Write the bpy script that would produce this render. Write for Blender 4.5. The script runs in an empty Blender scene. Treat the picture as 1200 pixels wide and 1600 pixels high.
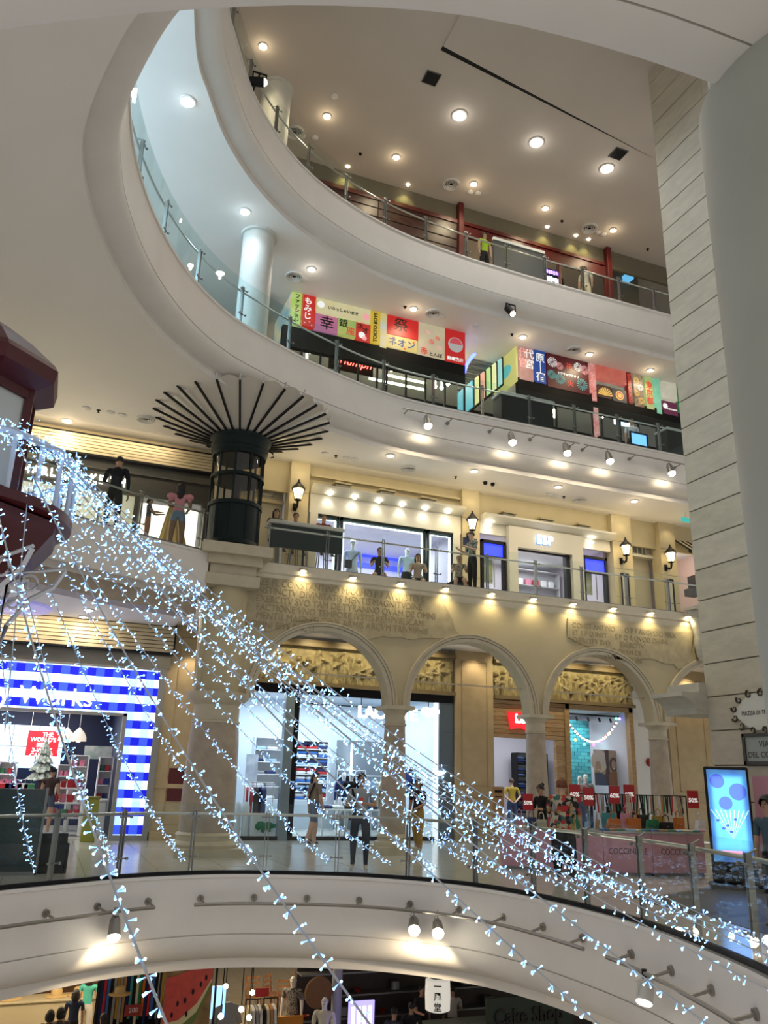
import bpy,bmesh,math,random
from mathutils import Vector,Matrix
random.seed(21)
R=math.radians
scene=bpy.context.scene
COL=scene.collection

# ---------------------------------------------------------------- camera
CAM=Vector((0,0,1.6))                       # eye height above the first gallery floor (z = 0)
F_PX,PITCH,ROLL,YAW=1270.0,R(18.14),R(1.69),R(21.15)
def cam_axes():
    f=Vector((math.sin(YAW)*math.cos(PITCH),math.cos(YAW)*math.cos(PITCH),math.sin(PITCH)))
    rt=Vector((math.cos(YAW),-math.sin(YAW),0));up=rt.cross(f)
    c,s=math.cos(ROLL),math.sin(ROLL)
    return c*rt + s*up,-s*rt + c*up,f
RT,UP,FW=cam_axes()
cd=bpy.data.cameras.new('camera');cam=bpy.data.objects.new('camera',cd);COL.objects.link(cam)
cam.matrix_world=Matrix(((RT.x,UP.x,-FW.x,CAM.x),(RT.y,UP.y,-FW.y,CAM.y),(RT.z,UP.z,-FW.z,CAM.z),(0,0,0,1)))
cd.sensor_fit='VERTICAL';cd.sensor_height=24.0;cd.lens=F_PX*24.0/1600.0
cd.clip_start=0.05;cd.clip_end=300
scene.camera=cam

# ---------------------------------------------------------------- light of the place
w=bpy.data.worlds.new('world');scene.world=w;w.use_nodes=True
w.node_tree.nodes['Background'].inputs[0].default_value=(1.0,0.95,0.89,1)
w.node_tree.nodes['Background'].inputs[1].default_value=0.42
scene.view_settings.view_transform='Standard';scene.view_settings.look='None'
scene.view_settings.exposure=0.58;scene.view_settings.gamma=1.0;scene.view_settings.use_curve_mapping=False
try:
    scene.cycles.max_bounces=7;scene.cycles.adaptive_threshold=0.025;scene.cycles.transparent_max_bounces=24
    scene.cycles.diffuse_bounces=3;scene.cycles.glossy_bounces=3
    scene.cycles.sample_clamp_indirect=3.0;scene.cycles.caustics_reflective=False;scene.cycles.caustics_refractive=False
except Exception: pass

# ---------------------------------------------------------------- measuring helpers: a picture point on a known plane of the building
def ray(u,v): return FW + RT*((u-600)/F_PX) - UP*((v-800)/F_PX)
def az(u,v,z): d=ray(u,v);return CAM + d*((z-CAM.z)/d.z)
def ay(u,v,y): d=ray(u,v);return CAM + d*((y-CAM.y)/d.y)
def ax(u,v,x): d=ray(u,v);return CAM + d*((x-CAM.x)/d.x)

# ---------------------------------------------------------------- materials
MATS={}
def mat(name,col,rough=0.5,metal=0.0,emit=None,es=0.0,noise=0.0,nscale=6.0,bump=0.0,bscale=40.0,spec=0.5,col2=None,stretch=(1,1,1)):
    if name in MATS: return MATS[name]
    m=bpy.data.materials.new(name);m.use_nodes=True
    nt=m.node_tree;b=nt.nodes['Principled BSDF']
    b.inputs['Base Color'].default_value=(*col,1);b.inputs['Roughness'].default_value=rough
    b.inputs['Metallic'].default_value=metal;b.inputs['Specular IOR Level'].default_value=spec
    if noise > 0 or col2 or bump > 0:
        tc=nt.nodes.new('ShaderNodeTexCoord');mp=nt.nodes.new('ShaderNodeMapping')
        mp.inputs['Scale'].default_value=stretch
        nt.links.new(tc.outputs['Object'],mp.inputs[0])
    if noise > 0 or col2:
        n=nt.nodes.new('ShaderNodeTexNoise');n.inputs['Scale'].default_value=nscale;n.inputs['Detail'].default_value=5
        nt.links.new(mp.outputs[0],n.inputs['Vector'])
        rp=nt.nodes.new('ShaderNodeValToRGB')
        c2=col2 or tuple(max(0,c*(1-noise)) for c in col)
        rp.color_ramp.elements[0].position=0.35;rp.color_ramp.elements[1].position=0.65
        rp.color_ramp.elements[0].color=(*c2,1);rp.color_ramp.elements[1].color=(*col,1)
        nt.links.new(n.outputs['Fac'],rp.inputs[0]);nt.links.new(rp.outputs[0],b.inputs['Base Color'])
    if bump > 0:
        n2=nt.nodes.new('ShaderNodeTexNoise');n2.inputs['Scale'].default_value=bscale;n2.inputs['Detail'].default_value=4
        nt.links.new(mp.outputs[0],n2.inputs['Vector'])
        bp=nt.nodes.new('ShaderNodeBump');bp.inputs['Strength'].default_value=bump;bp.inputs['Distance'].default_value=0.02
        nt.links.new(n2.outputs['Fac'],bp.inputs['Height']);nt.links.new(bp.outputs[0],b.inputs['Normal'])
    if emit:
        b.inputs['Emission Color'].default_value=(*emit,1);b.inputs['Emission Strength'].default_value=es
    MATS[name]=m
    return m
def glow(name,col,s,noise=0.0):
    m=mat(name,tuple(min(1,c) for c in col),0.5,emit=col,es=s)
    if s > 4.6:
        try: m.cycles.emission_sampling='NONE'
        except Exception: pass
    return m
def glass_mat(name,tint=(0.86,0.93,0.92),refl=0.10,rough=0.0):
    if name in MATS: return MATS[name]
    m=bpy.data.materials.new(name);m.use_nodes=True;nt=m.node_tree;nt.nodes.clear()
    o=nt.nodes.new('ShaderNodeOutputMaterial');mx=nt.nodes.new('ShaderNodeMixShader')
    t=nt.nodes.new('ShaderNodeBsdfTransparent');t.inputs[0].default_value=(*tint,1)
    g=nt.nodes.new('ShaderNodeBsdfGlossy');g.inputs['Roughness'].default_value=rough
    lw=nt.nodes.new('ShaderNodeLayerWeight');lw.inputs[0].default_value=0.5
    pw=nt.nodes.new('ShaderNodeMath');pw.operation='POWER';pw.inputs[1].default_value=4.0
    ad=nt.nodes.new('ShaderNodeMath');ad.operation='MULTIPLY_ADD';ad.inputs[1].default_value=0.6;ad.inputs[2].default_value=refl*0.4
    ad.use_clamp=True
    nt.links.new(lw.outputs['Facing'],pw.inputs[0]);nt.links.new(pw.outputs[0],ad.inputs[0]);nt.links.new(ad.outputs[0],mx.inputs[0])
    nt.links.new(t.outputs[0],mx.inputs[1]);nt.links.new(g.outputs[0],mx.inputs[2]);nt.links.new(mx.outputs[0],o.inputs[0])
    MATS[name]=m
    return m

# ---------------------------------------------------------------- mesh builder
class MB:
    def __init__(s): s.v=[];s.f=[];s.mi=[]
    def add(s,vs,fs,mi=0):
        o=len(s.v);s.v += [tuple(p) for p in vs];s.f += [tuple(i+o for i in f) for f in fs];s.mi += [mi]*len(fs);return s
    def box(s,x0,x1,y0,y1,z0,z1,mi=0):
        return s.add([(x0,y0,z0),(x1,y0,z0),(x1,y1,z0),(x0,y1,z0),(x0,y0,z1),(x1,y0,z1),(x1,y1,z1),(x0,y1,z1)],
                     [(0,3,2,1),(4,5,6,7),(0,1,5,4),(1,2,6,5),(2,3,7,6),(3,0,4,7)],mi)
    def cbox(s,c,sz,mi=0):
        return s.box(c[0]-sz[0]/2,c[0]+sz[0]/2,c[1]-sz[1]/2,c[1]+sz[1]/2,c[2]-sz[2]/2,c[2]+sz[2]/2,mi)
    def rbox(s,x0,x1,y0,y1,z0,z1,b=0.02,mi=0):      # chamfered box
        vs=[]
        for (z,i) in ((z0,b),(z0+b,0),(z1-b,0),(z1,b)):
            X0,X1,Y0,Y1=x0+i,x1-i,y0+i,y1-i
            c=b if i == 0 else b*0.6
            vs += [(X0+c,Y0,z),(X1-c,Y0,z),(X1,Y0+c,z),(X1,Y1-c,z),(X1-c,Y1,z),(X0+c,Y1,z),(X0,Y1-c,z),(X0,Y0+c,z)]
        fs=[tuple(reversed(range(8))),tuple(range(24,32))]
        for k in range(3):
            for j in range(8): fs.append((k*8+j,k*8+(j+1)%8,k*8+8+(j+1)%8,k*8+8+j))
        return s.add(vs,fs,mi)
    def bar(s,p,q,w,h=None,up=(0,0,1),mi=0):           # rectangular bar from p to q
        p,q=Vector(p),Vector(q);h=h or w;d=(q-p).normalized();u=Vector(up)
        if abs(d.dot(u)) > 0.98: u=Vector((0,1,0))
        a=d.cross(u).normalized()*(w/2);b=a.normalized().cross(d)*(h/2)
        vs=[p-a-b,p+a-b,p+a+b,p-a+b,q-a-b,q+a-b,q+a+b,q-a+b]
        return s.add(vs,[(0,3,2,1),(4,5,6,7),(0,1,5,4),(1,2,6,5),(2,3,7,6),(3,0,4,7)],mi)
    def cyl(s,p,q,r0,r1=None,n=12,mi=0,cap=True):
        return s.tube([p,q],[r0,r0 if r1 is None else r1],n,mi,cap)
    def tube(s,pts,r,n=8,mi=0,cap=True,closed=False):
        pts=[Vector(p) for p in pts];m=len(pts)
        rs=r if isinstance(r,(list,tuple)) else [r]*m
        o=len(s.v);ref=Vector((0.0123,0.0456,1)).normalized();vs=[]
        for i,p in enumerate(pts):
            a=pts[(i-1) % m] if (closed or i > 0) else p;b=pts[(i+1) % m] if (closed or i < m-1) else p
            d=(b-a);d=d.normalized() if d.length > 1e-9 else Vector((0,0,1))
            if abs(d.dot(ref)) > 0.97: rr=Vector((1,0,0))
            else: rr=ref
            x=d.cross(rr).normalized();y=d.cross(x).normalized()
            for k in range(n):
                t=2*math.pi*k/n;vs.append(p + x*(math.cos(t)*rs[i]) + y*(math.sin(t)*rs[i]))
        fs=[]
        for i in range(m if closed else m-1):
            for k in range(n):
                a,b=i*n+k,i*n+(k+1) % n;c,d2=((i+1) % m)*n+(k+1) % n,((i+1) % m)*n+k
                fs.append((a,d2,c,b))
        if cap and not closed: fs += [tuple(range(n)),tuple(reversed(range((m-1)*n,m*n)))]
        return s.add(vs,fs,mi)
    def lathe(s,prof,c=(0,0,0),n=24,mi=0,a0=0,a1=None,sq=None):
        full=a1 is None;a1=a0+2*math.pi if full else a1;m=n if full else n+1;vs=[]
        for (r,z) in prof:
            for k in range(m):
                t=a0 + (a1-a0)*k/n;vs.append((c[0]+r*math.cos(t),c[1]+r*math.sin(t),c[2]+z))
        fs=[]
        for i in range(len(prof)-1):
            for k in range(n):
                k2=(k+1) % m;fs.append((i*m+k,i*m+k2,(i+1)*m+k2,(i+1)*m+k))
        if full:
            if prof[0][0] > 1e-6: fs.append(tuple(reversed(range(m))))
            if prof[-1][0] > 1e-6: fs.append(tuple(range((len(prof)-1)*m,len(prof)*m)))
        return s.add(vs,fs,mi)
    def ball(s,c,r,n=12,m=8,mi=0,sc=(1,1,1)):
        vs=[];fs=[]
        for i in range(m+1):
            t=math.pi*i/m
            for k in range(n):
                a=2*math.pi*k/n;vs.append((c[0]+r*sc[0]*math.sin(t)*math.cos(a),c[1]+r*sc[1]*math.sin(t)*math.sin(a),c[2]-r*sc[2]*math.cos(t)))
        for i in range(m):
            for k in range(n): fs.append((i*n+k,i*n+(k+1) % n,(i+1)*n+(k+1) % n,(i+1)*n+k))
        return s.add(vs,fs,mi)
    def prism(s,poly,d0,d1,fn=None,mi=0):               # poly of (a, b); fn(a, b, d) -> xyz; default x, z plane extruded in y
        fn=fn or (lambda a,b,d: (a,d,b));n=len(poly)
        vs=[fn(a,b,d0) for a,b in poly] + [fn(a,b,d1) for a,b in poly]
        fs=[tuple(range(n)),tuple(reversed(range(n,2*n)))] + [(i,n+i,n+(i+1) % n,(i+1) % n) for i in range(n)]
        return s.add(vs,fs,mi)
    def sweep(s,path,prof,normals,closed=False,mi=0,ring=False):   # prof (n, z): offset along the plan normal, height
        m=len(prof);vs=[];fs=[]
        for p,nn in zip(path,normals):
            for (o,z) in prof: vs.append((p[0]+nn[0]*o,p[1]+nn[1]*o,(p[2] if len(p) > 2 else 0)+z))
        L=len(path)
        for i in range(L if closed else L-1):
            j=(i+1) % L
            for k in range(m if ring else m-1):
                k2=(k+1) % m;fs.append((i*m+k,i*m+k2,j*m+k2,j*m+k))
        if ring and not closed: fs += [tuple(range(m)),tuple(reversed(range((L-1)*m,L*m)))]
        return s.add(vs,fs,mi)
    def xf(s,M):
        s.v=[tuple(M @ Vector(p)) for p in s.v];return s
    def build(s,name,m,parent=None,smooth=True,angle=35,world=True):
        me=bpy.data.meshes.new(name)
        vs=s.v
        org=None
        if parent is not None:
            if world:
                inv=MW[parent.name].inverted();vs=[tuple(inv @ Vector(p)) for p in vs]
        else:
            xs=[p[0] for p in vs];ys=[p[1] for p in vs];zs=[p[2] for p in vs]
            org=Vector(((min(xs)+max(xs))/2,(min(ys)+max(ys))/2,min(zs)))
            vs=[(p[0]-org.x,p[1]-org.y,p[2]-org.z) for p in vs]
        me.from_pydata(vs,[],s.f)
        ms=m if isinstance(m,(list,tuple)) else [m]
        for q in ms: me.materials.append(q)
        if len(ms) > 1: me.polygons.foreach_set('material_index',s.mi)
        fixn(me)
        if smooth:
            me.shade_smooth()
            try: me.set_sharp_from_angle(angle=R(angle))
            except Exception: pass
        o=bpy.data.objects.new(name,me);COL.objects.link(o)
        if parent is not None: o.parent=parent;MW[o.name]=MW[parent.name].copy()
        else: o.location=org;MW[o.name]=Matrix.Translation(org)
        return o
def fixn(me):
    bm=bmesh.new();bm.from_mesh(me);bmesh.ops.recalc_face_normals(bm,faces=bm.faces);bm.to_mesh(me);bm.free()
MW={}
def link_mesh(name,me,M,parent=None):                       # an object that shares mesh data, placed by a world matrix
    o=bpy.data.objects.new(name,me);COL.objects.link(o)
    if parent is not None:
        o.parent=parent;o.matrix_basis=MW[parent.name].inverted() @ M
    else: o.matrix_basis=M
    MW[o.name]=M.copy()
    return o
def tag(o,label,cat,group=None):
    o['label']=label;o['category']=cat
    if group: o['group']=group
    return o
def struct(o): o['kind']='structure';return o
def stuff(o): o['kind']='stuff';return o
def thing(name,label,cat,loc=(0,0,0),rz=0.0,group=None):
    o=bpy.data.objects.new(name,None);COL.objects.link(o);o.location=loc;o.rotation_euler=(0,0,rz)
    o.empty_display_size=0.1
    MW[o.name]=Matrix.Translation(Vector(loc)) @ Matrix.Rotation(rz,4,'Z')
    return tag(o,label,cat,group)
def copy_tree(o,loc=None,rz=None,label=None,group=None,parent=None):
    c=o.copy();COL.objects.link(c);c.parent=parent
    if loc is not None: c.location=loc
    if rz is not None: c.rotation_euler=(0,0,rz)
    if label: c['label']=label
    if group: c['group']=group
    for ch in o.children: copy_tree(ch,parent=c)
    return c
def lmb(o): return MW[o.name]
TXT={}
TMP=bpy.data.scenes.new('workshop')                        # scratch scene for evaluating modifiers and text
def evaluated_mesh(o):
    TMP.collection.objects.link(o);vl=TMP.view_layers[0];vl.update();me=bpy.data.meshes.new_from_object(o.evaluated_get(vl.depsgraph));bpy.data.objects.remove(o);return me
def text_mesh(body,size,ext=0.01,align='CENTER',bold=0.0,sx=1.0,shear=0.0,spacing=1.0):
    key=(body,size,ext,align,bold,sx,shear,spacing)
    if key in TXT: return TXT[key]
    cu=bpy.data.curves.new('text','FONT');cu.body=body;cu.size=size;cu.extrude=ext;cu.align_x=align;cu.align_y='CENTER'
    cu.offset=bold;cu.shear=shear;cu.space_character=spacing;cu.resolution_u=3
    me=evaluated_mesh(bpy.data.objects.new('text',cu));me.materials.clear()
    if sx != 1.0:
        for v in me.vertices: v.co.x *= sx
    TXT[key]=me
    return me
def put_text(name,body,size,pos,m,parent=None,normal=(0,-1,0),ext=0.01,align='CENTER',bold=0.0,sx=1.0,tilt=0.0,shear=0.0,spacing=1.0):
    me=text_mesh(body,size,ext,align,bold,sx,shear,spacing).copy();me.materials.append(m)
    n=Vector(normal).normalized();z=Vector((0,0,1)) if abs(n.z) < 0.9 else Vector((0,1,0))
    x=z.cross(n).normalized();y=n.cross(x)
    if tilt:
        q=Matrix.Rotation(tilt,3,n);x,y=q @ x,q @ y
    M=Matrix(((x.x,y.x,n.x,pos[0]),(x.y,y.y,n.y,pos[1]),(x.z,y.z,n.z,pos[2]),(0,0,0,1)))
    return link_mesh(name,me,M,parent)
def lamp(kind,loc,power,col=(1,0.86,0.66),size=0.1,rot=(0,0,0),spot=None,blend=0.6,shape=None,sy=None):
    l=bpy.data.lights.new('lamp',kind);l.energy=power;l.color=col
    if kind == 'AREA':
        l.size=size
        if sy: l.shape='RECTANGLE';l.size_y=sy
    else: l.shadow_soft_size=size
    if kind == 'SPOT': l.spot_size=spot or R(90);l.spot_blend=blend
    o=bpy.data.objects.new('lamp',l);COL.objects.link(o);o.location=loc;o.rotation_euler=rot
    return o
def smooth_curve(pts,n):                                      # Catmull-Rom through plan points, n samples by arc length
    P=[Vector((p[0],p[1],0)) for p in pts];Q=[]
    for i in range(len(P)-1):
        p0=P[i-1] if i > 0 else P[0]*2-P[1];p1,p2=P[i],P[i+1];p3=P[i+2] if i+2 < len(P) else P[-1]*2-P[-2]
        for k in range(24):
            t=k/24;Q.append(0.5*((2*p1)+(p2-p0)*t+(2*p0-5*p1+4*p2-p3)*t*t+(3*p1-p0-3*p2+p3)*t**3))
    Q.append(P[-1])
    return resample(Q,n)
def resample(Q,n):
    L=[0]
    for a,b in zip(Q,Q[1:]): L.append(L[-1]+(b-a).length)
    out=[];j=0
    for i in range(n):
        d=L[-1]*i/(n-1)
        while j < len(L)-2 and L[j+1] < d: j += 1
        s=(d-L[j])/max(1e-9,L[j+1]-L[j]);out.append(Q[j].lerp(Q[j+1],s))
    return out
def plan_normals(path,flip=1):                               # left-hand plan normal times flip
    N=[]
    for i in range(len(path)):
        a=path[max(0,i-1)];b=path[min(len(path)-1,i+1)];d=(b-a).normalized()
        N.append(Vector((-d.y,d.x,0))*flip)
    return N
# ---------------------------------------------------------------- palette
M_white=mat('white_plaster',(0.78,0.745,0.70),0.6,noise=0.05,nscale=1.5)
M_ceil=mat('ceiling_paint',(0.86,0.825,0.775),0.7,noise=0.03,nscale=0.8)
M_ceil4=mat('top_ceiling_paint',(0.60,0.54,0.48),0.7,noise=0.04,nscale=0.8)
M_cream=mat('cream_wall_paint',(0.66,0.58,0.40),0.65,noise=0.10,nscale=2.0,bump=0.1,bscale=18)
M_arc=mat('arcade_plaster',(0.52,0.45,0.29),0.7,noise=0.12,nscale=1.2,bump=0.12,bscale=14)
M_mould=mat('moulding_stone',(0.55,0.49,0.36),0.6,noise=0.12,nscale=4)
M_trav=mat('travertine',(0.52,0.50,0.42),0.55,noise=0.16,nscale=3.0,bump=0.25,bscale=12,stretch=(1,1,3))
M_joint=mat('dark_joint',(0.16,0.14,0.11),0.9)
M_colst=mat('brown_column_stone',(0.42,0.35,0.27),0.5,noise=0.18,nscale=5,bump=0.1)
M_tab=mat('inscribed_stone',(0.44,0.38,0.25),0.8,noise=0.18,nscale=5,bump=0.25,bscale=26)
M_tabt=mat('carved_letter_stone',(0.29,0.245,0.15),0.9)
M_relief=mat('relief_stone',(0.46,0.39,0.22),0.7,noise=0.35,nscale=6)
M_pier=mat('warm_stone_panel',(0.55,0.43,0.25),0.55,noise=0.14,nscale=3)
M_chrome=mat('brushed_steel',(0.55,0.56,0.56),0.28,metal=0.9)
M_steeld=mat('dark_steel',(0.22,0.23,0.23),0.4,metal=0.7)
M_black=mat('black_metal',(0.010,0.010,0.012),0.5,spec=0.2)
M_dark=mat('dark_interior',(0.012,0.011,0.010),0.7,spec=0.1)
M_glass=glass_mat('rail_glass',(0.95,0.98,0.97),0.035)
M_glasst=glass_mat('teal_rail_glass',(0.90,0.97,0.97),0.035)
M_shopgl=glass_mat('shop_glass',(0.93,0.96,0.97),0.05)
M_lampw=glow('warm_lamp_glow',(1.0,0.86,0.60),14)
M_lampc=glow('cool_lamp_glow',(1.0,0.96,0.88),16)
M_trim=mat('white_lamp_ring',(0.75,0.73,0.7),0.4)
M_shopw=mat('shop_white',(0.80,0.82,0.84),0.6)
M_floor1=mat('polished_floor_tile',(0.56,0.54,0.50),0.22,noise=0.06,nscale=2)
def tile_floor(name,c1,cj,size,rough,gap=0.012):
    m=bpy.data.materials.new(name);m.use_nodes=True;nt=m.node_tree;b=nt.nodes['Principled BSDF']
    tc=nt.nodes.new('ShaderNodeTexCoord');br=nt.nodes.new('ShaderNodeTexBrick');br.offset=0
    br.inputs['Scale'].default_value=1.0;br.inputs['Brick Width'].default_value=size;br.inputs['Row Height'].default_value=size
    br.inputs['Mortar Size'].default_value=gap;br.inputs['Color1'].default_value=(*c1,1)
    br.inputs['Color2'].default_value=(*[c*0.93 for c in c1],1);br.inputs['Mortar'].default_value=(*cj,1)
    nt.links.new(tc.outputs['Object'],br.inputs['Vector']);nt.links.new(br.outputs['Color'],b.inputs['Base Color'])
    b.inputs['Roughness'].default_value=rough
    MATS[name]=m
    return m
M_tile1=tile_floor('gallery_floor_tiles',(0.55,0.54,0.50),(0.36,0.35,0.33),1.2,0.16,0.01)
M_tileg=tile_floor('lower_floor_tiles',(0.42,0.36,0.25),(0.25,0.2,0.14),0.9,0.3)

Z2,Z3,Z4,ZT,ZG=6.25,11.15,16.05,19.5,-4.9
DEP=1.35                                            # depth of a gallery's edge beam
ZC1,ZC2,ZC3=5.30,Z3-DEP,Z4-DEP                  # ceilings
YA,YS1,YS2,YS3,YS4=18.0,22.0,20.4,19.75,19.9
E1=[(-2.6,7.0),(-2.95,8.6),(-2.7,10.4),(-1.6,12.1),(-0.34,13.17),(0.49,13.75),(1.45,14.38),(2.49,14.70),(3.56,14.69),(5.2,14.1),(6.35,13.0),(6.83,11.81),(6.99,10.37),(6.94,8.95),(6.63,7.54),(6.23,6.31),(5.6,5.0),(4.8,3.9)]
E2=[(-9,10.8),(-5.4,13.0),(-3,14.35),(-1.44,15.33),(-0.12,16.17),(1.3,17.0),(2.72,17.6)]
E3=[(1.2,6.2),(0.35,7.6),(0.0,8.64),(-0.2,9.65),(-0.22,10.39),(0.01,11.73),(0.56,13.26),(1.36,14.65),(2.37,15.76),(3.45,16.45),(4.85,17.16),(6.81,17.83),(8.75,18.03),(12.8,18.02),(24,18.0)]
E4=[(2.0,7.6),(1.25,9.2),(0.98,10.8),(1.24,12.47),(1.57,13.28),(2.28,14.6),(3.35,15.83),(4.62,16.74),(6.52,17.51),(8.62,17.88),(10.8,18.0),(13,18.02),(24,18.0)]
def beam_profile(W,d=DEP,sb=0.5):
    p=[(W,0),(0.0,0),(0.0,-0.05),(0.03,-0.06),(0.03,-0.30),(0.04,-0.90),(0.07,-0.90),(0.07,-0.92),(0.04,-0.92)]
    for k in range(1,9):
        t=k/8*math.pi/2;p.append((0.04+(sb-0.06)*(1-math.cos(t)),-0.92-(d-0.92-0.16)*math.sin(t)))
    p += [(sb-0.02,-(d-0.14)),(sb,-(d-0.14)),(sb,-d),(W,-d)]
    return p
def gallery(name,pts,z,W,n=120,m=M_white,mf=None,d=DEP,sb=0.5):
    path=smooth_curve(pts,n)
    N=plan_normals(path)
    prof=beam_profile(W,d,sb)
    b=MB();b.sweep([(p.x,p.y,z) for p in path],prof,N)
    # material slots: 0 floor top, 1 beam, 2 ceiling below
    k=len(prof)-1
    b.mi=[0 if i % k == 0 else (2 if i % k == k-1 else 1) for i in range(len(b.f))]
    o=struct(b.build(name,[mf or M_tile1,m,M_ceil],angle=30))
    return path,N
P1,N1=gallery('floor_first_gallery',E1,0.0,15,140,d=1.5)
P3,N3=gallery('floor_third_gallery',E3,Z3,13,150)
P4,N4=gallery('floor_fourth_gallery',E4,Z4,13,150)
P2,N2=gallery('floor_second_gallery',E2,Z2,9,70,d=1.0,sb=0.35)
b=MB();b.box(2.6,24,YA-0.02,27,Z2-0.25,Z2);struct(b.build('floor_second_walkway',M_tile1))
b=MB();b.box(2.6,24,YA+0.40,30,ZC1,ZC1+0.2);b.box(-10,2.6,18.3,30,5.2,5.24);struct(b.build('ceiling_first_gallery',M_ceil))
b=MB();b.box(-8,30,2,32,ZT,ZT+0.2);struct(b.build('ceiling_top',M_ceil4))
b=MB();b.box(-12,26,9,36,ZG-0.2,ZG);struct(b.build('floor_ground',M_tileg))
b=MB();b.box(-9,3.0,-7,1.0,-0.3,0);struct(b.build('floor_near_gallery',M_tile1))
nb=[p for p in P2];b=MB();b.sweep([(p.x,p.y,Z2) for p in P2],[(0.36,-1.0),(0.36,-1.36),(0.9,-1.36),(0.9,-1.0)],N2,ring=True);struct(b.build('trim_stone_band',M_colst))
# raised part of the top ceiling, beyond a black shadow slot
b=MB();sl=[az(690,75,ZT),az(1025,248,ZT)]
b.prism([(sl[0].x,sl[0].y+0.06),(sl[1].x,sl[1].y+0.01),(sl[1].x,sl[1].y-0.01),(sl[0].x,sl[0].y-0.10)],ZT-0.012,ZT+0.01,fn=lambda a,c,d: (a,c,d))
struct(b.build('trim_1',M_black))
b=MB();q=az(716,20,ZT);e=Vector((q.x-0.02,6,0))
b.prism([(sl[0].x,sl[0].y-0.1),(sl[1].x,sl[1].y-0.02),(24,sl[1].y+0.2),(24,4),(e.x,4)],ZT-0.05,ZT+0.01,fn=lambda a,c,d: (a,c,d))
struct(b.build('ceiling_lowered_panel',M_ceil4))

# near side of the second gallery: its edge passes overhead, just in front of the viewer
near=[(-5.5,6.6),(-3.4,5.2),(-1.9,4.1),(-0.66,3.32),(-0.13,3.01),(0.44,2.72),(0.91,2.53),(1.32,2.41),(1.77,2.34),(2.23,2.30),(2.75,2.30),(3.4,2.4),(5.0,2.9)]
pn=smooth_curve(near,60);nn=plan_normals(pn,-1)
b=MB();b.sweep([(p.x,p.y,4.765) for p in pn],[(0,1.3),(0,0.05),(0.015,0.015),(0.05,0),(0.25,0),(0.25,0.02),(0.262,0.02),(0.262,0),(5,0),(5,1.3)],nn)
struct(b.build('ceiling_near_gallery_edge',M_white))

# ---------------------------------------------------------------- arcade wall with four arches
AX=[3.2,7.48,11.30,15.08,18.86]                 # column axes
HW=[0.52,0.27,0.25,0.25,0.25]                   # half widths of what stands under each arch foot
ZSP=3.22
b=MB();bay=[]
def zt(x): return 5.92
segs=[]
for i in range(4):
    xl,xr=AX[i]+HW[i],AX[i+1]-HW[i+1]
    if i == 0: xl=4.02
    bay.append((xl,xr))
x_prev=2.75
for i,(xl,xr) in enumerate(bay):
    b.box(x_prev,xl,YA,YA+0.42,ZSP,Z2-0.25)
    cx,r=(xl+xr)/2,(xr-xl)/2;K=28
    pts=[(cx-r*math.cos(math.pi*k/K),ZSP+(r*math.sin(math.pi*k/K))*1.0) for k in range(K+1)]
    for k in range(K):
        (xa,za),(xb,zb)=pts[k],pts[k+1]
        vs=[(xa,YA,za),(xb,YA,zb),(xb,YA,Z2-.25),(xa,YA,Z2-.25),(xa,YA+.42,za),(xb,YA+.42,zb),(xb,YA+.42,Z2-.25),(xa,YA+.42,Z2-.25)]
        b.add(vs,[(0,1,2,3),(5,4,7,6),(0,4,5,1)])
    x_prev=xr
b.box(x_prev,24,YA,YA+0.42,ZSP,Z2-0.25)
arc=struct(b.build('wall_arcade',M_arc,angle=25))
for i,(xl,xr) in enumerate(bay):                    # moulded archivolts
    cx,r=(xl+xr)/2,(xr-xl)/2;K=36
    for (ri,ro,pr) in ((0.0,0.09,0.035),(0.10,0.16,0.055),(0.165,0.20,0.08)):
        b=MB();n=[]
        for k in range(K+1):
            t=math.pi*k/K
            for (rr,y) in ((r+ri,YA+0.0),(r+ri,YA-pr),(r+ro,YA-pr),(r+ro,YA+0.0)): n.append((cx-rr*math.cos(t),y,ZSP+rr*math.sin(t)))
        fs=[]
        for k in range(K):
            for j in range(4): fs.append((k*4+j,k*4+(j+1) % 4,k*4+4+(j+1) % 4,k*4+4+j))
        b.add(n,fs);b.build('arch_moulding',M_mould,arc,angle=40)
# cornice under the second-floor railing
b=MB();prof=[(0.05,0),(-0.10,0),(-0.10,-0.22),(-0.08,-0.24),(-0.05,-0.26),(-0.05,-0.30),(0.0,-0.40),(0.05,-0.40)]
pth=[(2.72,YA,Z2),(24,YA,Z2)]
b.sweep(pth,[(o,z) for o,z in prof],[Vector((0,1,0))]*2,ring=True)
b.build('cornice',mat('cornice_paint',(0.68,0.62,0.48),0.55,noise=0.06),arc)
# carved stone tablets
def tablet(px,name):
    pts=[ay(u,v,YA) for u,v in px];b=MB();b.prism([(p.x,p.z) for p in pts],YA-0.035,YA+0.01)
    return b.build(name,M_tab,arc,smooth=False)
random.seed(5)
def rough(px,amt=3):
    out=[]
    for (a,c) in zip(px,px[1:]+px[:1]):
        out.append(a)
        n=max(1,int(math.hypot(c[0]-a[0],c[1]-a[1])/14))
        for k in range(1,n): out.append((a[0]+(c[0]-a[0])*k/n+random.uniform(-amt,amt),a[1]+(c[1]-a[1])*k/n+random.uniform(-amt,amt)))
    return out
t1=tablet(rough([(386,897),(560,914),(688,932),(697,950),(706,968),(711,985),(722,996),(690,998),(640,1000),(598,994),(570,1000),(545,982),(515,972),(470,970),(440,978),(420,987),(386,978)]),'inscription_tablet')
t2=tablet(rough([(886,966),(952,975),(1082,989),(1080,1042),(1058,1046),(1052,1038),(1020,1030),(990,1034),(960,1030),(948,1014),(925,1012),(905,1006),(886,995)]),'inscription_tablet')
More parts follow.
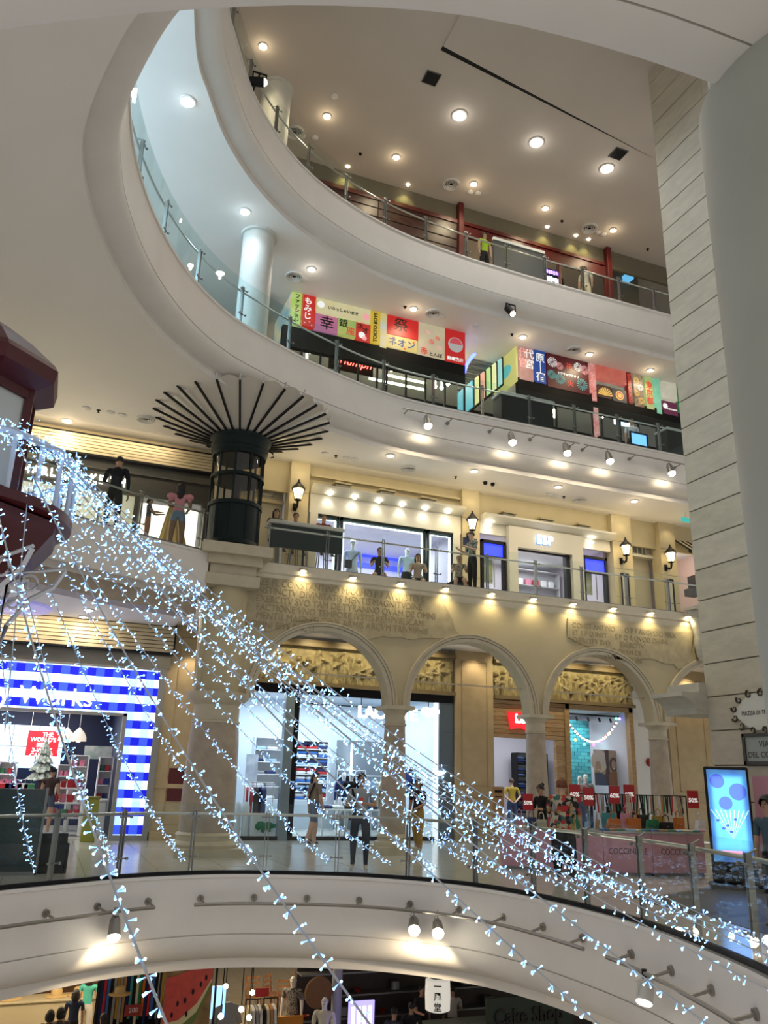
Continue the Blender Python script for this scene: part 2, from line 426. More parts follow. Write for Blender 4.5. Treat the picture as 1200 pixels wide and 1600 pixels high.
INS1=['AES FL CONSTANTINO MAXIMO P F AVGVSTO S','INSTINCTV DIVINITATIS MENTIS MAGNITVDINE','EXERCITV SVO TAM DE TYRANNO QVAM DE OMNI','FACTIONE VNO TEMPORE IVSTIS REMPVBLICAM','MENTIS MAGNITVDINE ARMIS ARCVM TRIVMPHIS','OMNI EIVS FACTI']
for k,s in enumerate(INS1):
    p=ay(400+(0 if k < 5 else -8),906+k*13.2,YA-0.037)
    put_text('inscription',s,0.225,(p.x,YA-0.038,p.z-0.03),M_tabt,arc,align='LEFT',ext=0.004,sx=0.86)
INS2=['CONST ANTINO      O P F AVGVSTO MAX','ET S P Q INST     S P Q R QVOD DIVINI','EXERCITV SVO      EXERCITV','          TYRANNO QVAM DE','                    VNO TEMPORE']
for k,s in enumerate(INS2):
    p=ay(894,974+k*11.5,YA-0.037)
    put_text('inscription',s,0.20,(p.x,YA-0.038,p.z-0.04),M_tabt,arc,align='LEFT',ext=0.004,sx=0.9)

# ---------------------------------------------------------------- columns of the arcade
def column(x,y,r,label,zcap=ZSP,big=False,grp=None):
    t=thing('stone_column',label,'column',(x,y,0),0,grp)
    b=MB();b.box(x-r*1.55,x+r*1.55,y-r*1.55,y+r*1.55,0,0.17);b.build('plinth',M_mould,t)
    b=MB();b.lathe([(r*1.45,0.17),(r*1.48,0.21),(r*1.42,0.26),(r*1.22,0.28),(r*1.20,0.33),(r*1.28,0.36),(r*1.22,0.41),(r*1.05,0.43)],(x,y,0),28);b.build('base',M_mould,t)
    prof=[];z0,z1=0.43,zcap-(0.45 if not big else 0.55)
    for k in range(9): q=k/8;prof.append((r*(1.04-0.20*q**1.6),z0+(z1-z0)*q))
    b=MB();b.lathe(prof,(x,y,0),28);b.build('shaft',M_colst if not big else M_colst,t)
    rt=r*0.84;b=MB();b.lathe([(rt,z1),(rt*1.12,z1+0.01),(rt*1.14,z1+0.04),(rt*1.02,z1+0.06),(rt*1.0,zcap-0.20),(rt*1.1,zcap-0.17),(rt*1.35,zcap-0.09),(rt*1.36,zcap-0.08)],(x,y,0),28)
    b.box(x-rt*1.5,x+rt*1.5,y-rt*1.5,y+rt*1.5,zcap-0.085,zcap);b.build('capital',M_mould,t)
    return t
column(AX[1],18.22,0.285,'slim brown stone column between the first two arches, before the clothes shop with glowing letters')
column(AX[2],18.22,0.275,'slim grey stone column right of the red shop sign, between second and third arch')
column(AX[3],18.22,0.275,'slim stone column right of the wood-framed window, under the rightmost full arch')
# the big column under the glass lantern: round stone shaft below, smooth pier above
xb,yb=3.28,18.2
t=thing('stone_pillar','thick round stone pillar carrying the dark green glass lantern cabin','pillar',(xb,yb,0))
b=MB();b.box(xb-.72,xb+.72,yb-.72,yb+.5,0,0.16);b.build('plinth',M_mould,t)
b=MB();b.lathe([(0.69,0.16),(0.70,0.22),(0.66,0.28),(0.6,0.3),(0.6,0.36),(0.62,0.4),(0.57,0.45)],(xb,yb,0),32);b.build('base',M_mould,t)
b=MB();b.lathe([(0.56,0.45),(0.56,1.2),(0.53,2.2),(0.50,2.62)],(xb,yb,0),32);b.build('shaft',M_colst,t)
b=MB();b.lathe([(0.50,2.62),(0.52,2.63),(0.52,2.67),(0.49,2.69),(0.49,3.0),(0.56,3.05),(0.66,3.14),(0.68,3.2),(0.68,3.26),(0.50,3.27)],(xb,yb,0),32);b.build('capital',M_mould,t)
b=MB();b.lathe([(0.48,3.26),(0.48,5.55)],(xb,yb,0),32);b.build('upper_shaft',M_arc,t)
b=MB();b.box(xb-.60,xb+.60,yb-.60,yb+.2,5.55,5.80);b.box(xb-.52,xb+.52,yb-.52,yb+.2,5.80,6.02);b.box(xb-.60,xb+.62,yb-.66,yb+.2,6.02,6.22);b.box(xb-.76,xb+.80,yb-.84,yb+.2,6.22,6.46);b.build('head',M_mould,t)

# ---------------------------------------------------------------- stone wall on the right, coursed blocks with open joints
XW,YW0,YW1=12.2,6.0,13.2
b=MB();b.box(XW+0.03,XW+1.2,YW0,YW1-0.03,0,ZT);wr=struct(b.build('wall_right',M_joint))
zj=[ax(u,v,XW).z for u,v in ((1134,1196),(1127,1141.6),(1121.6,1088))]
bh=(zj[2]-zj[0])/2;z=zj[0]-bh*math.floor(zj[0]/bh)-bh
k=0;random.seed(8)
stone_m=[mat('travertine_%d' % i,c,0.55,noise=0.14,nscale=2.5,bump=0.25,bscale=12,stretch=(1,1,3)) for i,c in enumerate(((0.53,0.475,0.37),(0.51,0.46,0.355),(0.545,0.49,0.385)))]
while z < ZT-0.05:
    z0,z1=max(0,z)+0.011,min(ZT,z+bh)-0.011
    ys=[YW1,YW1-2.6+(0.9 if k % 2 else 0),YW1-5.0,YW0]
    for ya,yb2 in zip(ys,ys[1:]):
        if z1-z0 > 0.05:
            b=MB();b.rbox(XW,XW+(1.2 if ya == YW1 else 0.1),yb2+(0.002 if yb2 != YW0 else 0),ya-0.002,z0,z1,0.008);b.build('stone_block',stone_m[random.randrange(3)],wr,smooth=False)
    z += bh;k += 1
# moulded cornice at the wall's far corner
c0=ay(1060,1100,13.5);b=MB()
pr=[(-0.62,3.42),(-0.62,3.34),(-0.5,3.30),(-0.36,3.20),(-0.3,3.12),(-0.28,3.0),(0.6,3.0),(0.6,3.62),(-0.18,3.62),(-0.18,3.42)]
b.prism([(XW+o,z) for o,z in pr],YW1-0.02,YW1+0.9);b.build('corner_cornice',M_trav,wr,smooth=False)
# near round column with its two capital discs, beside the viewer
cxn,cyn,rn=3.1,2.12,0.62
t=thing('round_column','large smooth grey-green round column close by at the right edge','column',(cxn,cyn,0))
M_ncol=mat('near_column_paint',(0.42,0.44,0.40),0.55,noise=0.08,nscale=2)
b=MB();b.lathe([(rn,0),(rn,4.8)],(cxn,cyn,0),64);b.build('shaft',M_ncol,t)
# ---------------------------------------------------------------- glass railings
def arclen(path):
    L=[0]
    for a,b_ in zip(path,path[1:]): L.append(L[-1]+(b_-a).length)
    return L
def at_len(path,L,d):
    for i in range(len(L)-1):
        if d <= L[i+1]+1e-9:
            s=(d-L[i])/max(1e-9,L[i+1]-L[i]);p=path[i].lerp(path[i+1],s);t=(path[i+1]-path[i]).normalized();return p,t
    return path[-1],(path[-1]-path[-2]).normalized()
def post_mesh(h):
    b=MB()
    b.box(-0.032,-0.020,0.03,0.09,0,h-0.12);b.box(0.020,0.032,0.03,0.09,0,h-0.12)
    b.box(-0.05,0.05,0.02,0.10,0,0.03)
    for z in (0.28,h-0.22):
        b.cyl((-0.10,0.02,z),(0.10,0.02,z),0.010,n=8);b.cyl((0,0.0,z),(0,0.06,z),0.012,n=8)
        for sx in (-0.09,0.09): b.cyl((sx,-0.014,z),(sx,0.016,z),0.022,n=10)
    b.cyl((0,0.06,h-0.13),(0,0.16,h-0.08),0.011,n=8)
    me=bpy.data.meshes.new('post');me.from_pydata(b.v,[],b.f);me.materials.append(mat('post_steel',(0.26,0.26,0.25),0.38,metal=0.75));fixn(me);return me
def railing(path,z,label,spacing=1.25,h=1.12,gm=None,inset=0.10,start=0.0,end=None,hr=0.94,name='glass_railing',base=M_steeld):
    L=arclen(path);end=end if end is not None else L[-1]
    p0,_=at_len(path,L,start)
    n=max(1,round((end-start)/spacing))
    t=thing(name,label,'railing',(p0.x,p0.y,z))
    pm=post_mesh(h);gm=gm or M_glass
    def pt(d,off,zz):
        p,tg=at_len(path,L,d);nn_=Vector((-tg.y,tg.x,0));q=p+nn_*off;return Vector((q.x,q.y,zz)),tg
    for i in range(n+1):
        d=start+(end-start)*i/n;q,tg=pt(d,inset,z)
        M=Matrix.Translation(q) @ Matrix.Rotation(math.atan2(tg.y,tg.x),4,'Z');link_mesh('post',pm,M,t)
    for i in range(n):
        da,db=start+(end-start)*i/n+0.012,start+(end-start)*(i+1)/n-0.012;K=3;b=MB();vs=[];fs=[]
        for k in range(K+1):
            q,tg=pt(da+(db-da)*k/K,inset,z);n_=Vector((-tg.y,tg.x,0))*0.006
            for (o,zz) in ((-1,0.045),(1,0.045),(1,h),(-1,h)): vs.append((q.x+n_.x*o,q.y+n_.y*o,z+zz))
        for k in range(K):
            for j in range(4): fs.append((k*4+j,k*4+(j+1) % 4,k*4+4+(j+1) % 4,k*4+4+j))
        fs += [(0,1,2,3),(K*4+3,K*4+2,K*4+1,K*4)]
        b.add(vs,fs);b.build('glass_panel',gm,t,smooth=False)
    m=max(8,int((end-start)/0.3));b=MB();b.tube([pt(start+(end-start)*k/m,inset+0.155,z+hr)[0] for k in range(m+1)],0.024,8);b.build('handrail',M_chrome,t)
    b=MB();pp=[pt(start+(end-start)*k/m,inset,z)[0] for k in range(m+1)];nn2=plan_normals(pp)
    b.sweep(pp,[(-0.03,0),(0.03,0),(0.03,0.055),(-0.03,0.055)],nn2,ring=True);b.build('base_channel',base,t,smooth=False)
    return t
def path_range(path,fn):            # length along the path where fn is smallest
    L=arclen(path);best=min(range(len(path)),key=lambda i: fn(path[i]));return L[best]
railing(P1,0.0,'long curved glass railing of the gallery with the arcade shops, round the string lights',1.18,start=path_range(P1,lambda p: (p-Vector((-2.2,11.3,0))).length),end=path_range(P1,lambda p: (p-Vector((5.9,5.6,0))).length),base=M_black)
railing(P3,Z3,'curved glass railing below the lit Japanese sign panels',1.5,start=path_range(P3,lambda p: (p-Vector((-0.2,9.4,0))).length),end=path_range(P3,lambda p: (p-Vector((19,18,0))).length),gm=M_glasst)
railing(P4,Z4,'curved glass railing of the uppermost gallery before the dark red wood shopfronts',1.4,start=path_range(P4,lambda p: (p-Vector((1.1,12,0))).length),end=path_range(P4,lambda p: (p-Vector((19,18,0))).length))
railing(P2,Z2,'glass railing before the white shop window at the left, with a man leaning on it',1.55,start=path_range(P2,lambda p: (p-Vector((-4,13.8,0))).length),end=path_range(P2,lambda p: (p-Vector((2.55,17.5,0))).length))
pr2=[Vector((4.12+k*0.5,YA-0.02,0)) for k in range(33)]
railing(pr2,Z2,'straight glass railing above the arches and the row of small spotlights',1.45)
# ---------------------------------------------------------------- lamps and fittings in the ceilings
def downlight(u,v,z,r,label,group,power,col,m,spot=True,name='ceiling_downlight'):
    r *= 1.15;p=az(u,v,z);t=thing(name,label,'downlight',(p.x,p.y,z-0.03),0,group)
    b=MB();b.lathe([(r*1.25,0.03),(r*1.28,0.0),(r*1.0,-0.005),(r*0.98,0.03)],(p.x,p.y,z-0.03),20);b.build('ring',M_trim,t)
    b=MB();b.lathe([(0,-0.004),(r*0.6,-0.003),(r*0.98,0.005)],(p.x,p.y,z-0.03),20);b.build('bulb',m,t)
    if power:
        lamp('SPOT',(p.x,p.y,z-0.06),power,col,0.09,(0,0,0),R(150),0.8)
        lamp('POINT',(p.x,p.y,z-0.22),power*0.02,col,0.05)
    return t
WARM,NEUT,COOL=(1,0.80,0.52),(1,0.93,0.82),(0.72,0.88,1.0)
for u,v in [(411,72),(511,181),(619,245),(740,287),(852,325),(958,359)]:
    downlight(u,v,ZT,0.085,'small warm downlight in the back row of the topmost ceiling','back row of top ceiling downlights',120,WARM,M_lampw)
for u,v in [(718,180),(838,222),(948,263)]:
    downlight(u,v,ZT-0.0,0.15,'large bright white downlight in the front row of the topmost ceiling','front row of top ceiling downlights',160,NEUT,M_lampc)
downlight(293,158,ZC3,0.12,'white downlight in the pale blue ceiling far above the left gallery',None,60,COOL,M_lampc)
downlight(383,330,ZC3,0.10,'white downlight just above the plain round column',None,60,COOL,M_lampc)
for u,v in [(487,420),(646,482),(817,526),(921,553),(1016,578)]:
    downlight(u,v,ZC3,0.085,'warm downlight in the ceiling above the lit Japanese signs','downlights above the Japanese signs',90,NEUT if u < 500 else WARM,M_lampw)
for u,v in [(610,711),(741,735),(872,760),(991,782)]:
    downlight(u,v,ZC2,0.085,'warm downlight in the ceiling above the wall lanterns','downlights above the wall lanterns',70,WARM,M_lampw)
downlight(105,657,ZC2,0.10,'warm downlight above the left shop with white letters',None,70,WARM,M_lampw)
for u,v in [(139,952),(131,963),(301,948),(290,960)]:
    p=az(u,v,5.2);downlight(u,v,5.2,0.09,'downlight in the low ceiling left of the stone pillar','downlights left of the pillar',25,NEUT,M_lampc)
def vent(u,v,z,r,label,group=None):
    p=az(u,v,z);t=thing('round_air_vent',label,'air vent',(p.x,p.y,z-0.05),0,group)
    for k,rr in enumerate((1.0,0.78,0.56,0.34)):
        b=MB();b.lathe([(r*rr,0.05),(r*rr,0.0+0.006*k),(r*rr*0.93,0.006*k),(r*(rr-0.12),0.03)],(p.x,p.y,z-0.05),24);b.build('vent_ring',M_trim if k != 1 else M_trim,t)
    b=MB();b.lathe([(0,0.035),(r*0.98,0.04)],(p.x,p.y,z-0.05),24);b.build('vent_back',M_dark,t)
vent(705,287,ZT,0.27,'round air vent in the topmost ceiling between two warm downlights, left one')
vent(921,356,ZT,0.27,'round air vent in the topmost ceiling close to the stone wall')
vent(461,206,ZT,0.27,'round air vent in the topmost ceiling behind the railing post, far left')
for u,v,l in [(460,431,'beside the plain round column'),(677,489,'above the red sign panel'),(897,546,'above the dark firework sign')]: vent(u,v,ZC3,0.24,'round air vent in the ceiling '+l)
for u,v,l in [(638,731,'above the shop window with white mannequins'),(905,780,'above the right shop with blue-lit doors'),(228,654,'left of the fan of dark ribs')]: vent(u,v,ZC2,0.22,'round air vent in the ceiling '+l)
for u,v,s in [(674,122,0.42),(966,240,0.42)]:                 # square black openings
    p=az(u,v,ZT);t=thing('square_ceiling_hatch','square black opening in the topmost ceiling, '+('left one' if u < 800 else 'beside the stone wall'),'ceiling hatch',(p.x,p.y,ZT-0.02))
    b=MB();b.box(p.x-s/2,p.x+s/2,p.y-s/2,p.y+s/2,ZT-0.015,ZT+0.01);b.build('opening',M_black,t)
    b=MB()
    for (x0,x1,y0,y1) in ((-1,1,-1,-0.93),(-1,1,0.93,1),(-1,-0.93,-1,1),(0.93,1,-1,1)): b.box(p.x+x0*s/2,p.x+x1*s/2,p.y+y0*s/2,p.y+y1*s/2,ZT-0.022,ZT)
    b.build('frame',M_steeld,t)
# small smoke detectors and sprinkler heads
for u,v,z in [(135,637,ZC2),(173,644,ZC2),(191,648,ZC2),(508,708,ZC2),(541,715,ZC2),(555,717,ZC2),(858,772,ZC2),(867,775,ZC2),(475,436,ZC3),(693,494,ZC3),(745,508,ZC3),(735,300,ZT),(747,302,ZT),(934,363,ZT),(943,366,ZT),(472,212,ZT),(492,215,ZT),(523,150,ZT)]:
    p=az(u,v,z);t=thing('smoke_detector','small pale disc-shaped detector on a ceiling beside lights and vents','detector',(p.x,p.y,z-0.05),0,'small ceiling detectors')
    b=MB();b.lathe([(0.10,0.05),(0.10,0.025),(0.06,0.005),(0,0)],(p.x,p.y,z-0.05),16);b.build('cap',M_trim,t)
for u,v,z in [(154,641,ZC2),(525,712,ZC2),(712,745,ZC2),(881,776,ZC2),(633,479,ZC3),(800,522,ZC3),(940,587,ZC3),(563,240,ZT),(878,345,ZT),(1012,389,ZT)]:
    p=az(u,v,z);b=MB();b.lathe([(0.05,0.06),(0.05,0.05),(0.015,0.045),(0.015,0.01),(0.035,0.005),(0.0,0)],(p.x,p.y,z-0.06),10)
    tag(b.build('sprinkler_head',M_black),'tiny dark sprinkler head hanging from a ceiling','sprinkler','ceiling sprinkler heads')
# ---------------------------------------------------------------- plain round columns on the upper galleries
M_rcol=mat('round_column_paint',(0.62,0.62,0.57),0.6,noise=0.05)
def rcol(x,y,r,z0,z1,label):
    t=thing('round_column',label,'column',(x,y,z0))
    b=MB();b.lathe([(r,0),(r,z1-z0)],(x,y,z0),40);b.build('shaft',M_rcol,t)
    b=MB();b.lathe([(r,z1-z0-0.07),(r*1.16,z1-z0-0.06),(r*1.16,z1-z0)],(x,y,z0),40);b.build('collar',M_rcol,t)
p=az(405,366,ZC3);rcol(p.x+0.02,p.y+0.1,0.40,Z3,ZC3,'plain round white column behind the curved glass railing beside Japanese signs')
p=az(434,136,ZT);rcol(p.x,p.y+0.1,0.40,Z4,ZT,'plain round column on the uppermost gallery, behind a black spotlight')
# ---------------------------------------------------------------- spot rails on the gallery edges
def spot_head(t,p,aim,m,size=1.0,body=None):
    p=Vector(p);aim=Vector(aim).normalized();s=size
    b=MB();b.cyl(p-aim*0.05*s,p+aim*0.13*s,0.06*s,0.075*s,16);b.cyl(p-aim*0.11*s,p-aim*0.05*s,0.035*s,0.06*s,12);b.build('spot_body',body or M_rail,t)
    b=MB();b.ball(p+aim*0.125*s,0.072*s,12,8,sc=(1,1,1));b.build('bulb',m,t)
M_rail=mat('track_rail_metal',(0.33,0.31,0.28),0.35,metal=0.8)
M_spotw=glow('spot_bulb_glow',(1.0,0.90,0.68),22)
# rails on the third gallery edge (straight run)
YF3=18.0
def edge_rail(x0,x1,z,ybeam,lights,label):
    t=thing('track_light_rail',label,'light rail',(x0,ybeam-0.25,z))
    b=MB();b.cyl((x0,ybeam-0.28,z),(x1,ybeam-0.28,z),0.022,n=8);b.build('rail',M_rail,t)
    k=int((x1-x0)/1.2)+1
    for i in range(k):
        x=x0+0.15+(x1-x0-0.3)*i/max(1,k-1)
        b=MB();b.cyl((x,ybeam-0.28,z),(x,ybeam+0.04,z-0.02),0.016,n=6);b.cyl((x,ybeam-0.005,z-0.02),(x,ybeam+0.05,z-0.02),0.05,n=10);b.build('bracket',M_rail,t)
    for x in lights:
        b=MB();b.cyl((x,ybeam-0.28,z),(x,ybeam-0.28,z-0.16),0.012,n=6);b.build('stem',M_rail,t)
        spot_head(t,(x,ybeam-0.30,z-0.22),(0.0,-0.35,-1),M_spotw,1.45)
        lamp('SPOT',(x,ybeam-0.34,z-0.48),60,WARM,0.05,(R(35),0,0),R(130),0.7)
zr=ay(700,652,YF3-0.28).z
def xr(u,v): return ay(u,v,YF3-0.28).x
edge_rail(xr(630,622),xr(905,680),zr,YF3,[xr(667,640),xr(798,668),xr(883,688)],'track of three warm spotlights on the white beam under the Japanese signs')
edge_rail(xr(912,680),xr(1070,715),zr,YF3,[xr(949,700),xr(1045,720)],'short track of two warm spotlights on the white beam beside the stone wall')
# black stage spotlights
def stage_spot(u,v,y,label,aim,arm):
    p=ay(u,v,y);t=thing('stage_spotlight',label,'spotlight',(p.x,p.y,p.z-0.2));aim=Vector(aim).normalized()
    b=MB();b.cyl(p-aim*0.2,p+aim*0.1,0.10,0.11,14);b.cyl(p-aim*0.26,p-aim*0.2,0.05,0.10,12);b.build('housing',M_black,t)
    b=MB();b.ball(p+aim*0.10,0.085,12,8,sc=(1,1,1));b.build('lens',glow('stage_lens',(1,0.85,0.6),5),t)
    b=MB();b.bar(p+Vector((0.15,0,0)),p+Vector((0.15,0,0.24)),0.03);b.bar(p+Vector((-0.15,0,0)),p+Vector((-0.15,0,0.24)),0.03);b.bar(p+Vector((-0.16,0,0.24)),p+Vector((0.16,0,0.24)),0.03);b.bar(p+Vector((0,0,0.24)),p+Vector(arm),0.03);b.build('yoke',M_black,t)
stage_spot(798,487,18.0,'black stage spotlight hanging under the upper white beam',(0.3,-0.5,-0.8),(0,0.45,0.35))
q=az(408,128,Z4+0.45)
stage_spot(405,128,q.y-0.25,'black stage spotlight clamped outside the top railing at far left',(1,-0.2,0.1),(-0.1,0.1,-0.2))
# spots in a row under the second-floor cornice
for u,v in [(474,891),(552,902),(627,911),(697,919),(769,927),(834,935),(896,943),(959,950),(1018,957),(1075,963)]:
    p=ay(u,v,YA-0.16);t=thing('cornice_spotlight','small glowing spotlight under the cornice above the arches','spotlight',(p.x,p.y,p.z-0.03),0,'row of cornice spotlights')
    b=MB();b.lathe([(0.0,0.0),(0.07,0.005),(0.075,0.03)],(p.x,p.y,p.z-0.03),14);b.build('bulb',glow('cornice_bulb',(1,0.88,0.55),12),t)
    b=MB();b.lathe([(0.075,0.0),(0.095,0.0),(0.095,0.06),(0.06,0.08)],(p.x,p.y,p.z-0.02),14);b.box(p.x-0.02,p.x+0.02,p.y,YA-0.05,p.z+0.0,p.z+0.04);b.build('housing',M_mould,t)
    lamp('SPOT',(p.x,YA-0.24,p.z-0.08),17,(1,0.80,0.42),0.05,(R(16),0,0),R(125),0.9)
# ---------------------------------------------------------------- figures
SKIN={'tan': (0.42,0.25,0.16),'light': (0.56,0.37,0.27),'brown': (0.24,0.13,0.08),'white': (0.80,0.80,0.78)}
def cloth(name,col,**k): return mat('cloth_'+name,col,0.85,spec=0.2,**k)
def figure(loc,rz,H,pose,fit,skin='tan',hair=None,label=None,name='person',cat='person',group=None,fingers=True,girth=1.12):
    t=thing(name,label,cat,loc,rz,group);g=girth
    V=Vector
    lean=V(pose.get('lean',(0,0,0)))*H;sit=pose.get('sit',None)
    pz=0.53*H if sit is None else sit
    J={}
    J['pel']=V((0,0,pz));J['waist']=V((0,0,pz+0.09*H))+lean*0.35;J['chest']=V((0,0,pz+0.20*H))+lean*0.8
    J['neck']=V((0,0,pz+0.30*H))+lean;hd=V(pose.get('head',(0,0,0)))*H
    J['jaw']=J['neck']+V((0,-0.012*H,0.035*H))+hd*0.4;J['mid']=J['neck']+V((0,-0.010*H,0.085*H))+hd*0.8;J['top']=J['neck']+V((0,-0.004*H,0.135*H))+hd
    bones=[];sides=(('l',1),('r',-1))
    UA,FA_,HA,TH,SH=0.165*H,0.145*H,0.055*H,0.245*H,0.235*H
    rad={'pel': (0.075*H*g,0.058*H*g),'waist': (0.066*H*g,0.052*H*g),'chest': (0.082*H*g,0.060*H*g),'neck': (0.030*H,0.030*H),'jaw': (0.036*H,0.042*H),'mid': (0.044*H,0.052*H),'top': (0.030*H,0.036*H)}
    E=[('pel','waist','torso'),('waist','chest','torso'),('chest','neck','torso'),('neck','jaw','head'),('jaw','mid','head'),('mid','top','head')]
    for s,sg in sides:
        d1,d2=pose.get(s+'a',((0.13*sg,0,-1),(0.04*sg,-0.12,-1)));d1,d2=V(d1).normalized(),V(d2).normalized()
        J[s+'sh']=J['chest']+V((0.100*H*sg*g,0,0.068*H));J[s+'el']=J[s+'sh']+d1*UA;J[s+'wr']=J[s+'el']+d2*FA_;J[s+'ha']=J[s+'wr']+d2*HA
        rad[s+'sh']=(0.034*H*g,)*2;rad[s+'el']=(0.024*H*g,)*2;rad[s+'wr']=(0.016*H,)*2;rad[s+'ha']=(0.017*H,0.012*H)
        E += [('chest',s+'sh','torso'),(s+'sh',s+'el','ua'),(s+'el',s+'wr','fa'),(s+'wr',s+'ha','hand')]
        l1,l2=pose.get(s+'l',((0.04*sg,0,-1),(0.0,0.03,-1)));l1,l2=V(l1).normalized(),V(l2).normalized()
        J[s+'hi']=J['pel']+V((0.050*H*sg*g,0,-0.03*H));J[s+'kn']=J[s+'hi']+l1*TH;J[s+'an']=J[s+'kn']+l2*SH
        fd=V(pose.get(s+'f',(0.15*sg,-1,-0.15))).normalized();J[s+'to']=J[s+'an']+fd*0.085*H+V((0,0,-0.018*H))
        J[s+'he']=J[s+'an']-fd*0.02*H+V((0,0,-0.02*H))
        lg=fit.get('legfat',1.0)
        rad[s+'hi']=(0.052*H*g*lg,)*2;rad[s+'kn']=(0.036*H*g*lg,)*2;rad[s+'an']=(0.023*H*fit.get('hem',1.0),)*2;rad[s+'to']=(0.020*H,0.012*H);rad[s+'he']=(0.020*H,0.018*H)
        E += [('pel',s+'hi','hip'),(s+'hi',s+'kn','th'),(s+'kn',s+'an','sh'),(s+'an',s+'he','foot'),(s+'an',s+'to','foot')]
    # stand on the ground
    low=min(J['lto'].z,J['rto'].z,J['lhe'].z,J['rhe'].z)-0.016*H
    if pose.get('ground',True) and sit is None:
        for k in J: J[k]=J[k]-V((0,0,low))
    names=list(J);idx={k: i for i,k in enumerate(names)}
    me=bpy.data.meshes.new('body');me.from_pydata([J[k] for k in names],[(idx[a],idx[b]) for a,b,_ in E],[])
    o=bpy.data.objects.new('body',me)
    md=o.modifiers.new('skin','SKIN');md.use_smooth_shade=True;md.branch_smoothing=0.3
    sv=me.skin_vertices[0].data
    for k in names: sv[idx[k]].radius=rad[k];sv[idx[k]].use_root=(k == 'pel')
    sb=o.modifiers.new('sub','SUBSURF');sb.levels=2;sb.render_levels=2
    out=evaluated_mesh(o)
    b=MB();vs=[v.co.copy() for v in out.vertices];fs=[tuple(p.vertices) for p in out.polygons]
    slots=[fit['skin'] if 'skin' in fit else mat('skin_'+skin,SKIN[skin],0.55),fit['top'],fit['bottom'],fit['shoe'],mat('eye_dark',(0.02,0.015,0.012),0.3)]
    segs=[(J[a],J[b_],kind,0.5*(rad[a][0]+rad[b_][0])) for a,b_,kind in E]
    slv,slf,lgt,lgs=fit.get('sleeve',0.6),fit.get('fore',0.0),fit.get('thigh',1.0),fit.get('shin',1.0)
    for f in fs:
        c=sum((vs[i] for i in f),V((0,0,0)))/len(f);best=None
        for a,b_,kind,r_ in segs:
            d=b_-a;q=max(0,min(1,(c-a).dot(d)/max(1e-9,d.dot(d))));dist=(c-(a+d*q)).length-r_
            if best is None or dist < best[0]: best=(dist,kind,q,c)
        k,q=best[1],best[2]
        if k == 'torso': m=1 if c.z > J['pel'].z+fit.get('waist',0.02)*H else 2
        elif k == 'hip': m=2
        elif k == 'head': m=0
        elif k == 'ua': m=1 if q < slv or slv >= 1 else 0
        elif k == 'fa': m=1 if 0 < slf and q < slf else 0
        elif k == 'hand': m=0
        elif k == 'th': m=2 if q < lgt or lgt >= 1 else 0
        elif k == 'sh': m=2 if (q < lgs or lgs >= 1) and lgt >= 1 else 0
        else: m=3
        if k == 'torso' and c.z > J['neck'].z-0.005*H: m=0
        o2=len(b.v)
        b.mi.append(m)
    b.v=[tuple(v) for v in vs];b.f=fs
    # nose, ears, eyes
    mid,hdv=J['mid'],J['top']-J['jaw']
    up=hdv.normalized();fw=V((0,-1,0));fw=(fw-up*fw.dot(up)).normalized();rt=up.cross(fw).normalized()
    turn=pose.get('turn',0.0)
    if turn: q=Matrix.Rotation(turn,3,up);fw,rt=q @ fw,q @ rt
    b.tube([mid+fw*0.046*H+up*0.008*H,mid+fw*0.060*H-up*0.010*H,mid+fw*0.045*H-up*0.014*H],[0.004*H,0.008*H,0.006*H],6,0)
    for s in (-1,1):
        b.ball(mid+rt*s*0.017*H+fw*0.044*H+up*0.006*H,0.006*H,6,4,4);b.ball(mid+rt*s*0.044*H-up*0.004*H,0.011*H,6,4,0,(0.5,0.8,1.2))
    b.bar(mid+fw*0.046*H-up*0.026*H-rt*0.012*H,mid+fw*0.046*H-up*0.026*H+rt*0.012*H,0.006*H,0.004*H,mi=4)
    if fingers:
        for s,sg in sides:
            w,h_=J[s+'wr'],J[s+'ha'];d=(h_-w).normalized();sd=V((0,1,0)) if abs(d.y) < 0.8 else V((1,0,0));sd=(sd-d*sd.dot(d)).normalized();nn_=d.cross(sd)*sg
            for k,ln in enumerate((0.036,0.042,0.039,0.030)):
                base=h_-d*0.008*H+sd*(k-1.5)*0.0095*H;p1=base+d*ln*0.55*H-nn_*0.004*H;p2=base+d*ln*0.95*H-nn_*0.016*H
                b.tube([base,p1,p2],[0.0062*H,0.0056*H,0.0042*H],6,0)
            base=w+d*0.018*H-sd*0.012*H;b.tube([base,base-sd*0.018*H+d*0.014*H,base-sd*0.020*H+d*0.030*H-nn_*0.008*H],[0.0075*H,0.0065*H,0.005*H],6,0)
    M=MW[t.name];b.xf(M);b.build('body',slots,t,angle=80)
    hairs=hair or {}
    if hairs:
        hm=mat('hair_'+hairs['c'],{'black': (0.012,0.010,0.010),'brown': (0.05,0.03,0.02),'ginger': (0.16,0.05,0.018),'grey': (0.32,0.31,0.30)}[hairs['c']],0.6,bump=0.6,bscale=60)
        b=MB();cc=mid+up*0.012*H-fw*0.006*H;rr=0.056*H*hairs.get('vol',1.0);n,m_=16,10;vs=[];fs=[]
        for i in range(m_+1):
            th=math.pi*0.62*i/m_
            for k in range(n):
                a=2*math.pi*k/n;front=math.cos(a)     # a = 0 is the face
                lim=0.36 if front > 0.75 else (0.52 if front > 0.2 else 0.62)
                th2=min(th,math.pi*lim)
                jit=1+0.04*math.sin(5*a+i)+hairs.get('rough',0.0)*random.uniform(-1,1)
                vs.append(cc+(fw*math.cos(a)*1.02+rt*math.sin(a)*0.88)*(rr*math.sin(th2)*jit)+up*(rr*math.cos(th2)*jit))
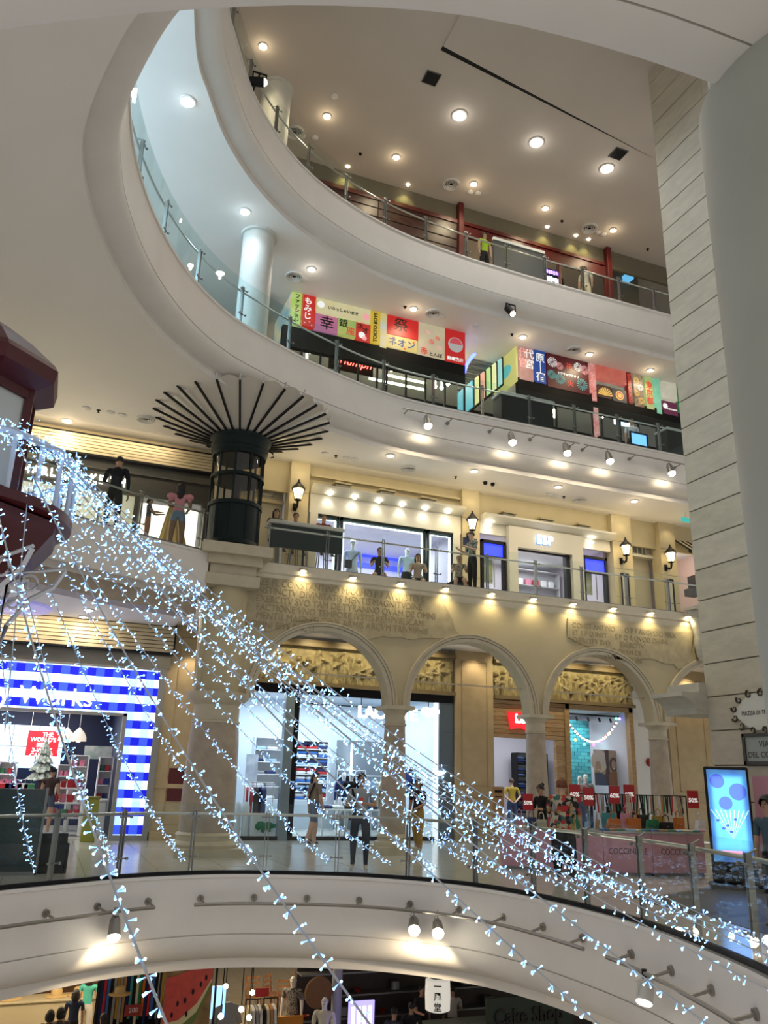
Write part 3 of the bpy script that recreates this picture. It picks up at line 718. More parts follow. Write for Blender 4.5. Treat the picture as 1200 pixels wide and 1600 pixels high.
        for i in range(m_):
            for k in range(n): fs.append((i*n+k,i*n+(k+1) % n,(i+1)*n+(k+1) % n,(i+1)*n+k))
        b.add(vs,fs)
        if hairs.get('long'):
            ln=hairs['long']*H
            for k in range(7):
                a=(k-3)*0.33;st=cc-fw*math.cos(a)*0.045*H+rt*math.sin(a)*0.046*H
                b.tube([st+up*0.01*H,st-fw*0.012*H-up*ln*0.35,st-fw*0.016*H-up*ln*0.7,st-fw*0.006*H-up*ln],[0.022*H,0.024*H,0.020*H,0.006*H],8)
        if hairs.get('bun'): b.ball(cc-fw*0.05*H+up*0.05*H,0.026*H,10,8)
        b.xf(M);b.build('hair',hm,t,angle=80)
    t['_h']=H;del t['_h']
    FIG[t.name]={k: M @ J[k] for k in J}
    return t
FIG={}
def add_child_tube(t,name,pts,r,m,n=8): b=MB();b.tube(pts,r,n);return b.build(name,m,t)
def skirt(t,z0,z1,r0,r1,m,name='skirt',flat=0.75,c=(0,0)):
    b=MB();n=28;vs=[];fs=[];K=6
    for i in range(K+1):
        q=i/K;r_=r0+(r1-r0)*q;z=z0+(z1-z0)*q
        for k in range(n):
            a=2*math.pi*k/n;w_=1+0.05*q*math.sin(7*a);vs.append((c[0]+r_*w_*math.cos(a),c[1]+r_*w_*flat*math.sin(a),z))
    for i in range(K):
        for k in range(n): fs.append((i*n+k,i*n+(k+1) % n,(i+1)*n+(k+1) % n,(i+1)*n+k))
    b.add(vs,fs);b.xf(MW[t.name]);return b.build(name,m,t)
# ---------------------------------------------------------------- first gallery: shops behind the arcade (plane y = 22)
def rect(u0,v0,u1,v1,Y): a,c=ay(u0,v0,Y),ay(u1,v1,Y);return a.x,c.x,c.z,a.z
def panel(parent,name,u0,v0,u1,v1,Y,m,t=0.04,front=None):
    x0,x1,z0,z1=rect(u0,v0,u1,v1,Y);b=MB();b.box(x0,x1,Y,Y+t,z0,z1);return b.build(name,m,parent,smooth=False)
def frame_of(parent,name,x0,x1,z0,z1,Y,w,d,m):
    b=MB();b.box(x0,x1,Y-d,Y,z1-w,z1);b.box(x0,x1,Y-d,Y,z0,z0+w);b.box(x0,x0+w,Y-d,Y,z0+w,z1-w);b.box(x1-w,x1,Y-d,Y,z0+w,z1-w)
    return b.build(name,m,parent,smooth=False)
def room(name,x0,x1,y0,y1,z0,z1,m,mf=None,mc=None):
    b=MB();b.box(x0,x1,y1,y1+0.1,z0,z1,0);b.box(x0-0.1,x0,y0,y1,z0,z1,0);b.box(x1,x1+0.1,y0,y1,z0,z1,0);b.box(x0,x1,y0,y1,z1,z1+0.1,1)
    b.box(x0,x1,y0,y1,z0-0.06,z0+0.012,2)
    return struct(b.build(name,[m,mc or M_shopw,mf or M_floor1],smooth=False))
def obj_mesh(fn,name,m):
    b=MB();fn(b);me=bpy.data.meshes.new(name);me.from_pydata(b.v,[],b.f)
    for q in (m if isinstance(m,(list,tuple)) else [m]): me.materials.append(q)
    if isinstance(m,(list,tuple)): me.polygons.foreach_set('material_index',b.mi)
    fixn(me);me.shade_smooth();me.set_sharp_from_angle(angle=R(40));return me
def place(name,me,p,label,cat,group=None,rz=0.0,s=1.0):
    M=Matrix.Translation(Vector(p)) @ Matrix.Rotation(rz,4,'Z') @ Matrix.Scale(s,4)
    return tag(link_mesh(name,me,M),label,cat,group)
YS=YS1
xg1=ay(250,1200,YS).x           # right end of the checked shopfront
xL0,xL1=ay(362,1200,YS).x,ay(706,1200,YS).x
xV0,xV1=ay(770,1200,YS).x,ay(993,1200,YS).x
xQ0,xQ1=ay(1046,1200,YS).x,ay(1108,1150,YS).x
# stone piers between the shops
def pier(x0,x1,label,n,z1=ZC1):
    o=None;b=MB();b.box(x0,x1,YS-0.12,YS+0.4,0,z1);o=struct(b.build('wall_pier_%d' % n,M_pier,smooth=False))
    w=x1-x0
    b=MB()
    for (a0,a1,c0,c1) in ((0.16*w,0.84*w,0.35,1.15),(0.16*w,0.84*w,1.45,z1-0.3)):
        for (q0,q1,r0,r1) in ((a0,a1,c0,c0+0.03),(a0,a1,c1-0.03,c1),(a0,a0+0.03,c0,c1),(a1-0.03,a1,c0,c1)): b.box(x0+q0,x0+q1,YS-0.135,YS-0.11,r0,r1)
    b.build('panel_moulding',mat('warm_stone_dark',(0.44,0.33,0.18),0.6),o,smooth=False)
    b=MB();b.box(x0-0.02,x1+0.02,YS-0.16,YS-0.1,1.22,1.32);b.box(x0-0.02,x1+0.02,YS-0.18,YS-0.1,0,0.2);b.build('dado_rail',M_pier,o,smooth=False)
    return o
pier(ay(250,1046,YS-0.05).x+0.15,xL0-0.02,'',1);pier(xL1+0.05,xV0-0.02,'',2);pier(xQ0,xQ1,'',3)
lamp('SPOT',((xL1+xV0)/2,YS-0.5,ZC1-0.05),30,WARM,0.05,(R(8),0,0),R(110),0.8)
lamp('SPOT',((xQ0+xQ1)/2,YS-0.5,ZC1-0.05),45,WARM,0.05,(R(8),0,0),R(110),0.8)
lamp('SPOT',(xg1+0.5,YS-0.5,4.7),25,WARM,0.05,(R(8),0,0),R(110),0.8)
panel(None,'poster',265,1200,291,1252,YS-0.15,mat('maroon_print',(0.10,0.012,0.015),0.4));tag(COL.objects[-1],'dark maroon poster on the stone pier left of the thick pillar','poster')
b=MB();b.box(xV1+0.02,xQ0,YS,YS+0.4,0,ZC1);struct(b.build('wall_white_strip',M_shopw))
fa=ay(1015,1191,YS-0.02);t=thing('fire_bell','round red fire alarm bell on the white wall right of the wooden shopfront','alarm',tuple(fa))
b=MB();b.cyl((fa.x,YS-0.10,fa.z),(fa.x,YS-0.01,fa.z),0.10,0.13,18);b.build('gong',mat('alarm_red',(0.35,0.015,0.012),0.4),t)
b=MB();b.cyl((fa.x,YS-0.12,fa.z),(fa.x,YS-0.10,fa.z),0.03,n=10);b.build('hub',M_chrome,t)
# carved friezes above the shopfronts
def frieze(x0,x1,z0,z1,label,seed):
    random.seed(seed);nx,nz=int((x1-x0)/0.035),26;H=[[0.0]*(nz+1) for _ in range(nx+1)]
    figs=[]
    x=x0+0.1
    while x < x1:
        figs.append((x,random.uniform(0.07,0.13),random.uniform(0.72,0.97),random.uniform(-0.10,0.10)));x += random.uniform(0.20,0.36)
    arms=[(random.uniform(x0,x1),random.uniform(0.3,0.85),random.uniform(-1,1),random.uniform(0.12,0.3)) for _ in range(int((x1-x0)*5))]
    for i in range(nx+1):
        X=x0+(x1-x0)*i/nx
        for j in range(nz+1):
            q=j/nz;h=0.0
            for (fx,fw_,top,ln) in figs:
                d=abs(X-(fx+ln*(q-0.5)))
                if d < 0.3:
                    if q < top-0.17: wv=fw_*(1.0-0.35*abs(q-0.5));h=max(h,0.16*math.sqrt(max(0,1-(d/wv)**2))*(0.75+0.25*math.sin(55*X+9*q)) if d < wv else 0)
                    dz=(q-(top-0.09))*(z1-z0)
                    rr=math.hypot(X-(fx+ln*(q-0.5)),dz)
                    if rr < 0.075: h=max(h,0.19*math.sqrt(1-(rr/0.075)**2)**0.7)
            for (axx,aq,sl,ln) in arms:
                dx=X-axx
                if abs(dx) < ln: d=abs((q-aq)-sl*dx*0.8);h=max(h,0.15*math.sqrt(max(0,1-(d/0.045)**2)) if d < 0.045 else 0)
            H[i][j]=h
    b=MB();vs=[(x0+(x1-x0)*i/nx,YS-0.04-H[i][j],z0+(z1-z0)*j/nz) for i in range(nx+1) for j in range(nz+1)]
    fs=[(i*(nz+1)+j,(i+1)*(nz+1)+j,(i+1)*(nz+1)+j+1,i*(nz+1)+j+1) for i in range(nx) for j in range(nz)]
    t=thing('carved_frieze',label,'frieze',((x0+x1)/2,YS,z0))
    b.add(vs,fs);b.build('relief',M_relief,t,angle=60)
    b=MB();b.box(x0,x1,YS-0.03,YS+0.2,z0,z1);b.build('backing',M_relief,t)
    b=MB();b.box(x0,x1,YS-0.26,YS+0.1,z1,z1+0.10);b.box(x0,x1,YS-0.16,YS+0.1,z1+0.10,z1+0.2);b.build('top_cornice',mat('bronze_trim',(0.20,0.15,0.08),0.5),t)
    b=MB();b.box(x0,x1,YS-0.22,YS+0.1,z0-0.10,z0);b.build('bottom_ledge',mat('bronze_trim',(0.2,0.15,0.08),0.5),t)
    return t
frieze(xL0+0.05,xL1+0.02,4.06,5.02,'carved stone frieze of crowded figures above the shop with glowing white letters',3)
frieze(xV0+0.02,xV1,4.06,5.02,'carved stone frieze of crowded figures above the wooden plank shopfront',4)
frieze(xQ1+0.02,xQ1+1.6,4.06,5.02,'short piece of carved frieze at far right beside the stone wall',6)
for k in range(5):
    xx=xL0+0.8+k*1.15
    lamp('SPOT',(xx,YS-1.0,ZC1-0.06),34,(1,0.82,0.45),0.05,(R(52),0,0),R(100),0.8)
for k in range(4):
    xx=xV0+0.4+k*1.2
    lamp('SPOT',(xx,YS-1.0,ZC1-0.06),34,(1,0.82,0.45),0.05,(R(52),0,0),R(100),0.8)
for u,v in ((947,1041),(1106,1056)):
    downlight(u,v,ZC1,0.11,'bright downlight in the ceiling behind the arches, '+('third arch' if u < 1000 else 'beside the stone wall'),None,30,WARM,M_lampw)
cv=az(757,1027,ZC1-0.1);b=MB();b.lathe([(0.09,0.1),(0.09,0.05),(0.07,0.02),(0,-0.02)],(cv.x,cv.y,cv.z),14);tag(b.build('security_camera',M_steeld),'dark dome security camera under the ceiling behind the second arch','camera')
# dark green panelled ceiling strips seen through the arches
M_brz=mat('bronze_trim',(0.2,0.15,0.08),0.5)
# tie rods through the arches
for i,(xl,xr_) in enumerate(bay[:3]):
    b=MB();b.cyl((xl-0.1,YA+0.2,ZSP+0.62),(xr_+0.1,YA+0.2,ZSP+0.62),0.018,n=6)
    tag(b.build('tie_rod',M_mould),'thin tie rod spanning the %s arch' % ('first','second','third')[i],'rod')

# ---- shop with glowing letters and crocodile
x0,x1=xL0,xL1
room('wall_clothes_shop',x0+0.05,x1-0.05,YS+0.15,27.0,0,4.0,mat('shop_blue_white',(0.70,0.78,0.86),0.6),mc=mat('shop_ceiling',(0.62,0.68,0.75),0.7))
lamp('AREA',((x0+x1)/2,24.4,3.9),200,(0.80,0.90,1.0),5.0,(0,0,0),sy=3.5)
t=thing('shopfront','glass shopfront in a black frame with glowing letters and a crocodile emblem','shopfront',((x0+x1)/2,YS,0))
b=MB();b.box(x0,x1+0.02,YS-0.06,YS+0.12,3.74,3.96);b.build('frame_head',M_black,t,smooth=False)
M_bgm=mat('blue_grey_panel',(0.10,0.14,0.18),0.35)
xa,xb2=ay(440,1200,YS).x,ay(462,1200,YS).x
b=MB();b.box(xa,xb2-0.14,YS-0.05,YS+0.2,0,3.74);b.build('mullion',mat('blue_grey_light',(0.22,0.29,0.34),0.35),t,smooth=False)
b=MB();b.box(xb2-0.14,xb2,YS-0.05,YS+0.2,0,3.74);b.build('mullion',M_black,t,smooth=False)
xc=ay(679,1200,YS).x
for z0,z1 in ((0,1.12),(1.13,2.0),(2.01,2.9),(2.91,3.74)):
    b=MB();b.box(xc+0.12,x1+0.02,YS-0.05,YS+0.2,z0,z1);b.build('side_panel',M_bgm,t,smooth=False)
b=MB();b.box(xc,xc+0.1,YS-0.03,YS+0.1,0,3.74);b.build('light_strip',mat('strip_white',(0.8,0.86,0.9),0.4,emit=(0.8,0.9,1),es=0.6),t,smooth=False)
for (ga,gb) in ((x0,xa),(xb2,xc)):
    b=MB();b.box(ga,gb,YS+0.02,YS+0.035,0.1,3.74);b.build('glass_pane',M_shopgl,t,smooth=False)
b=MB();b.box(x0,xc,YS-0.02,YS+0.06,0,0.1);b.build('sill',M_black,t,smooth=False)
b=MB();b.cyl((xb2,YS+0.1,3.5),(xc,YS+0.1,3.5),0.015,n=6);b.build('sign_rail',M_black,t)
M_sgl=glow('white_sign_glow',(0.86,0.94,1.0),6)
pl=ay(562,1110,YS);prr=ay(652,1113,YS)
put_text('sign_letters','LACOSTE',0.44,((pl.x+prr.x)/2-0.03,YS+0.0,3.34),M_sgl,t,ext=0.03,bold=0.012,sx=(prr.x-pl.x)/1.83)
def croc(cx,cz,L,y,parent,m):
    poly=[(-.50,.08),(-.40,.20),(-.22,.22),(-.10,.16),(0.06,.20),(.20,.16),(.34,.10),(.50,.16),(.48,.08),(.34,.03),(.50,-.02),(.30,-.04),(.16,-.08),(.18,-.20),(.06,-.20),(.04,-.10),(-.10,-.12),(-.12,-.24),(-.24,-.22),(-.24,-.10),(-.40,-.14),(-.50,-.06)]
    b=MB();b.prism([(cx+a*L,cz+c*L) for a,c in poly],y-0.03,y+0.02);return b.build('crocodile_emblem',m,parent,smooth=False)
cc=ay(674,1113,YS);croc(cc.x,cc.z,0.62,YS,t,M_sgl)
for u in (565,670): q=ay(u,1098,YS);b=MB();b.cyl((q.x,YS+0.02,3.42),(q.x,YS+0.02,3.76),0.012,n=6);b.build('hanger',M_black,t)
cc=ay(687,1208,YS-0.06);croc(cc.x,cc.z,0.30,YS-0.07,t,M_sgl)
# fittings inside
M_shw=mat('display_white',(0.82,0.84,0.86),0.45);M_rk=mat('rack_white',(0.75,0.77,0.78),0.4)
FC={'white': (0.75,0.77,0.8),'navy': (0.015,0.03,0.12),'blue': (0.05,0.16,0.5),'red': (0.5,0.03,0.04),'green': (0.03,0.22,0.10),'black': (0.015,0.015,0.018),'sky': (0.35,0.55,0.8),'grey': (0.3,0.31,0.33),'cream': (0.65,0.58,0.42),'pink': (0.65,0.3,0.4),'orange': (0.55,0.16,0.03),'tan': (0.4,0.24,0.12),'teal': (0.05,0.3,0.32),'denim': (0.06,0.09,0.18),'mustard': (0.42,0.26,0.04)}
def cl(n): return cloth(n,FC[n])
def folded(n): return obj_mesh(lambda b: b.rbox(-0.16,0.16,-0.14,0.14,0,0.085,0.03),'folded_'+n,cl(n))
FOLD={n: folded(n) for n in ('white','navy','blue','red','sky','black','denim','grey')}
def garment_fn(b):
    poly=[(-.22,-.02),(-.06,.04),(.06,.04),(.22,-.02),(.30,-.30),(.22,-.33),(.18,-.18),(.19,-.72),(-.19,-.72),(-.18,-.18),(-.22,-.33),(-.30,-.30)]
    b.prism([(0+a,c) for a,c in poly],-0.03,0.03);b.tube([(-.1,0,.02),(0,0,.10),(0.02,0,.14),(0,0,.17)],0.008,5)
GAR={n: obj_mesh(garment_fn,'hanging_'+n,cl(n)) for n in FC}
def shelf_unit(name,label,x0,x1,y,z0,z1,n,d,m,back=None):
    t=thing(name,label,'shelf',((x0+x1)/2,y,z0));b=MB();b.box(x0,x1,y+d-0.02,y+d,z0,z1);b.build('back_panel',back or m,t,smooth=False)
    zs=[z0+(z1-z0)*k/n for k in range(n+1)]
    for z in zs: b=MB();b.box(x0,x1,y,y+d-0.02,z-0.012,z+0.012);b.build('shelf_board',m,t,smooth=False)
    for x in (x0,x1): b=MB();b.box(x-0.015,x+0.015,y,y+d,z0,z1);b.build('upright',m,t,smooth=False)
    return zs
def rack(name,label,x0,x1,y,z,m,cols,glabel,ggroup,rz=0.0,step=0.12):
    t=thing(name,label,'clothes rack',((x0+x1)/2,y,0.013));b=MB();b.cyl((x0,y,z),(x1,y,z),0.014,n=8);b.build('bar',m,t)
    for x in (x0,x1):
        b=MB();b.cyl((x,y,0.02),(x,y,z),0.014,n=8);b.box(x-0.02,x+0.02,y-0.25,y+0.25,0.013,0.035);b.build('leg',m,t)
    n=int((x1-x0-0.1)/step)
    for k in range(n):
        c=cols[k % len(cols)];place('hanging_garment',GAR[c],(x0+0.08+k*step,y,z-0.17),glabel,'garment',ggroup,R(90+random.uniform(-12,12)),1.0)
random.seed(31)
# striped wall of folded polo shirts
q0,q1=ay(463,1185,25.4),ay(510,1250,25.4)
zs=shelf_unit('wall_shelf','white wall shelf packed with striped rows of folded polo shirts',q0.x,q1.x,25.4,0.9,2.65,7,0.4,M_shw)
cols=['blue','white','red','navy','sky','navy','blue','white']
for i,z in enumerate(zs[:-1]):
    n=int((q1.x-q0.x)/0.34)
    for k in range(n):
        for h in range(2): place('folded_shirt',FOLD[cols[(i*3+k//2+h) % 8]],(q0.x+0.19+k*0.345,25.58,z+0.013+h*0.087),'folded polo shirt on the white striped wall shelf','shirt','folded polo shirts on the wall shelf')
q0,q1=ay(398,1180,25.6),ay(440,1250,25.6)
zs=shelf_unit('wall_shelf','pale wall shelf with a few folded shirts behind the left shop window',q0.x,q1.x,25.6,0.9,2.7,5,0.4,M_shw)
for i,z in enumerate(zs[:-1]):
    for k in range(int((q1.x-q0.x)/0.36)): place('folded_shirt',FOLD[['sky','white','grey','navy'][(i+k) % 4]],(q0.x+0.2+k*0.36,25.78,z+0.013),'folded shirt on the pale shelf behind the left shop window','shirt','folded shirts on the left shelf')
panel(None,'wall_poster',386,1178,401,1222,25.2,mat('poster_grey',(0.22,0.26,0.34),0.5,col2=(0.5,0.52,0.55),nscale=2.5));tag(COL.objects[-1],'grey-blue fashion poster at the left end of the bright clothes shop','poster')
qa,qb=ay(383,1222,23.0),ay(428,1222,23.0)
rack('clothes_rack','white clothes rack with red and navy clothes in the left shop window',qa.x,qb.x,23.0,qa.z,M_rk,['red','red','black','navy','navy','white'],'garment hanging on the white rack in the left shop window','clothes on the left window rack')
qa,qb=ay(528,1190,25.5),ay(572,1190,25.5)
b=MB();q2=ay(528,1160,26.2);q3=ay(600,1160,26.2);b.box(q2.x,q3.x,26.2,26.3,0,2.75);tag(b.build('display_wall',mat('slate_panel',(0.16,0.19,0.22),0.5),smooth=False),'slate grey display wall inside the bright clothes shop','display wall')
rack('clothes_rack','white clothes rack of dark clothes before the slate display wall',qa.x,qb.x,25.5,qa.z-0.25,M_rk,['black','navy','black','grey','black'],'dark garment on the rack before the slate wall','dark clothes before the slate wall')
qa,qb=ay(556,1212,23.4),ay(604,1212,23.4)
rack('clothes_rack','clothes rack of pale blue and cream clothes behind the man with a phone',qa.x,qb.x,23.4,qa.z,M_rk,['sky','sky','white','sky','cream','cream','navy'],'pale garment hanging behind the man with a phone','pale clothes behind the phone user',step=0.14)
qa,qb=ay(632,1195,24.6),ay(650,1195,24.6)
rack('clothes_rack','short clothes rack right of the middle column, with dark clothes',qa.x,qb.x+0.3,24.6,qa.z,M_rk,['navy','black','grey','black'],'dark garment on the short rack right of the middle column','dark clothes right of the column')
t=thing('wall_screen','tall framed screen on the shop wall right of the middle column','screen',tuple(ay(664,1215,24.8)))
xx0,xx1,zz0,zz1=rect(653,1163,676,1222,24.8);frame_of(t,'frame',xx0,xx1,zz0,zz1,24.8,0.06,0.05,M_steeld)
b=MB();b.box(xx0+0.05,xx1-0.05,24.77,24.8,zz0+0.05,zz1-0.05);b.build('display',mat('screen_blue',(0.2,0.25,0.4),0.3,emit=(0.35,0.45,0.7),es=0.5),t)
t=thing('tube_lamp','upright glowing tube light before the slate display wall','lamp',tuple(ay(548,1215,26.0)))
a,c=ay(548,1215,26.0),ay(548,1163,26.0);b=MB();b.cyl((a.x,26,a.z),(a.x,26,c.z),0.03,n=10);b.build('tube',M_sgl,t);b=MB();b.cyl((a.x,26,a.z-0.06),(a.x,26,a.z),0.045,n=10);b.cyl((a.x,26,c.z),(a.x,26,c.z+0.06),0.045,n=10);b.build('end_cap',M_trim,t)
def table(label,x0,x1,y0,y1,h,m,name='display_table'):
    t=thing(name,label,'table',((x0+x1)/2,(y0+y1)/2,0));b=MB();b.rbox(x0,x1,y0,y1,h-0.05,h,0.01);b.build('tabletop',m,t,smooth=False)
    for x in (x0+0.06,x1-0.06):
        for y in (y0+0.06,y1-0.06): b=MB();b.box(x-0.025,x+0.025,y-0.025,y+0.025,0.013,h-0.05);b.build('leg',m,t,smooth=False)
    return t
q=ay(505,1285,23.0);table('white display table of caps and folded clothes in the middle of the clothes shop',q.x-0.1,q.x+1.7,22.9,23.7,0.75,M_shw)
for k in range(9): place('folded_shirt',FOLD[['navy','white','black','red','navy','sky','white','black','grey'][k]],(q.x+0.1+(k % 5)*0.34,23.1+0.32*(k//5),0.755),'folded garment on the middle display table','shirt','folded clothes on the middle table')
q=ay(415,1295,22.6);b=MB();b.rbox(q.x-0.42,q.x+0.42,22.5,23.1,0.013,0.62,0.02);bx_=thing('display_plinth','white plinth with a green crocodile print behind the left shop window','plinth',(q.x,22.8,0.013));b.build('block',M_shw,bx_,smooth=False)
croc(q.x,0.30,0.62,22.49,bx_,cl('green'))
for k in range(2):
    b=MB();xx=q.x-0.75+k*0.22
    b.lathe([(0.10,0),(0.10,0.75),(0.075,0.85),(0.02,0.9),(0,0.9)],(xx,22.75,0.013),16);tag(b.build('display_stand',M_shw),'white rounded display stand at the left window, '+('outer' if k == 0 else 'inner')+' one','stand')

# ---- shop with wooden planks
x0,x1=xV0,xV1
room('wall_denim_shop',x0+0.1,x1-0.05,YS+0.16,27.0,0,3.9,mat('denim_shop_wall',(0.5,0.5,0.55),0.6),mf=mat('grey_floor',(0.2,0.2,0.2),0.4))
lamp('AREA',((x0+x1)/2,24.2,3.8),110,(0.95,0.95,1.0),3.5,(0,0,0),sy=3)
M_pl=[mat('pine_plank_%d' % k,c,0.5,noise=0.35,nscale=9,stretch=(0.4,4,9)) for k,c in enumerate(((0.50,0.33,0.16),(0.56,0.38,0.20),(0.46,0.29,0.13)))]
t=thing('shopfront','pine plank shopfront with a red batwing sign and a large display window','shopfront',((x0+x1)/2,YS,0))
xd1=ay(868,1200,YS).x;xw0=ay(884,1200,YS).x;xw1=ay(985,1200,YS).x
ztop,zdoor=3.95,ay(775,1152,YS).z
n=9;hh=(ztop-zdoor)/n
for k in range(n):
    for (pa,pb) in ((x0,x0+1.5),(x0+1.51,xw0-0.02)):
        b=MB();b.rbox(pa,pb,YS-0.06-0.006*(k % 2),YS+0.1,zdoor+k*hh+0.004,zdoor+(k+1)*hh-0.004,0.006);b.build('plank',M_pl[(k*2+int(pa > x0)) % 3],t,smooth=False)
xm=ay(868,1180,YS).x
n=15;hh2=zdoor/n
for k in range(n): b=MB();b.rbox(xm+0.0,xw0-0.02,YS-0.055-0.006*(k % 2),YS+0.1,k*hh2+0.004,(k+1)*hh2-0.004,0.006);b.build('plank',M_pl[(k*2) % 3],t,smooth=False)
b=MB();b.box(xw0-0.03,xw0+0.14,YS-0.10,YS+0.12,0,ztop);b.box(xw1,xw1+0.15,YS-0.10,YS+0.12,0,ztop);b.box(xw0,xw1+0.15,YS-0.10,YS+0.12,ztop-0.14,ztop);b.build('window_frame',M_pl[0],t,smooth=False)
b=MB();b.box(xw0+0.14,xw1,YS+0.0,YS+0.015,0.5,ztop-0.14);b.build('glass_pane',M_shopgl,t,smooth=False)
sg=rect(794,1112,840,1140,YS-0.15);sx0=sg[0];sx1=sx0+1.25;sz0,sz1=sg[2]-0.02,sg[3]
b=MB();b.prism([(sx0,sz1),(sx1,sz1),(sx1-0.1,sz0),((sx0+sx1)/2+0.2,sz0+0.06),((sx0+sx1)/2,sz0-0.02),((sx0+sx1)/2-0.2,sz0+0.06),(sx0+0.1,sz0)],YS-0.16,YS-0.07)
sgo=b.build('sign',mat('batwing_red',(0.55,0.012,0.015),0.4,emit=(0.9,0.02,0.03),es=0.7),t,smooth=False)
put_text('sign_letters',"Levi's",0.36,((sx0+sx1)/2,YS-0.17,(sz0+sz1)/2+0.05),glow('sign_white',(1,1,1),2.5),sgo,bold=0.012,ext=0.01)
# inside: shelf of jeans, teal brick display, poster, neon
q0,q1=ay(808,1178,26.3),ay(857,1240,26.3)
zs=shelf_unit('jeans_shelf','black metal shelf of folded jeans beside the wooden plank pillar',q0.x,q1.x,26.3,0.6,2.6,5,0.4,M_black,back=M_shopw)
for i,z in enumerate(zs[:-1]):
    for k in range(int((q1.x-q0.x)/0.36)):
        for h in range(3): place('folded_jeans',FOLD[['denim','black','navy'][(i+k+h) % 3]],(q0.x+0.2+k*0.36,26.5,z+0.013+0.087*h),'folded pair of jeans on the black shelf','jeans','folded jeans on the black shelf')
M_tb=[mat('teal_brick_%d' % k,c,0.6) for k,c in enumerate(((0.04,0.33,0.38),(0.06,0.40,0.44),(0.03,0.28,0.34)))]
q0,q1=ay(884,1120,24.0),ay(926,1250,24.0);b=MB();b.box(q0.x,q1.x,24.0,24.1,0.0,3.6)
tw=thing('brick_display_wall','turquoise brick display wall inside the wood-framed window','display wall',((q0.x+q1.x)/2,24,0));b.build('mortar',mat('teal_mortar',(0.03,0.24,0.28),0.8),tw)
bw,bhh=0.26,0.115;me_b=[obj_mesh(lambda b: b.box(-bw/2+0.006,bw/2-0.006,-0.02,0.02,0.006,bhh-0.006),'brick',m_) for m_ in M_tb]
r_=0;z=0.9
while z < 3.55:
    x=q0.x+bw/2+(bw/2 if r_ % 2 else 0)
    while x < q1.x-bw/2+0.02: link_mesh('brick',me_b[random.randrange(3)],Matrix.Translation((x,23.99,z)),tw);x += bw
    z += bhh;r_ += 1
lamp('SPOT',((q0.x+q1.x)/2,23.0,3.6),60,(0.8,1,1),0.05,(R(40),0,0),R(100),0.8)
# poster of two people laughing (generic figures)
px0,px1,pz0,pz1=rect(927,1171,968,1228,22.9);t=thing('window_poster','large window poster of two laughing people in jackets','poster',((px0+px1)/2,22.9,pz0))
b=MB();b.box(px0,px1,22.9,22.92,pz0,pz1);b.build('sheet',mat('poster_sand',(0.55,0.40,0.27),0.6,noise=0.2),t,smooth=False)
def flat(px_,m,y,nm='print'): b=MB();b.prism([(px0+a*(px1-px0),pz0+c*(pz1-pz0)) for a,c in px_],y-0.004,y);return b.build(nm,m,t,smooth=False)
def oval(cx,cz,rx,rz_,n=16): return [(cx+rx*math.cos(2*math.pi*k/n),cz+rz_*math.sin(2*math.pi*k/n)) for k in range(n)]
flat(oval(0.22,0.68,0.34,0.32),mat('poster_hat',(0.75,0.7,0.62),0.6),22.9);flat([(0.45,1),(0.62,1),(0.60,0.6),(0.66,0.2),(0.62,0),(0.35,0),(0.5,0.5)],mat('poster_plum',(0.06,0.025,0.04),0.6),22.897)
flat(oval(0.16,0.52,0.12,0.16),mat('skin_light',SKIN['light'],0.55),22.894);flat([(0,0),(0.5,0),(0.42,0.3),(0.2,0.36),(0,0.34)],cl('denim'),22.891)
flat(oval(0.80,0.60,0.17,0.2),mat('poster_hair',(0.10,0.045,0.025),0.6),22.894);flat(oval(0.80,0.58,0.09,0.14),mat('skin_light',SKIN['light'],0.55),22.890);flat([(0.58,0),(1,0),(1,0.34),(0.85,0.42),(0.7,0.4),(0.58,0.3)],cloth('poster_rust',(0.32,0.13,0.06)),22.887)
flat([(0.77,0.50),(0.84,0.50),(0.82,0.46),(0.78,0.46)],M_shopw,22.884);flat([(0.12,0.45),(0.2,0.45),(0.18,0.42),(0.14,0.42)],M_shopw,22.889)
qn=ay(974,1205,23.2);t=thing('neon_sign','small blue neon strip sign beside the poster of two people','neon sign',tuple(qn));M_nb=glow('neon_blue',(0.08,0.12,1.0),4)
for dz in (-0.34,0.34): b=MB();b.box(qn.x-0.11,qn.x+0.11,23.18,23.22,qn.z+dz-0.13,qn.z+dz+0.13);b.build('neon_block',M_nb,t)
b=MB();x_,z_=qn.x,qn.z;b.tube([(x_-0.07,23.2,z_-0.17),(x_+0.07,23.2,z_-0.17),(x_+0.07,23.2,z_+0.17),(x_-0.07,23.2,z_+0.17)],0.016,6,closed=True);b.build('neon_tube',glow('neon_white',(0.7,0.8,1),3),t);b=MB();b.cyl((x_,23.22,z_+0.2),(x_,23.22,3.9),0.01,n=6);b.build('cord',M_black,t)
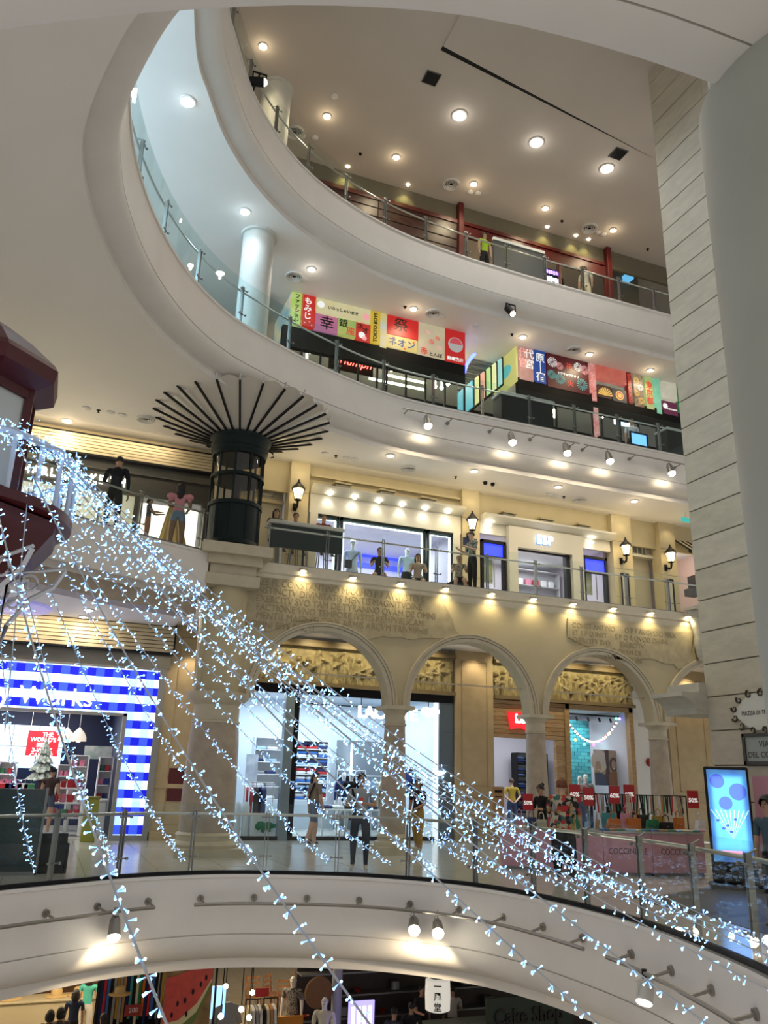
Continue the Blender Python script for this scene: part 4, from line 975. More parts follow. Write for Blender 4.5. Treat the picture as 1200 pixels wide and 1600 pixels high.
# garland of lights in the window
a,c=ay(890,1133,22.5),ay(962,1130,22.5);pts=[a.lerp(c,k/20)+Vector((0,0,-0.55*(1-(2*k/20-1)**2))) for k in range(21)]
t=thing('light_garland','swag of small coloured lights hung across the wood-framed window','garland',tuple(pts[10]))
b=MB();b.tube(pts,0.02,6);b.build('cord',mat('garland_red',(0.35,0.05,0.04),0.6),t)
for k in range(21): b=MB();b.ball(pts[k]+Vector((0,-0.03,0)),0.035,8,6);b.build('light_bulb',glow('garland_pink',(1,0.62,0.5),3),t)
for i,(u,v,c_) in enumerate([(888,1143,(0.1,0.1,1)),(899,1156,(0.8,0.8,0.1)),(913,1163,(0.1,0.9,0.5)),(928,1164,(0.8,0.1,0.5)),(939,1158,(0.2,0.1,1)),(951,1147,(0.9,0.8,0.2)),(963,1123,(0.1,0.8,0.4)),(968,1123,(0.3,0.2,1)),(977,1123,(0.3,0.2,1))]):
    p=ay(u,v,22.45);b=MB();b.ball(p,0.045,10,8);b.build('light_bulb',glow('bulb_%d' % i,c_,4),t)
t=thing('track_lights','black track with small spotlights along the top of the wood-framed window','light rail',tuple(ay(930,1117,22.6)))
a,c=ay(888,1115,22.6),ay(985,1122,22.6);b=MB();b.cyl(a,Vector((c.x,22.6,a.z)),0.03,n=8);b.build('rail',M_black,t)
for k in range(5): p=a+Vector(((c.x-a.x)*(0.12+0.18*k),0,-0.08));b=MB();b.cyl(p,p+Vector((0.02,-0.03,-0.12)),0.035,n=10);b.build('spot_body',M_black,t)
# notice board by the door
t=thing('notice_board','orange-brown wooden notice board on the floor beside the door with the red sign','board',tuple(ay(778,1295,21.0)))
xx0,xx1,zz0,zz1=rect(770,1229,788,1275,21.0);b=MB();b.box(xx0,xx1,21.0,21.04,0.0,zz1);b.build('board',mat('board_tan',(0.42,0.24,0.10),0.6),t)
b=MB();b.box(xx0+0.06,xx1-0.06,20.99,21.0,zz1-0.16,zz1-0.09);b.box(xx0+0.06,xx1-0.06,20.99,21.0,zz1-0.28,zz1-0.25);b.build('print',cl('black'),t)

# ---- last shop at far right
room('wall_far_shop',xQ1,xQ1+3.2,YS+0.1,27,0,3.9,mat('far_shop_wall',(0.25,0.25,0.24),0.6))
lamp('POINT',(xQ1+1.2,24,3.2),45,NEUT,0.1)
t=thing('track_lights','black track of spotlights inside the dim shop beside the stone wall','light rail',tuple(ay(1112,1145,23)))
a=ay(1098,1138,23.0);b=MB();b.cyl(a,a+Vector((1.2,0,0)),0.025,n=6);b.cyl(a+Vector((0,0,0.2)),a+Vector((1.2,0,0.2)),0.02,n=6);b.build('rail',M_black,t)
for k in range(3): p=a+Vector((0.12+0.35*k,-0.05,-0.05));b=MB();b.ball(p,0.07,10,8);b.build('bulb',M_spotw,t)
t=thing('exit_sign','small glowing exit sign behind the kiosk screen','sign',tuple(ay(1126,1200,21)))
xx0,xx1,zz0,zz1=rect(1120,1190,1132,1197,21.0);b=MB();b.box(xx0,xx1,21.0,21.05,zz0,zz1);b.build('lightbox',mat('exit_pale',(0.5,0.7,0.65),0.4,emit=(0.6,1,0.9),es=1.5),t);b=MB();b.cyl(((xx0+xx1)/2,21.02,zz1),((xx0+xx1)/2,21.02,ZC1),0.012,n=6);b.build('stem',M_trim,t)
# ---------------------------------------------------------------- first gallery, left: candle shop with blue checked lightbox front
def gingham():
    m=bpy.data.materials.new('blue_gingham_lightbox');m.use_nodes=True;nt=m.node_tree;bs=nt.nodes['Principled BSDF']
    tc=nt.nodes.new('ShaderNodeTexCoord');sp=nt.nodes.new('ShaderNodeSeparateXYZ');nt.links.new(tc.outputs['Object'],sp.inputs[0])
    def stripe(sock,off):
        a=nt.nodes.new('ShaderNodeMath');a.operation='MULTIPLY_ADD';a.inputs[1].default_value=1/0.205;a.inputs[2].default_value=off;nt.links.new(sock,a.inputs[0])
        f=nt.nodes.new('ShaderNodeMath');f.operation='FLOOR';nt.links.new(a.outputs[0],f.inputs[0])
        q=nt.nodes.new('ShaderNodeMath');q.operation='MODULO';q.inputs[1].default_value=2;nt.links.new(f.outputs[0],q.inputs[0]);return q.outputs[0]
    sx,sz=stripe(sp.outputs[0],100.0),stripe(sp.outputs[2],100.3)
    def mix(fac,a,c):
        n=nt.nodes.new('ShaderNodeMix');n.data_type='RGBA';nt.links.new(fac,n.inputs[0])
        for i,v in ((6,a),(7,c)):
            if isinstance(v,tuple): n.inputs[i].default_value=(*v,1)
            else: nt.links.new(v,n.inputs[i])
        return n.outputs[2]
    lt=mix(sx,(0.80,0.88,1.0),(0.42,0.60,0.98));dk=mix(sx,(0.002,0.006,0.48),(0.03,0.07,0.62))
    c=mix(sz,lt,dk);nt.links.new(c,bs.inputs['Base Color']);nt.links.new(c,bs.inputs['Emission Color']);bs.inputs['Emission Strength'].default_value=0.9
    return m
YG=YS-0.05;gx1=ay(250,1046,YG).x;gxi=ay(198,1120,YG).x;gz1=ay(150,1042,YG).z;gzi=ay(100,1110,YG).z;gx0=-6.2
t=thing('shopfront','shopfront framed by a glowing blue and white checked lightbox','shopfront',(-1,YG,0))
M_gg=gingham()
b=MB();b.box(gx0,gx1,YG-0.08,YG+0.1,gzi,gz1);b.box(gxi,gx1,YG-0.08,YG+0.1,0.12,gzi);b.build('checked_lightbox',M_gg,t,smooth=False)
M_sil=mat('silver_trim',(0.34,0.34,0.33),0.4,metal=0.5)
b=MB();b.box(gx0,gx1+0.10,YG-0.11,YG+0.12,gz1,gz1+0.05);b.box(gx1,gx1+0.16,YG-0.13,YG+0.12,0,gz1+0.05);b.box(gx0,gxi,YG-0.10,YG+0.12,gzi-0.07,gzi);b.box(gxi-0.09,gxi,YG-0.10,YG+0.12,0,gzi);b.box(gxi,gx1,YG-0.1,YG+0.1,0,0.12);b.build('trim',M_sil,t,smooth=False)
pw=ay(146,1092,YG-0.13)
put_text('sign_letters','Bath & Body Works',0.60,(pw.x,YG-0.12,ay(80,1089,YG).z-0.01),glow('white_letters',(1,1,1),2),t,align='RIGHT',bold=0.0,ext=0.03)
# louvre band and metal fascia over it
zl1,zl0=ay(150,972,YG).z,ay(150,1014,YG).z
tl=thing('louvre_band','pale horizontal louvre band above the blue checked shopfront','louvre',(-1,YG-0.3,zl0))
M_lou=mat('champagne_louvre',(0.58,0.50,0.33),0.45,metal=0.2)
xe=ay(272,1000,YG-0.3).x
for k in range(7):
    z=zl0+(zl1-zl0)*k/7;b=MB();b.box(-7,xe,YG-0.34,YG-0.30,z+0.008,z+(zl1-zl0)/7-0.012);b.build('slat',M_lou,tl,smooth=False)
b=MB();b.box(-7,xe,YG-0.29,YG+0.3,zl0,zl1);b.build('backing',mat('louvre_back',(0.25,0.2,0.12),0.7),tl);b=MB();b.box(-7,xe+0.03,YG-0.36,YG+0.3,zl0-0.04,zl0);b.box(-7,xe+0.03,YG-0.36,YG+0.3,zl1,zl1+0.04);b.box(xe,xe+0.04,YG-0.36,YG+0.3,zl0,zl1);b.build('edge',M_black,tl)
b=MB();b.box(-7,xe,YG-0.1,YG+0.2,gz1+0.05,zl0-0.04);struct(b.build('wall_metal_fascia',mat('grey_metal_fascia',(0.28,0.27,0.24),0.25,metal=0.8)))
lamp('AREA',(-2,YG-0.9,5.1),40,WARM,6,(R(25),0,0),sy=0.2)
room('wall_candle_shop',-6.2,gxi-0.02,YS+0.15,27.5,0,3.6,mat('navy_shop_wall',(0.012,0.02,0.06),0.5),mc=mat('shop_ceiling_grey',(0.3,0.3,0.34),0.6))
lamp('AREA',(-1.5,24.5,3.5),170,(1,0.95,0.9),4,(0,0,0),sy=3)
def words_(k): return ('first','second','third','fourth','fifth')[k]
# video wall
xx0,xx1,zz0,zz1=rect(-60,1128,93,1202,26.8);t=thing('video_wall','pale blue video wall behind the candle shop counters','screen',((xx0+xx1)/2,26.8,zz0))
for i in range(4):
    for j in range(2):
        b=MB();w_=(xx1-xx0)/4;h_=(zz1-zz0)/2;b.box(xx0+i*w_+0.01,xx0+(i+1)*w_-0.01,26.8,26.86,zz0+j*h_+0.01,zz0+(j+1)*h_-0.01);b.build('screen_tile',mat('video_%d' % j,(0.6,0.75,0.9),0.4,emit=((0.25,0.5,0.9) if j == 0 else (0.7,0.85,1)),es=0.9),t,smooth=False)
xx0,xx1,zz0,zz1=rect(45,1141,89,1182,25.0);t=thing('hanging_sign','red hanging sign with white capitals above the candle displays','sign',((xx0+xx1)/2,25,zz0))
b=MB();b.box(xx0,xx1,25,25.03,zz0,zz1);b.build('board',mat('sign_red',(0.6,0.015,0.03),0.5,emit=(0.9,0.03,0.05),es=0.25),t,smooth=False)
for k,s in enumerate(("THE","WORLD'S","BEST","3-WICK","CANDLE")): put_text('sign_text',s,0.15,((xx0+xx1)/2+(0.1 if k == 0 else 0),24.99,zz1-0.10-k*0.138),glow('sign_white',(1,1,1),2.5),t,ext=0.002,bold=0.002)
for x in (xx0+0.05,xx1-0.05): b=MB();b.cyl((x,25.015,zz1),(x,25.015,3.6),0.006,n=5);b.build('cord',M_trim,t)
for u,l in ((103,'left one'),(122,'right one')):
    p=ay(u,1158,23.3);t=thing('pendant_lamp','white dome pendant lamp hanging in the candle shop doorway, '+l,'lamp',tuple(p));b=MB();b.lathe([(0.20,0),(0.19,0.10),(0.13,0.22),(0.05,0.30),(0.02,0.34)],(p.x,23.3,p.z),20);b.build('shade',mat('pendant_white',(0.8,0.78,0.72),0.4,emit=(1,0.85,0.6),es=0.5),t)
    b=MB();b.cyl((p.x,23.3,p.z+0.33),(p.x,23.3,3.6),0.012,n=6);b.build('cord',M_trim,t);b=MB();b.ball((p.x,23.3,p.z+0.05),0.08,10,8);b.build('bulb',M_lampw,t)
# shelves of boxes and candles
BOXC=[('red',(0.5,0.02,0.03)),('white',(0.75,0.75,0.75)),('navy',(0.02,0.04,0.2)),('green',(0.04,0.2,0.08)),('pink',(0.65,0.2,0.3))]
BX=[obj_mesh(lambda b: (b.rbox(-0.07,0.07,-0.06,0.06,0,0.15,0.012),b.box(-0.075,0.075,-0.065,0.065,0.135,0.16)),'gift_box_'+n,mat('gift_'+n,c,0.4)) for n,c in BOXC]
def candle_fn(b): b.lathe([(0.055,0),(0.06,0.01),(0.06,0.11),(0.064,0.115),(0.064,0.14),(0,0.14)],(0,0,0),14)
CN=[obj_mesh(candle_fn,'candle_jar_'+n,mat('gift_'+n,c,0.4)) for n,c in BOXC]
random.seed(77)
for (u0,u1,v0,yy,lab,n_) in ((92,112,1195,25.2,'behind the shopper in the brown top',4),(113,140,1180,24.6,'with a landscape board on top',5),(157,178,1183,24.0,'right of the doorway',4),(0,28,1190,24.6,'at the far left of the shop',4)):
    q0,q1=ay(u0,v0,yy),ay(u1,v0,yy);zs=shelf_unit('display_shelf','white display shelf of candles and boxes '+lab,q0.x,q1.x,yy,0.5,q0.z,n_,0.3,M_shw)
    for i,z in enumerate(zs[:-1]):
        n=max(2,int((q1.x-q0.x)/0.16));col=random.randrange(5)
        for k in range(n): place('candle_jar' if i % 2 else 'gift_box',(CN if i % 2 else BX)[col if random.random() < 0.75 else random.randrange(5)],(q0.x+0.09+k*(q1.x-q0.x-0.06)/n,yy+0.14,z+0.013),('candle jar' if i % 2 else 'small gift box')+' on the white shelf '+lab,'candle' if i % 2 else 'box','goods on the shelf '+lab)
xx0,xx1,zz0,zz1=rect(133,1165,182,1187,25.3);b=MB();b.box(xx0,xx1,25.3,25.36,zz0,zz1);b.build('landscape_board',mat('board_pale',(0.6,0.6,0.55),0.5,col2=(0.25,0.35,0.3),nscale=4));tag(COL.objects[-1],'pale landscape picture board above the candle shelves','picture board')
q=ay(160,1250,23.0);t=thing('shop_counter','white low counter in the candle shop doorway','counter',(q.x,23,0));b=MB();b.rbox(q.x-0.5,gxi-0.15,22.8,23.4,0.02,0.85,0.02);b.build('body',M_shw,t,smooth=False);b=MB();b.rbox(q.x-0.55,gxi-0.12,22.75,23.45,0.85,0.9,0.01);b.build('top',M_shw,t,smooth=False)
q=ay(60,1262,23.9);t=thing('shop_counter','long white counter at the left of the candle shop','counter',(q.x-1.2,24,0));b=MB();b.rbox(q.x-2.6,q.x-0.05,23.9,24.4,0.02,0.8,0.02);b.build('body',M_shw,t,smooth=False);b=MB();b.rbox(q.x-2.65,q.x,23.85,24.45,0.8,0.85,0.01);b.build('top',M_shw,t,smooth=False)
for k in range(13): place('gift_box',BX[(k*3+k//4) % 5],(q.x-2.5+k*0.19,24.1+0.1*(k % 2),0.852),'small gift box on the long white counter','box','gift boxes on the long counter',random.uniform(-0.3,0.3),1.2)
# fir tree with snow
p=ay(66,1205,24.95);t=thing('christmas_tree','small snowy Christmas tree beside the red hanging sign','tree',(p.x,24.95,0));b=MB();b.cyl((p.x,24.95,0.02),(p.x,24.95,1.5),0.05,n=8);b.build('trunk',mat('bark',(0.1,0.06,0.03),0.9),t)
random.seed(3)
for k,(r_,z_) in enumerate(((0.42,1.3),(0.35,1.52),(0.27,1.74),(0.18,1.96))):
    b=MB();n=22;vs=[(p.x,24.95,z_+0.42)]+[(p.x+r_*(1 if i % 2 else 0.72)*math.cos(2*math.pi*i/n),24.95+r_*(1 if i % 2 else 0.72)*math.sin(2*math.pi*i/n),z_+random.uniform(-.04,.04)) for i in range(n)]
    b.add(vs,[(0,1+i,1+(i+1) % n) for i in range(n)]);b.build('branch_tier',mat('snowy_fir',(0.07,0.12,0.07),0.9,col2=(0.45,0.48,0.45),nscale=14),t)
# olive bin and black stand by the railing
q=ay(135,1305,22.1);t=thing('square_bin','olive green tall square bin with potted greenery beside the shop doorway','bin',(q.x,22.1,0));b=MB();b.rbox(q.x-0.16,q.x+0.16,21.4,21.7,0,0.95,0.01);b.build('body',mat('olive',(0.28,0.29,0.04),0.5),t,smooth=False);b=MB();b.rbox(q.x-0.18,q.x+0.18,21.38,21.72,0.95,1.0,0.01);b.build('rim',mat('olive_dark',(0.18,0.19,0.03),0.5),t)
q=az(78,1366,0);t=thing('sign_stand','black box stand on the floor just behind the glass railing at left','stand',tuple(q));b=MB();b.rbox(q.x-0.22,q.x+0.20,q.y+0.1,q.y+0.4,0,0.60,0.01);b.build('box',mat('matt_black',(0.012,0.014,0.016),0.5),t,smooth=False);b=MB();b.rbox(q.x+0.2,q.x+0.24,q.y+0.1,q.y+0.4,0,0.45,0.005);b.build('flap',mat('matt_black',(0.012,0.014,0.016),0.5),t)
q=az(20,1372,0);t=thing('tinted_kiosk','dark tinted glass kiosk panel at the left edge behind the railing','kiosk',tuple(q));b=MB();b.box(q.x-1.2,q.x+0.32,q.y+0.35,q.y+0.42,0.04,1.28);b.build('tinted_panel',mat('tinted',(0.03,0.05,0.055),0.15),t,smooth=False);b=MB();b.box(q.x-1.2,q.x+0.32,q.y+0.33,q.y+0.44,0,0.05);b.box(q.x+0.29,q.x+0.33,q.y+0.33,q.y+0.44,0,1.3);b.build('frame',M_steeld,t)

# tiered stand of red gifts and goods by the doorway
q=ay(107,1258,23.4);t=thing('tiered_stand','white three-tier stand of red gift boxes in the candle shop doorway','display stand',(q.x,23.5,0.013))
for k,(w_,z) in enumerate(((0.55,0.45),(0.42,0.80),(0.28,1.15))): b=MB();b.rbox(q.x-w_,q.x+w_,23.5-w_*0.5,23.5+w_*0.5,z-0.04,z,0.01);b.build('tier',M_shw,t,smooth=False)
b=MB();b.cyl((q.x,23.5,0.013),(q.x,23.5,1.14),0.06,n=12);b.build('post',M_shw,t)
random.seed(61)
for k,(w_,z) in enumerate(((0.55,0.45),(0.42,0.80),(0.28,1.15))):
    n=int(w_*2/0.17)
    for i in range(n):
        c_=random.choice((0,0,0,1,3,4));place('gift_box' if i % 3 else 'candle_jar',(BX if i % 3 else CN)[c_],(q.x-w_+0.09+i*0.172,23.5-w_*0.22,z+0.001),'%s %s on the %s tier of the white stand' % (BOXC[c_][0],'gift box' if i % 3 else 'candle jar',('bottom','middle','top')[k]),'box' if i % 3 else 'candle','goods on the tiered stand',0,1.12)
for k in range(5):
    p=ay(8+k*10,1212-3*(k % 2),23.6);place('gift_bag',obj_mesh(lambda b: (b.rbox(-0.13,0.13,-0.07,0.07,0,0.36,0.01),b.tube([(-0.05,0,0.35),(-0.04,0,0.45),(0.04,0,0.45),(0.05,0,0.35)],0.008,5)),'gift_bag',mat('gift_'+BOXC[(k*2) % 5][0],BOXC[(k*2) % 5][1],0.4)),(p.x,24.0,0.853),'%s gift bag on the long white counter, %s from the left' % (BOXC[(k*2) % 5][0],words_(k)),'bag')
# ---------------------------------------------------------------- second gallery (plane y = 20.4)
Y2=YS2
def X2(u,v): return ay(u,v,Y2).x
def Zz2(u,v): return ay(u,v,Y2).z
M_cr2=mat('cream_facade',(0.58,0.49,0.30),0.6,noise=0.08,nscale=2);M_wp=mat('white_panel',(0.64,0.61,0.50),0.5)
b=MB();b.box(3.6,24,Y2+0.05,Y2+0.15,Zz2(600,792),ZC2);struct(b.build('wall_second_gallery',M_cr2))
# pilasters
def pil(u0,u1,v,n):
    x0,x1=X2(u0,v),X2(u1,v);b=MB();b.box(x0,x1,Y2-0.14,Y2+0.3,Z2,ZC2);o=struct(b.build('wall_pilaster_%d' % n,M_cr2,smooth=False))
    for k in range(1,4): z=Z2+(ZC2-Z2)*k/4;b=MB();b.box(x0-0.001,x1+0.001,Y2-0.142,Y2-0.13,z-0.006,z+0.006);b.build('joint',M_joint,o)
    lamp('SPOT',((x0+x1)/2,Y2-0.45,ZC2-0.05),7,WARM,0.05,(R(10),0,0),R(100),0.9)
    return (x0+x1)/2
pils=[pil(450,480,780,1),pil(719,746,830,2),pil(954,984,870,3),pil(1029,1053,880,4)]
def lantern(u,v,label):
    p=ay(u,v,Y2-0.42);t=thing('wall_lantern',label,'lantern',(p.x,p.y,p.z-0.3));z=p.z
    b=MB();prof=[(0.09,-0.19),(0.155,0.11)]
    b.lathe(prof,(p.x,p.y,z),6);b.build('lamp_glass',mat('lantern_glass',(0.9,0.8,0.55),0.3,emit=(1,0.80,0.42),es=2.6),t,smooth=False)
    b=MB()
    for k in range(6):
        a=2*math.pi*k/6;b.bar((p.x+0.092*math.cos(a),p.y+0.092*math.sin(a),z-0.19),(p.x+0.16*math.cos(a),p.y+0.16*math.sin(a),z+0.11),0.016)
    b.lathe([(0.10,-0.21),(0.105,-0.185),(0.085,-0.185)],(p.x,p.y,z),6);b.build('cage',M_black,t,smooth=False)
    b=MB();b.lathe([(0.185,0.10),(0.185,0.125),(0.12,0.21),(0.06,0.26),(0.05,0.30),(0.02,0.31),(0.025,0.36),(0,0.40)],(p.x,p.y,z),12);b.build('roof',M_black,t)
    b=MB();pts=[(p.x,p.y,z-0.20),(p.x,p.y,z-0.30),(p.x,p.y+0.03,z-0.38),(p.x,p.y+0.12,z-0.40),(p.x,p.y+0.20,z-0.33),(p.x,p.y+0.26,z-0.32)];b.tube(pts,[0.03,0.035,0.035,0.03,0.028,0.03],8)
    b.lathe([(0.0,-0.24),(0.05,-0.22),(0.05,-0.20)],(p.x,p.y,z),10);b.box(p.x-0.05,p.x+0.05,Y2-0.17,Y2-0.13,z-0.42,z-0.22);b.build('bracket',M_black,t)
    lamp('POINT',(p.x,p.y-0.25,z),9,(1,0.78,0.42),0.1)
for u,v,l in ((466,770,'black wall lantern right of the green glass cabin'),(738,818,'black wall lantern above the man in the patterned shirt'),(978,858,'black wall lantern left of the shuttered window'),(1048,869,'black wall lantern under the striped awning')): lantern(u,v,l)
# --- shop one: long white shopfront with mint neon window frames
def shopfront(u0,v0,u1,label,vt,vb):
    return thing('shopfront',label,'shopfront',((X2(u0,v0)+X2(u1,v0))/2,Y2,Z2))
t=shopfront(480,800,719,'white panelled shopfront with dark windows edged in pale neon',0,0)
x0,x1=X2(482,800),X2(718,850);zc=Zz2(600,787);zw=Zz2(595,818)
b=MB();b.box(x0,x1,Y2-0.1,Y2+0.06,zw,zc);b.build('fascia',M_wp,t,smooth=False)
b=MB();pr=[(0,0),(-0.34,0),(-0.34,-0.06),(-0.26,-0.12),(-0.2,-0.16),(-0.1,-0.2),(0,-0.2)];b.sweep([(x0,Y2-0.08,zc+0.14),(x1,Y2-0.08,zc+0.14)],pr,[Vector((0,1,0))]*2,ring=True);b.build('cornice',M_wp,t,smooth=False)
b=MB();b.box(x0,x1,Y2-0.06,Y2+0.05,ZC2-0.32,ZC2-0.26);b.build('picture_rail',M_cr2,t)
for k in range(6):
    x=x0+0.5+(x1-x0-0.8)*k/5.3;b=MB();b.lathe([(0,0),(0.05,0.0),(0.055,0.02)],(x,Y2-0.28,zc-0.085),12);b.build('bulb',M_lampc,t);lamp('SPOT',(x,Y2-0.24,zc-0.10),5,(0.95,1,0.85),0.03,(R(15),0,0),R(110),0.9)
for k in range(2): xa=x0+0.02 if k == 0 else x1-0.26;b=MB();b.box(xa,xa+0.22,Y2-0.13,Y2+0.05,Z2,zw);b.build('jamb',M_wp,t,smooth=False)
M_dg=mat('dark_green_frame',(0.006,0.018,0.016),0.5,spec=0.2);M_neo=glow('mint_neon',(0.75,1.0,0.92),4)
wx=[X2(484,850),X2(527,850),X2(530,850),X2(663,870),X2(666,870),X2(706,880)]
for i in range(3):
    a,c=wx[i*2],wx[i*2+1];zb=Z2+0.05;f=None
    b=MB();b.box(a,c,Y2-0.08,Y2+0.08,zw-0.09,zw);b.box(a,c,Y2-0.08,Y2+0.08,zb,zb+0.08);b.box(a,a+0.06,Y2-0.08,Y2+0.08,zb,zw);b.box(c-0.06,c,Y2-0.08,Y2+0.08,zb,zw);f=b.build('window_frame',M_dg,t,smooth=False)
    b=MB();b.tube([(a+0.10,Y2-0.04,zb+0.1),(a+0.10,Y2-0.04,zw-0.14),(c-0.10,Y2-0.04,zw-0.14),(c-0.10,Y2-0.04,zb+0.1)],0.024,6);b.build('neon_tube',M_neo,f)
    b=MB();b.box(a+0.06,c-0.06,Y2-0.005,Y2+0.005,zb+0.08,zw-0.09);b.build('glass_pane',M_shopgl,f,smooth=False)
room('wall_mannequin_shop',x0+0.2,x1-0.2,Y2+0.2,24.0,Z2,zw+0.05,mat('lavender_wall',(0.62,0.60,0.70),0.6),mc=mat('lavender_ceiling',(0.6,0.6,0.72),0.6))
lamp('AREA',((x0+x1)/2,22.2,zw-0.1),95,(0.95,0.95,1),3.5,(0,0,0),sy=2.5)
for k,(u,v,ln) in enumerate(((590,843,3.0),(595,868,2.6),(600,885,2.2))):
    q=ay(u,v,23.8);b=MB();b.box(q.x-ln/2,q.x+ln/2,23.9,24.0,q.z-0.07,q.z+0.07);tag(b.build('blue_light_strip',glow('deep_blue_strip',(0.03,0.05,0.9),1.1),smooth=False),'blue light strip on the back wall behind the white mannequins, '+('top','middle','lowest')[k]+' one','light strip')
# little bracket boxes with draped tops on the upper wall
def wall_box(u,v,label):
    p=ay(u,v,Y2-0.2);t=thing('wall_uplight_box',label,'wall light',(p.x,p.y,p.z-0.1));b=MB()
    b.add([(p.x-0.22,Y2-0.30,p.z-0.10),(p.x+0.22,Y2-0.30,p.z-0.10),(p.x+0.22,Y2+0.04,p.z-0.10),(p.x-0.22,Y2+0.04,p.z-0.10),(p.x-0.2,Y2-0.26,p.z+0.06),(p.x+0.2,Y2-0.26,p.z+0.06),(p.x+0.2,Y2+0.04,p.z+0.06),(p.x-0.2,Y2+0.04,p.z+0.06)],[(0,3,2,1),(4,5,6,7),(0,1,5,4),(1,2,6,5),(2,3,7,6),(3,0,4,7)]);b.build('box',mat('uplight_grey',(0.22,0.21,0.17),0.5),t,smooth=False)
    b=MB();pts=[(-.24,.10),(-.12,.085),(0,.09),(.14,.08),(.26,.09),(.25,.13),(.1,.12),(-.1,.135),(-.24,.15)];b.prism([(p.x+a,p.z+c) for a,c in pts],Y2-0.28,Y2+0.02);b.build('draped_top',M_cr2,t,smooth=False)
for i,(u,v) in enumerate(((535,762),(604,773),(669,785),(794,807),(853,817),(911,826))):
    wall_box(u,v,'small wall light box on the cream wall, %s above the %s' % (('left one','middle one','right one')[i % 3],'white neon-edged shopfront' if i < 3 else 'shop with blue-lit doors'))
# house numbers
for k,(u,v) in enumerate(((711,793),(950,836))):
    q=ay(u,v,Y2-0.15);b=MB();b.box(q.x-0.09,q.x+0.09,Y2-0.16,Y2-0.13,q.z-0.04,q.z+0.04);tag(b.build('number_plate',mat('plate_dull',(0.3,0.26,0.18),0.5)),'tiny shop number plate on the cream wall, '+('left' if k == 0 else 'right')+' one','plate')
# --- shop two with illuminated letters
t=thing('shopfront','white shopfront with illuminated ESP letters between two blue-lit doors','shopfront',(X2(850,870),Y2,Z2))
x0,x1=X2(748,850),X2(953,880);zc=Zz2(850,828);zw=Zz2(850,864)
b=MB();b.box(x0,x1,Y2-0.06,Y2+0.06,zw+0.32,zc);b.build('fascia',M_wp,t,smooth=False)
pa,pb=X2(790,850),X2(905,870)
b=MB();b.box(pa,pb,Y2-0.22,Y2+0.05,zw,zc-0.1);b.box(pa,X2(803,850),Y2-0.22,Y2+0.05,Z2,zw);b.box(X2(888,870),pb,Y2-0.22,Y2+0.05,Z2,zw);b.build('portal',M_wp,t,smooth=False)
b=MB();b.sweep([(x0,Y2-0.08,zc+0.12),(x1,Y2-0.08,zc+0.12)],pr,[Vector((0,1,0))]*2,ring=True);b.build('cornice',M_wp,t,smooth=False)
q=ay(851,845,Y2-0.26)
for k,ch in enumerate('ESP'): put_text('sign_halo',ch,0.38,(q.x+(k-1)*0.20,Y2-0.235,q.z),glow('blue_halo',(0.08,0.2,0.9),0.8),t,bold=0.016,ext=0.005,sx=0.9)
for k,ch in enumerate('ESP'): put_text('sign_letter',ch,0.38,(q.x+(k-1)*0.20,Y2-0.28,q.z),glow('white_letters',(1,1,1),4),t,bold=0.004,ext=0.02,sx=0.9)
for u,v in ((765,821),(925,848)):
    q=ay(u,v,Y2-0.2);b=MB();b.lathe([(0,0),(0.06,0),(0.065,0.02)],(q.x,Y2-0.2,q.z),12);b.build('bulb',M_lampc,t);lamp('SPOT',(q.x,Y2-0.22,q.z-0.03),6,(0.95,1,0.85),0.03,(R(15),0,0),R(110),0.9)
for (u0,v0,u1,v1) in ((750,843,789,918),(908,868,949,938)):
    a,c,_,zt_=rect(u0,v0,u1,v1,Y2);d=MB();d.box(a,a+0.07,Y2-0.1,Y2+0.08,Z2,zt_);d.box(c-0.07,c,Y2-0.1,Y2+0.08,Z2,zt_);d.box(a,c,Y2-0.1,Y2+0.08,zt_-0.09,zt_);d.box(a,c,Y2-0.06,Y2+0.08,zt_-0.52,zt_-0.47);do=d.build('door_frame',M_black,t,smooth=False)
    b=MB();b.box(a+0.07,c-0.07,Y2-0.03,Y2+0.02,zt_-0.47,zt_-0.09);b.build('blue_header',glow('blue_header',(0.03,0.05,0.95),1.1),do,smooth=False)
    b=MB();b.box(a+0.07,c-0.07,Y2-0.005,Y2+0.005,Z2+0.05,zt_-0.52);b.build('glass_pane',M_shopgl,do,smooth=False)
    b=MB();b.cyl(((a+c)/2,Y2-0.1,Z2+0.7),((a+c)/2,Y2-0.1,Z2+1.5),0.018,n=8);b.build('handle',M_chrome,do)
a,c=X2(804,870),X2(887,880);b=MB();b.box(a,c,Y2-0.03,Y2-0.02,Z2+0.1,zw);wpn=b.build('glass_pane',M_shopgl,t,smooth=False)
b=MB();b.box(c-0.14,c,Y2-0.12,Y2+0.05,Z2,zw);b.box(a,c,Y2-0.06,Y2+0.05,zw-0.03,zw);b.build('window_frame',M_black,t,smooth=False)
room('wall_letter_shop',x0+0.1,x1-0.1,Y2+0.2,23.6,Z2,zw+0.4,mat('pinkish_wall',(0.66,0.60,0.66),0.6))
lamp('AREA',((x0+x1)/2,22.0,zw+0.3),60,(1,0.95,0.97),3,(0,0,0),sy=2.2)
q0,q1=ay(812,895,22.6),ay(880,925,22.6);zs=shelf_unit('shop_shelf','pale grey shelving of goods behind the ESP window',q0.x,q1.x,22.8,Z2+0.02,q0.z+0.2,4,0.3,mat('pale_grey',(0.5,0.5,0.52),0.5))
RB=[obj_mesh(lambda b: b.rbox(-0.1,0.1,-0.08,0.08,0,0.22,0.02),'carton_'+n,mat('gift_'+n,c_,0.4)) for n,c_ in BOXC]
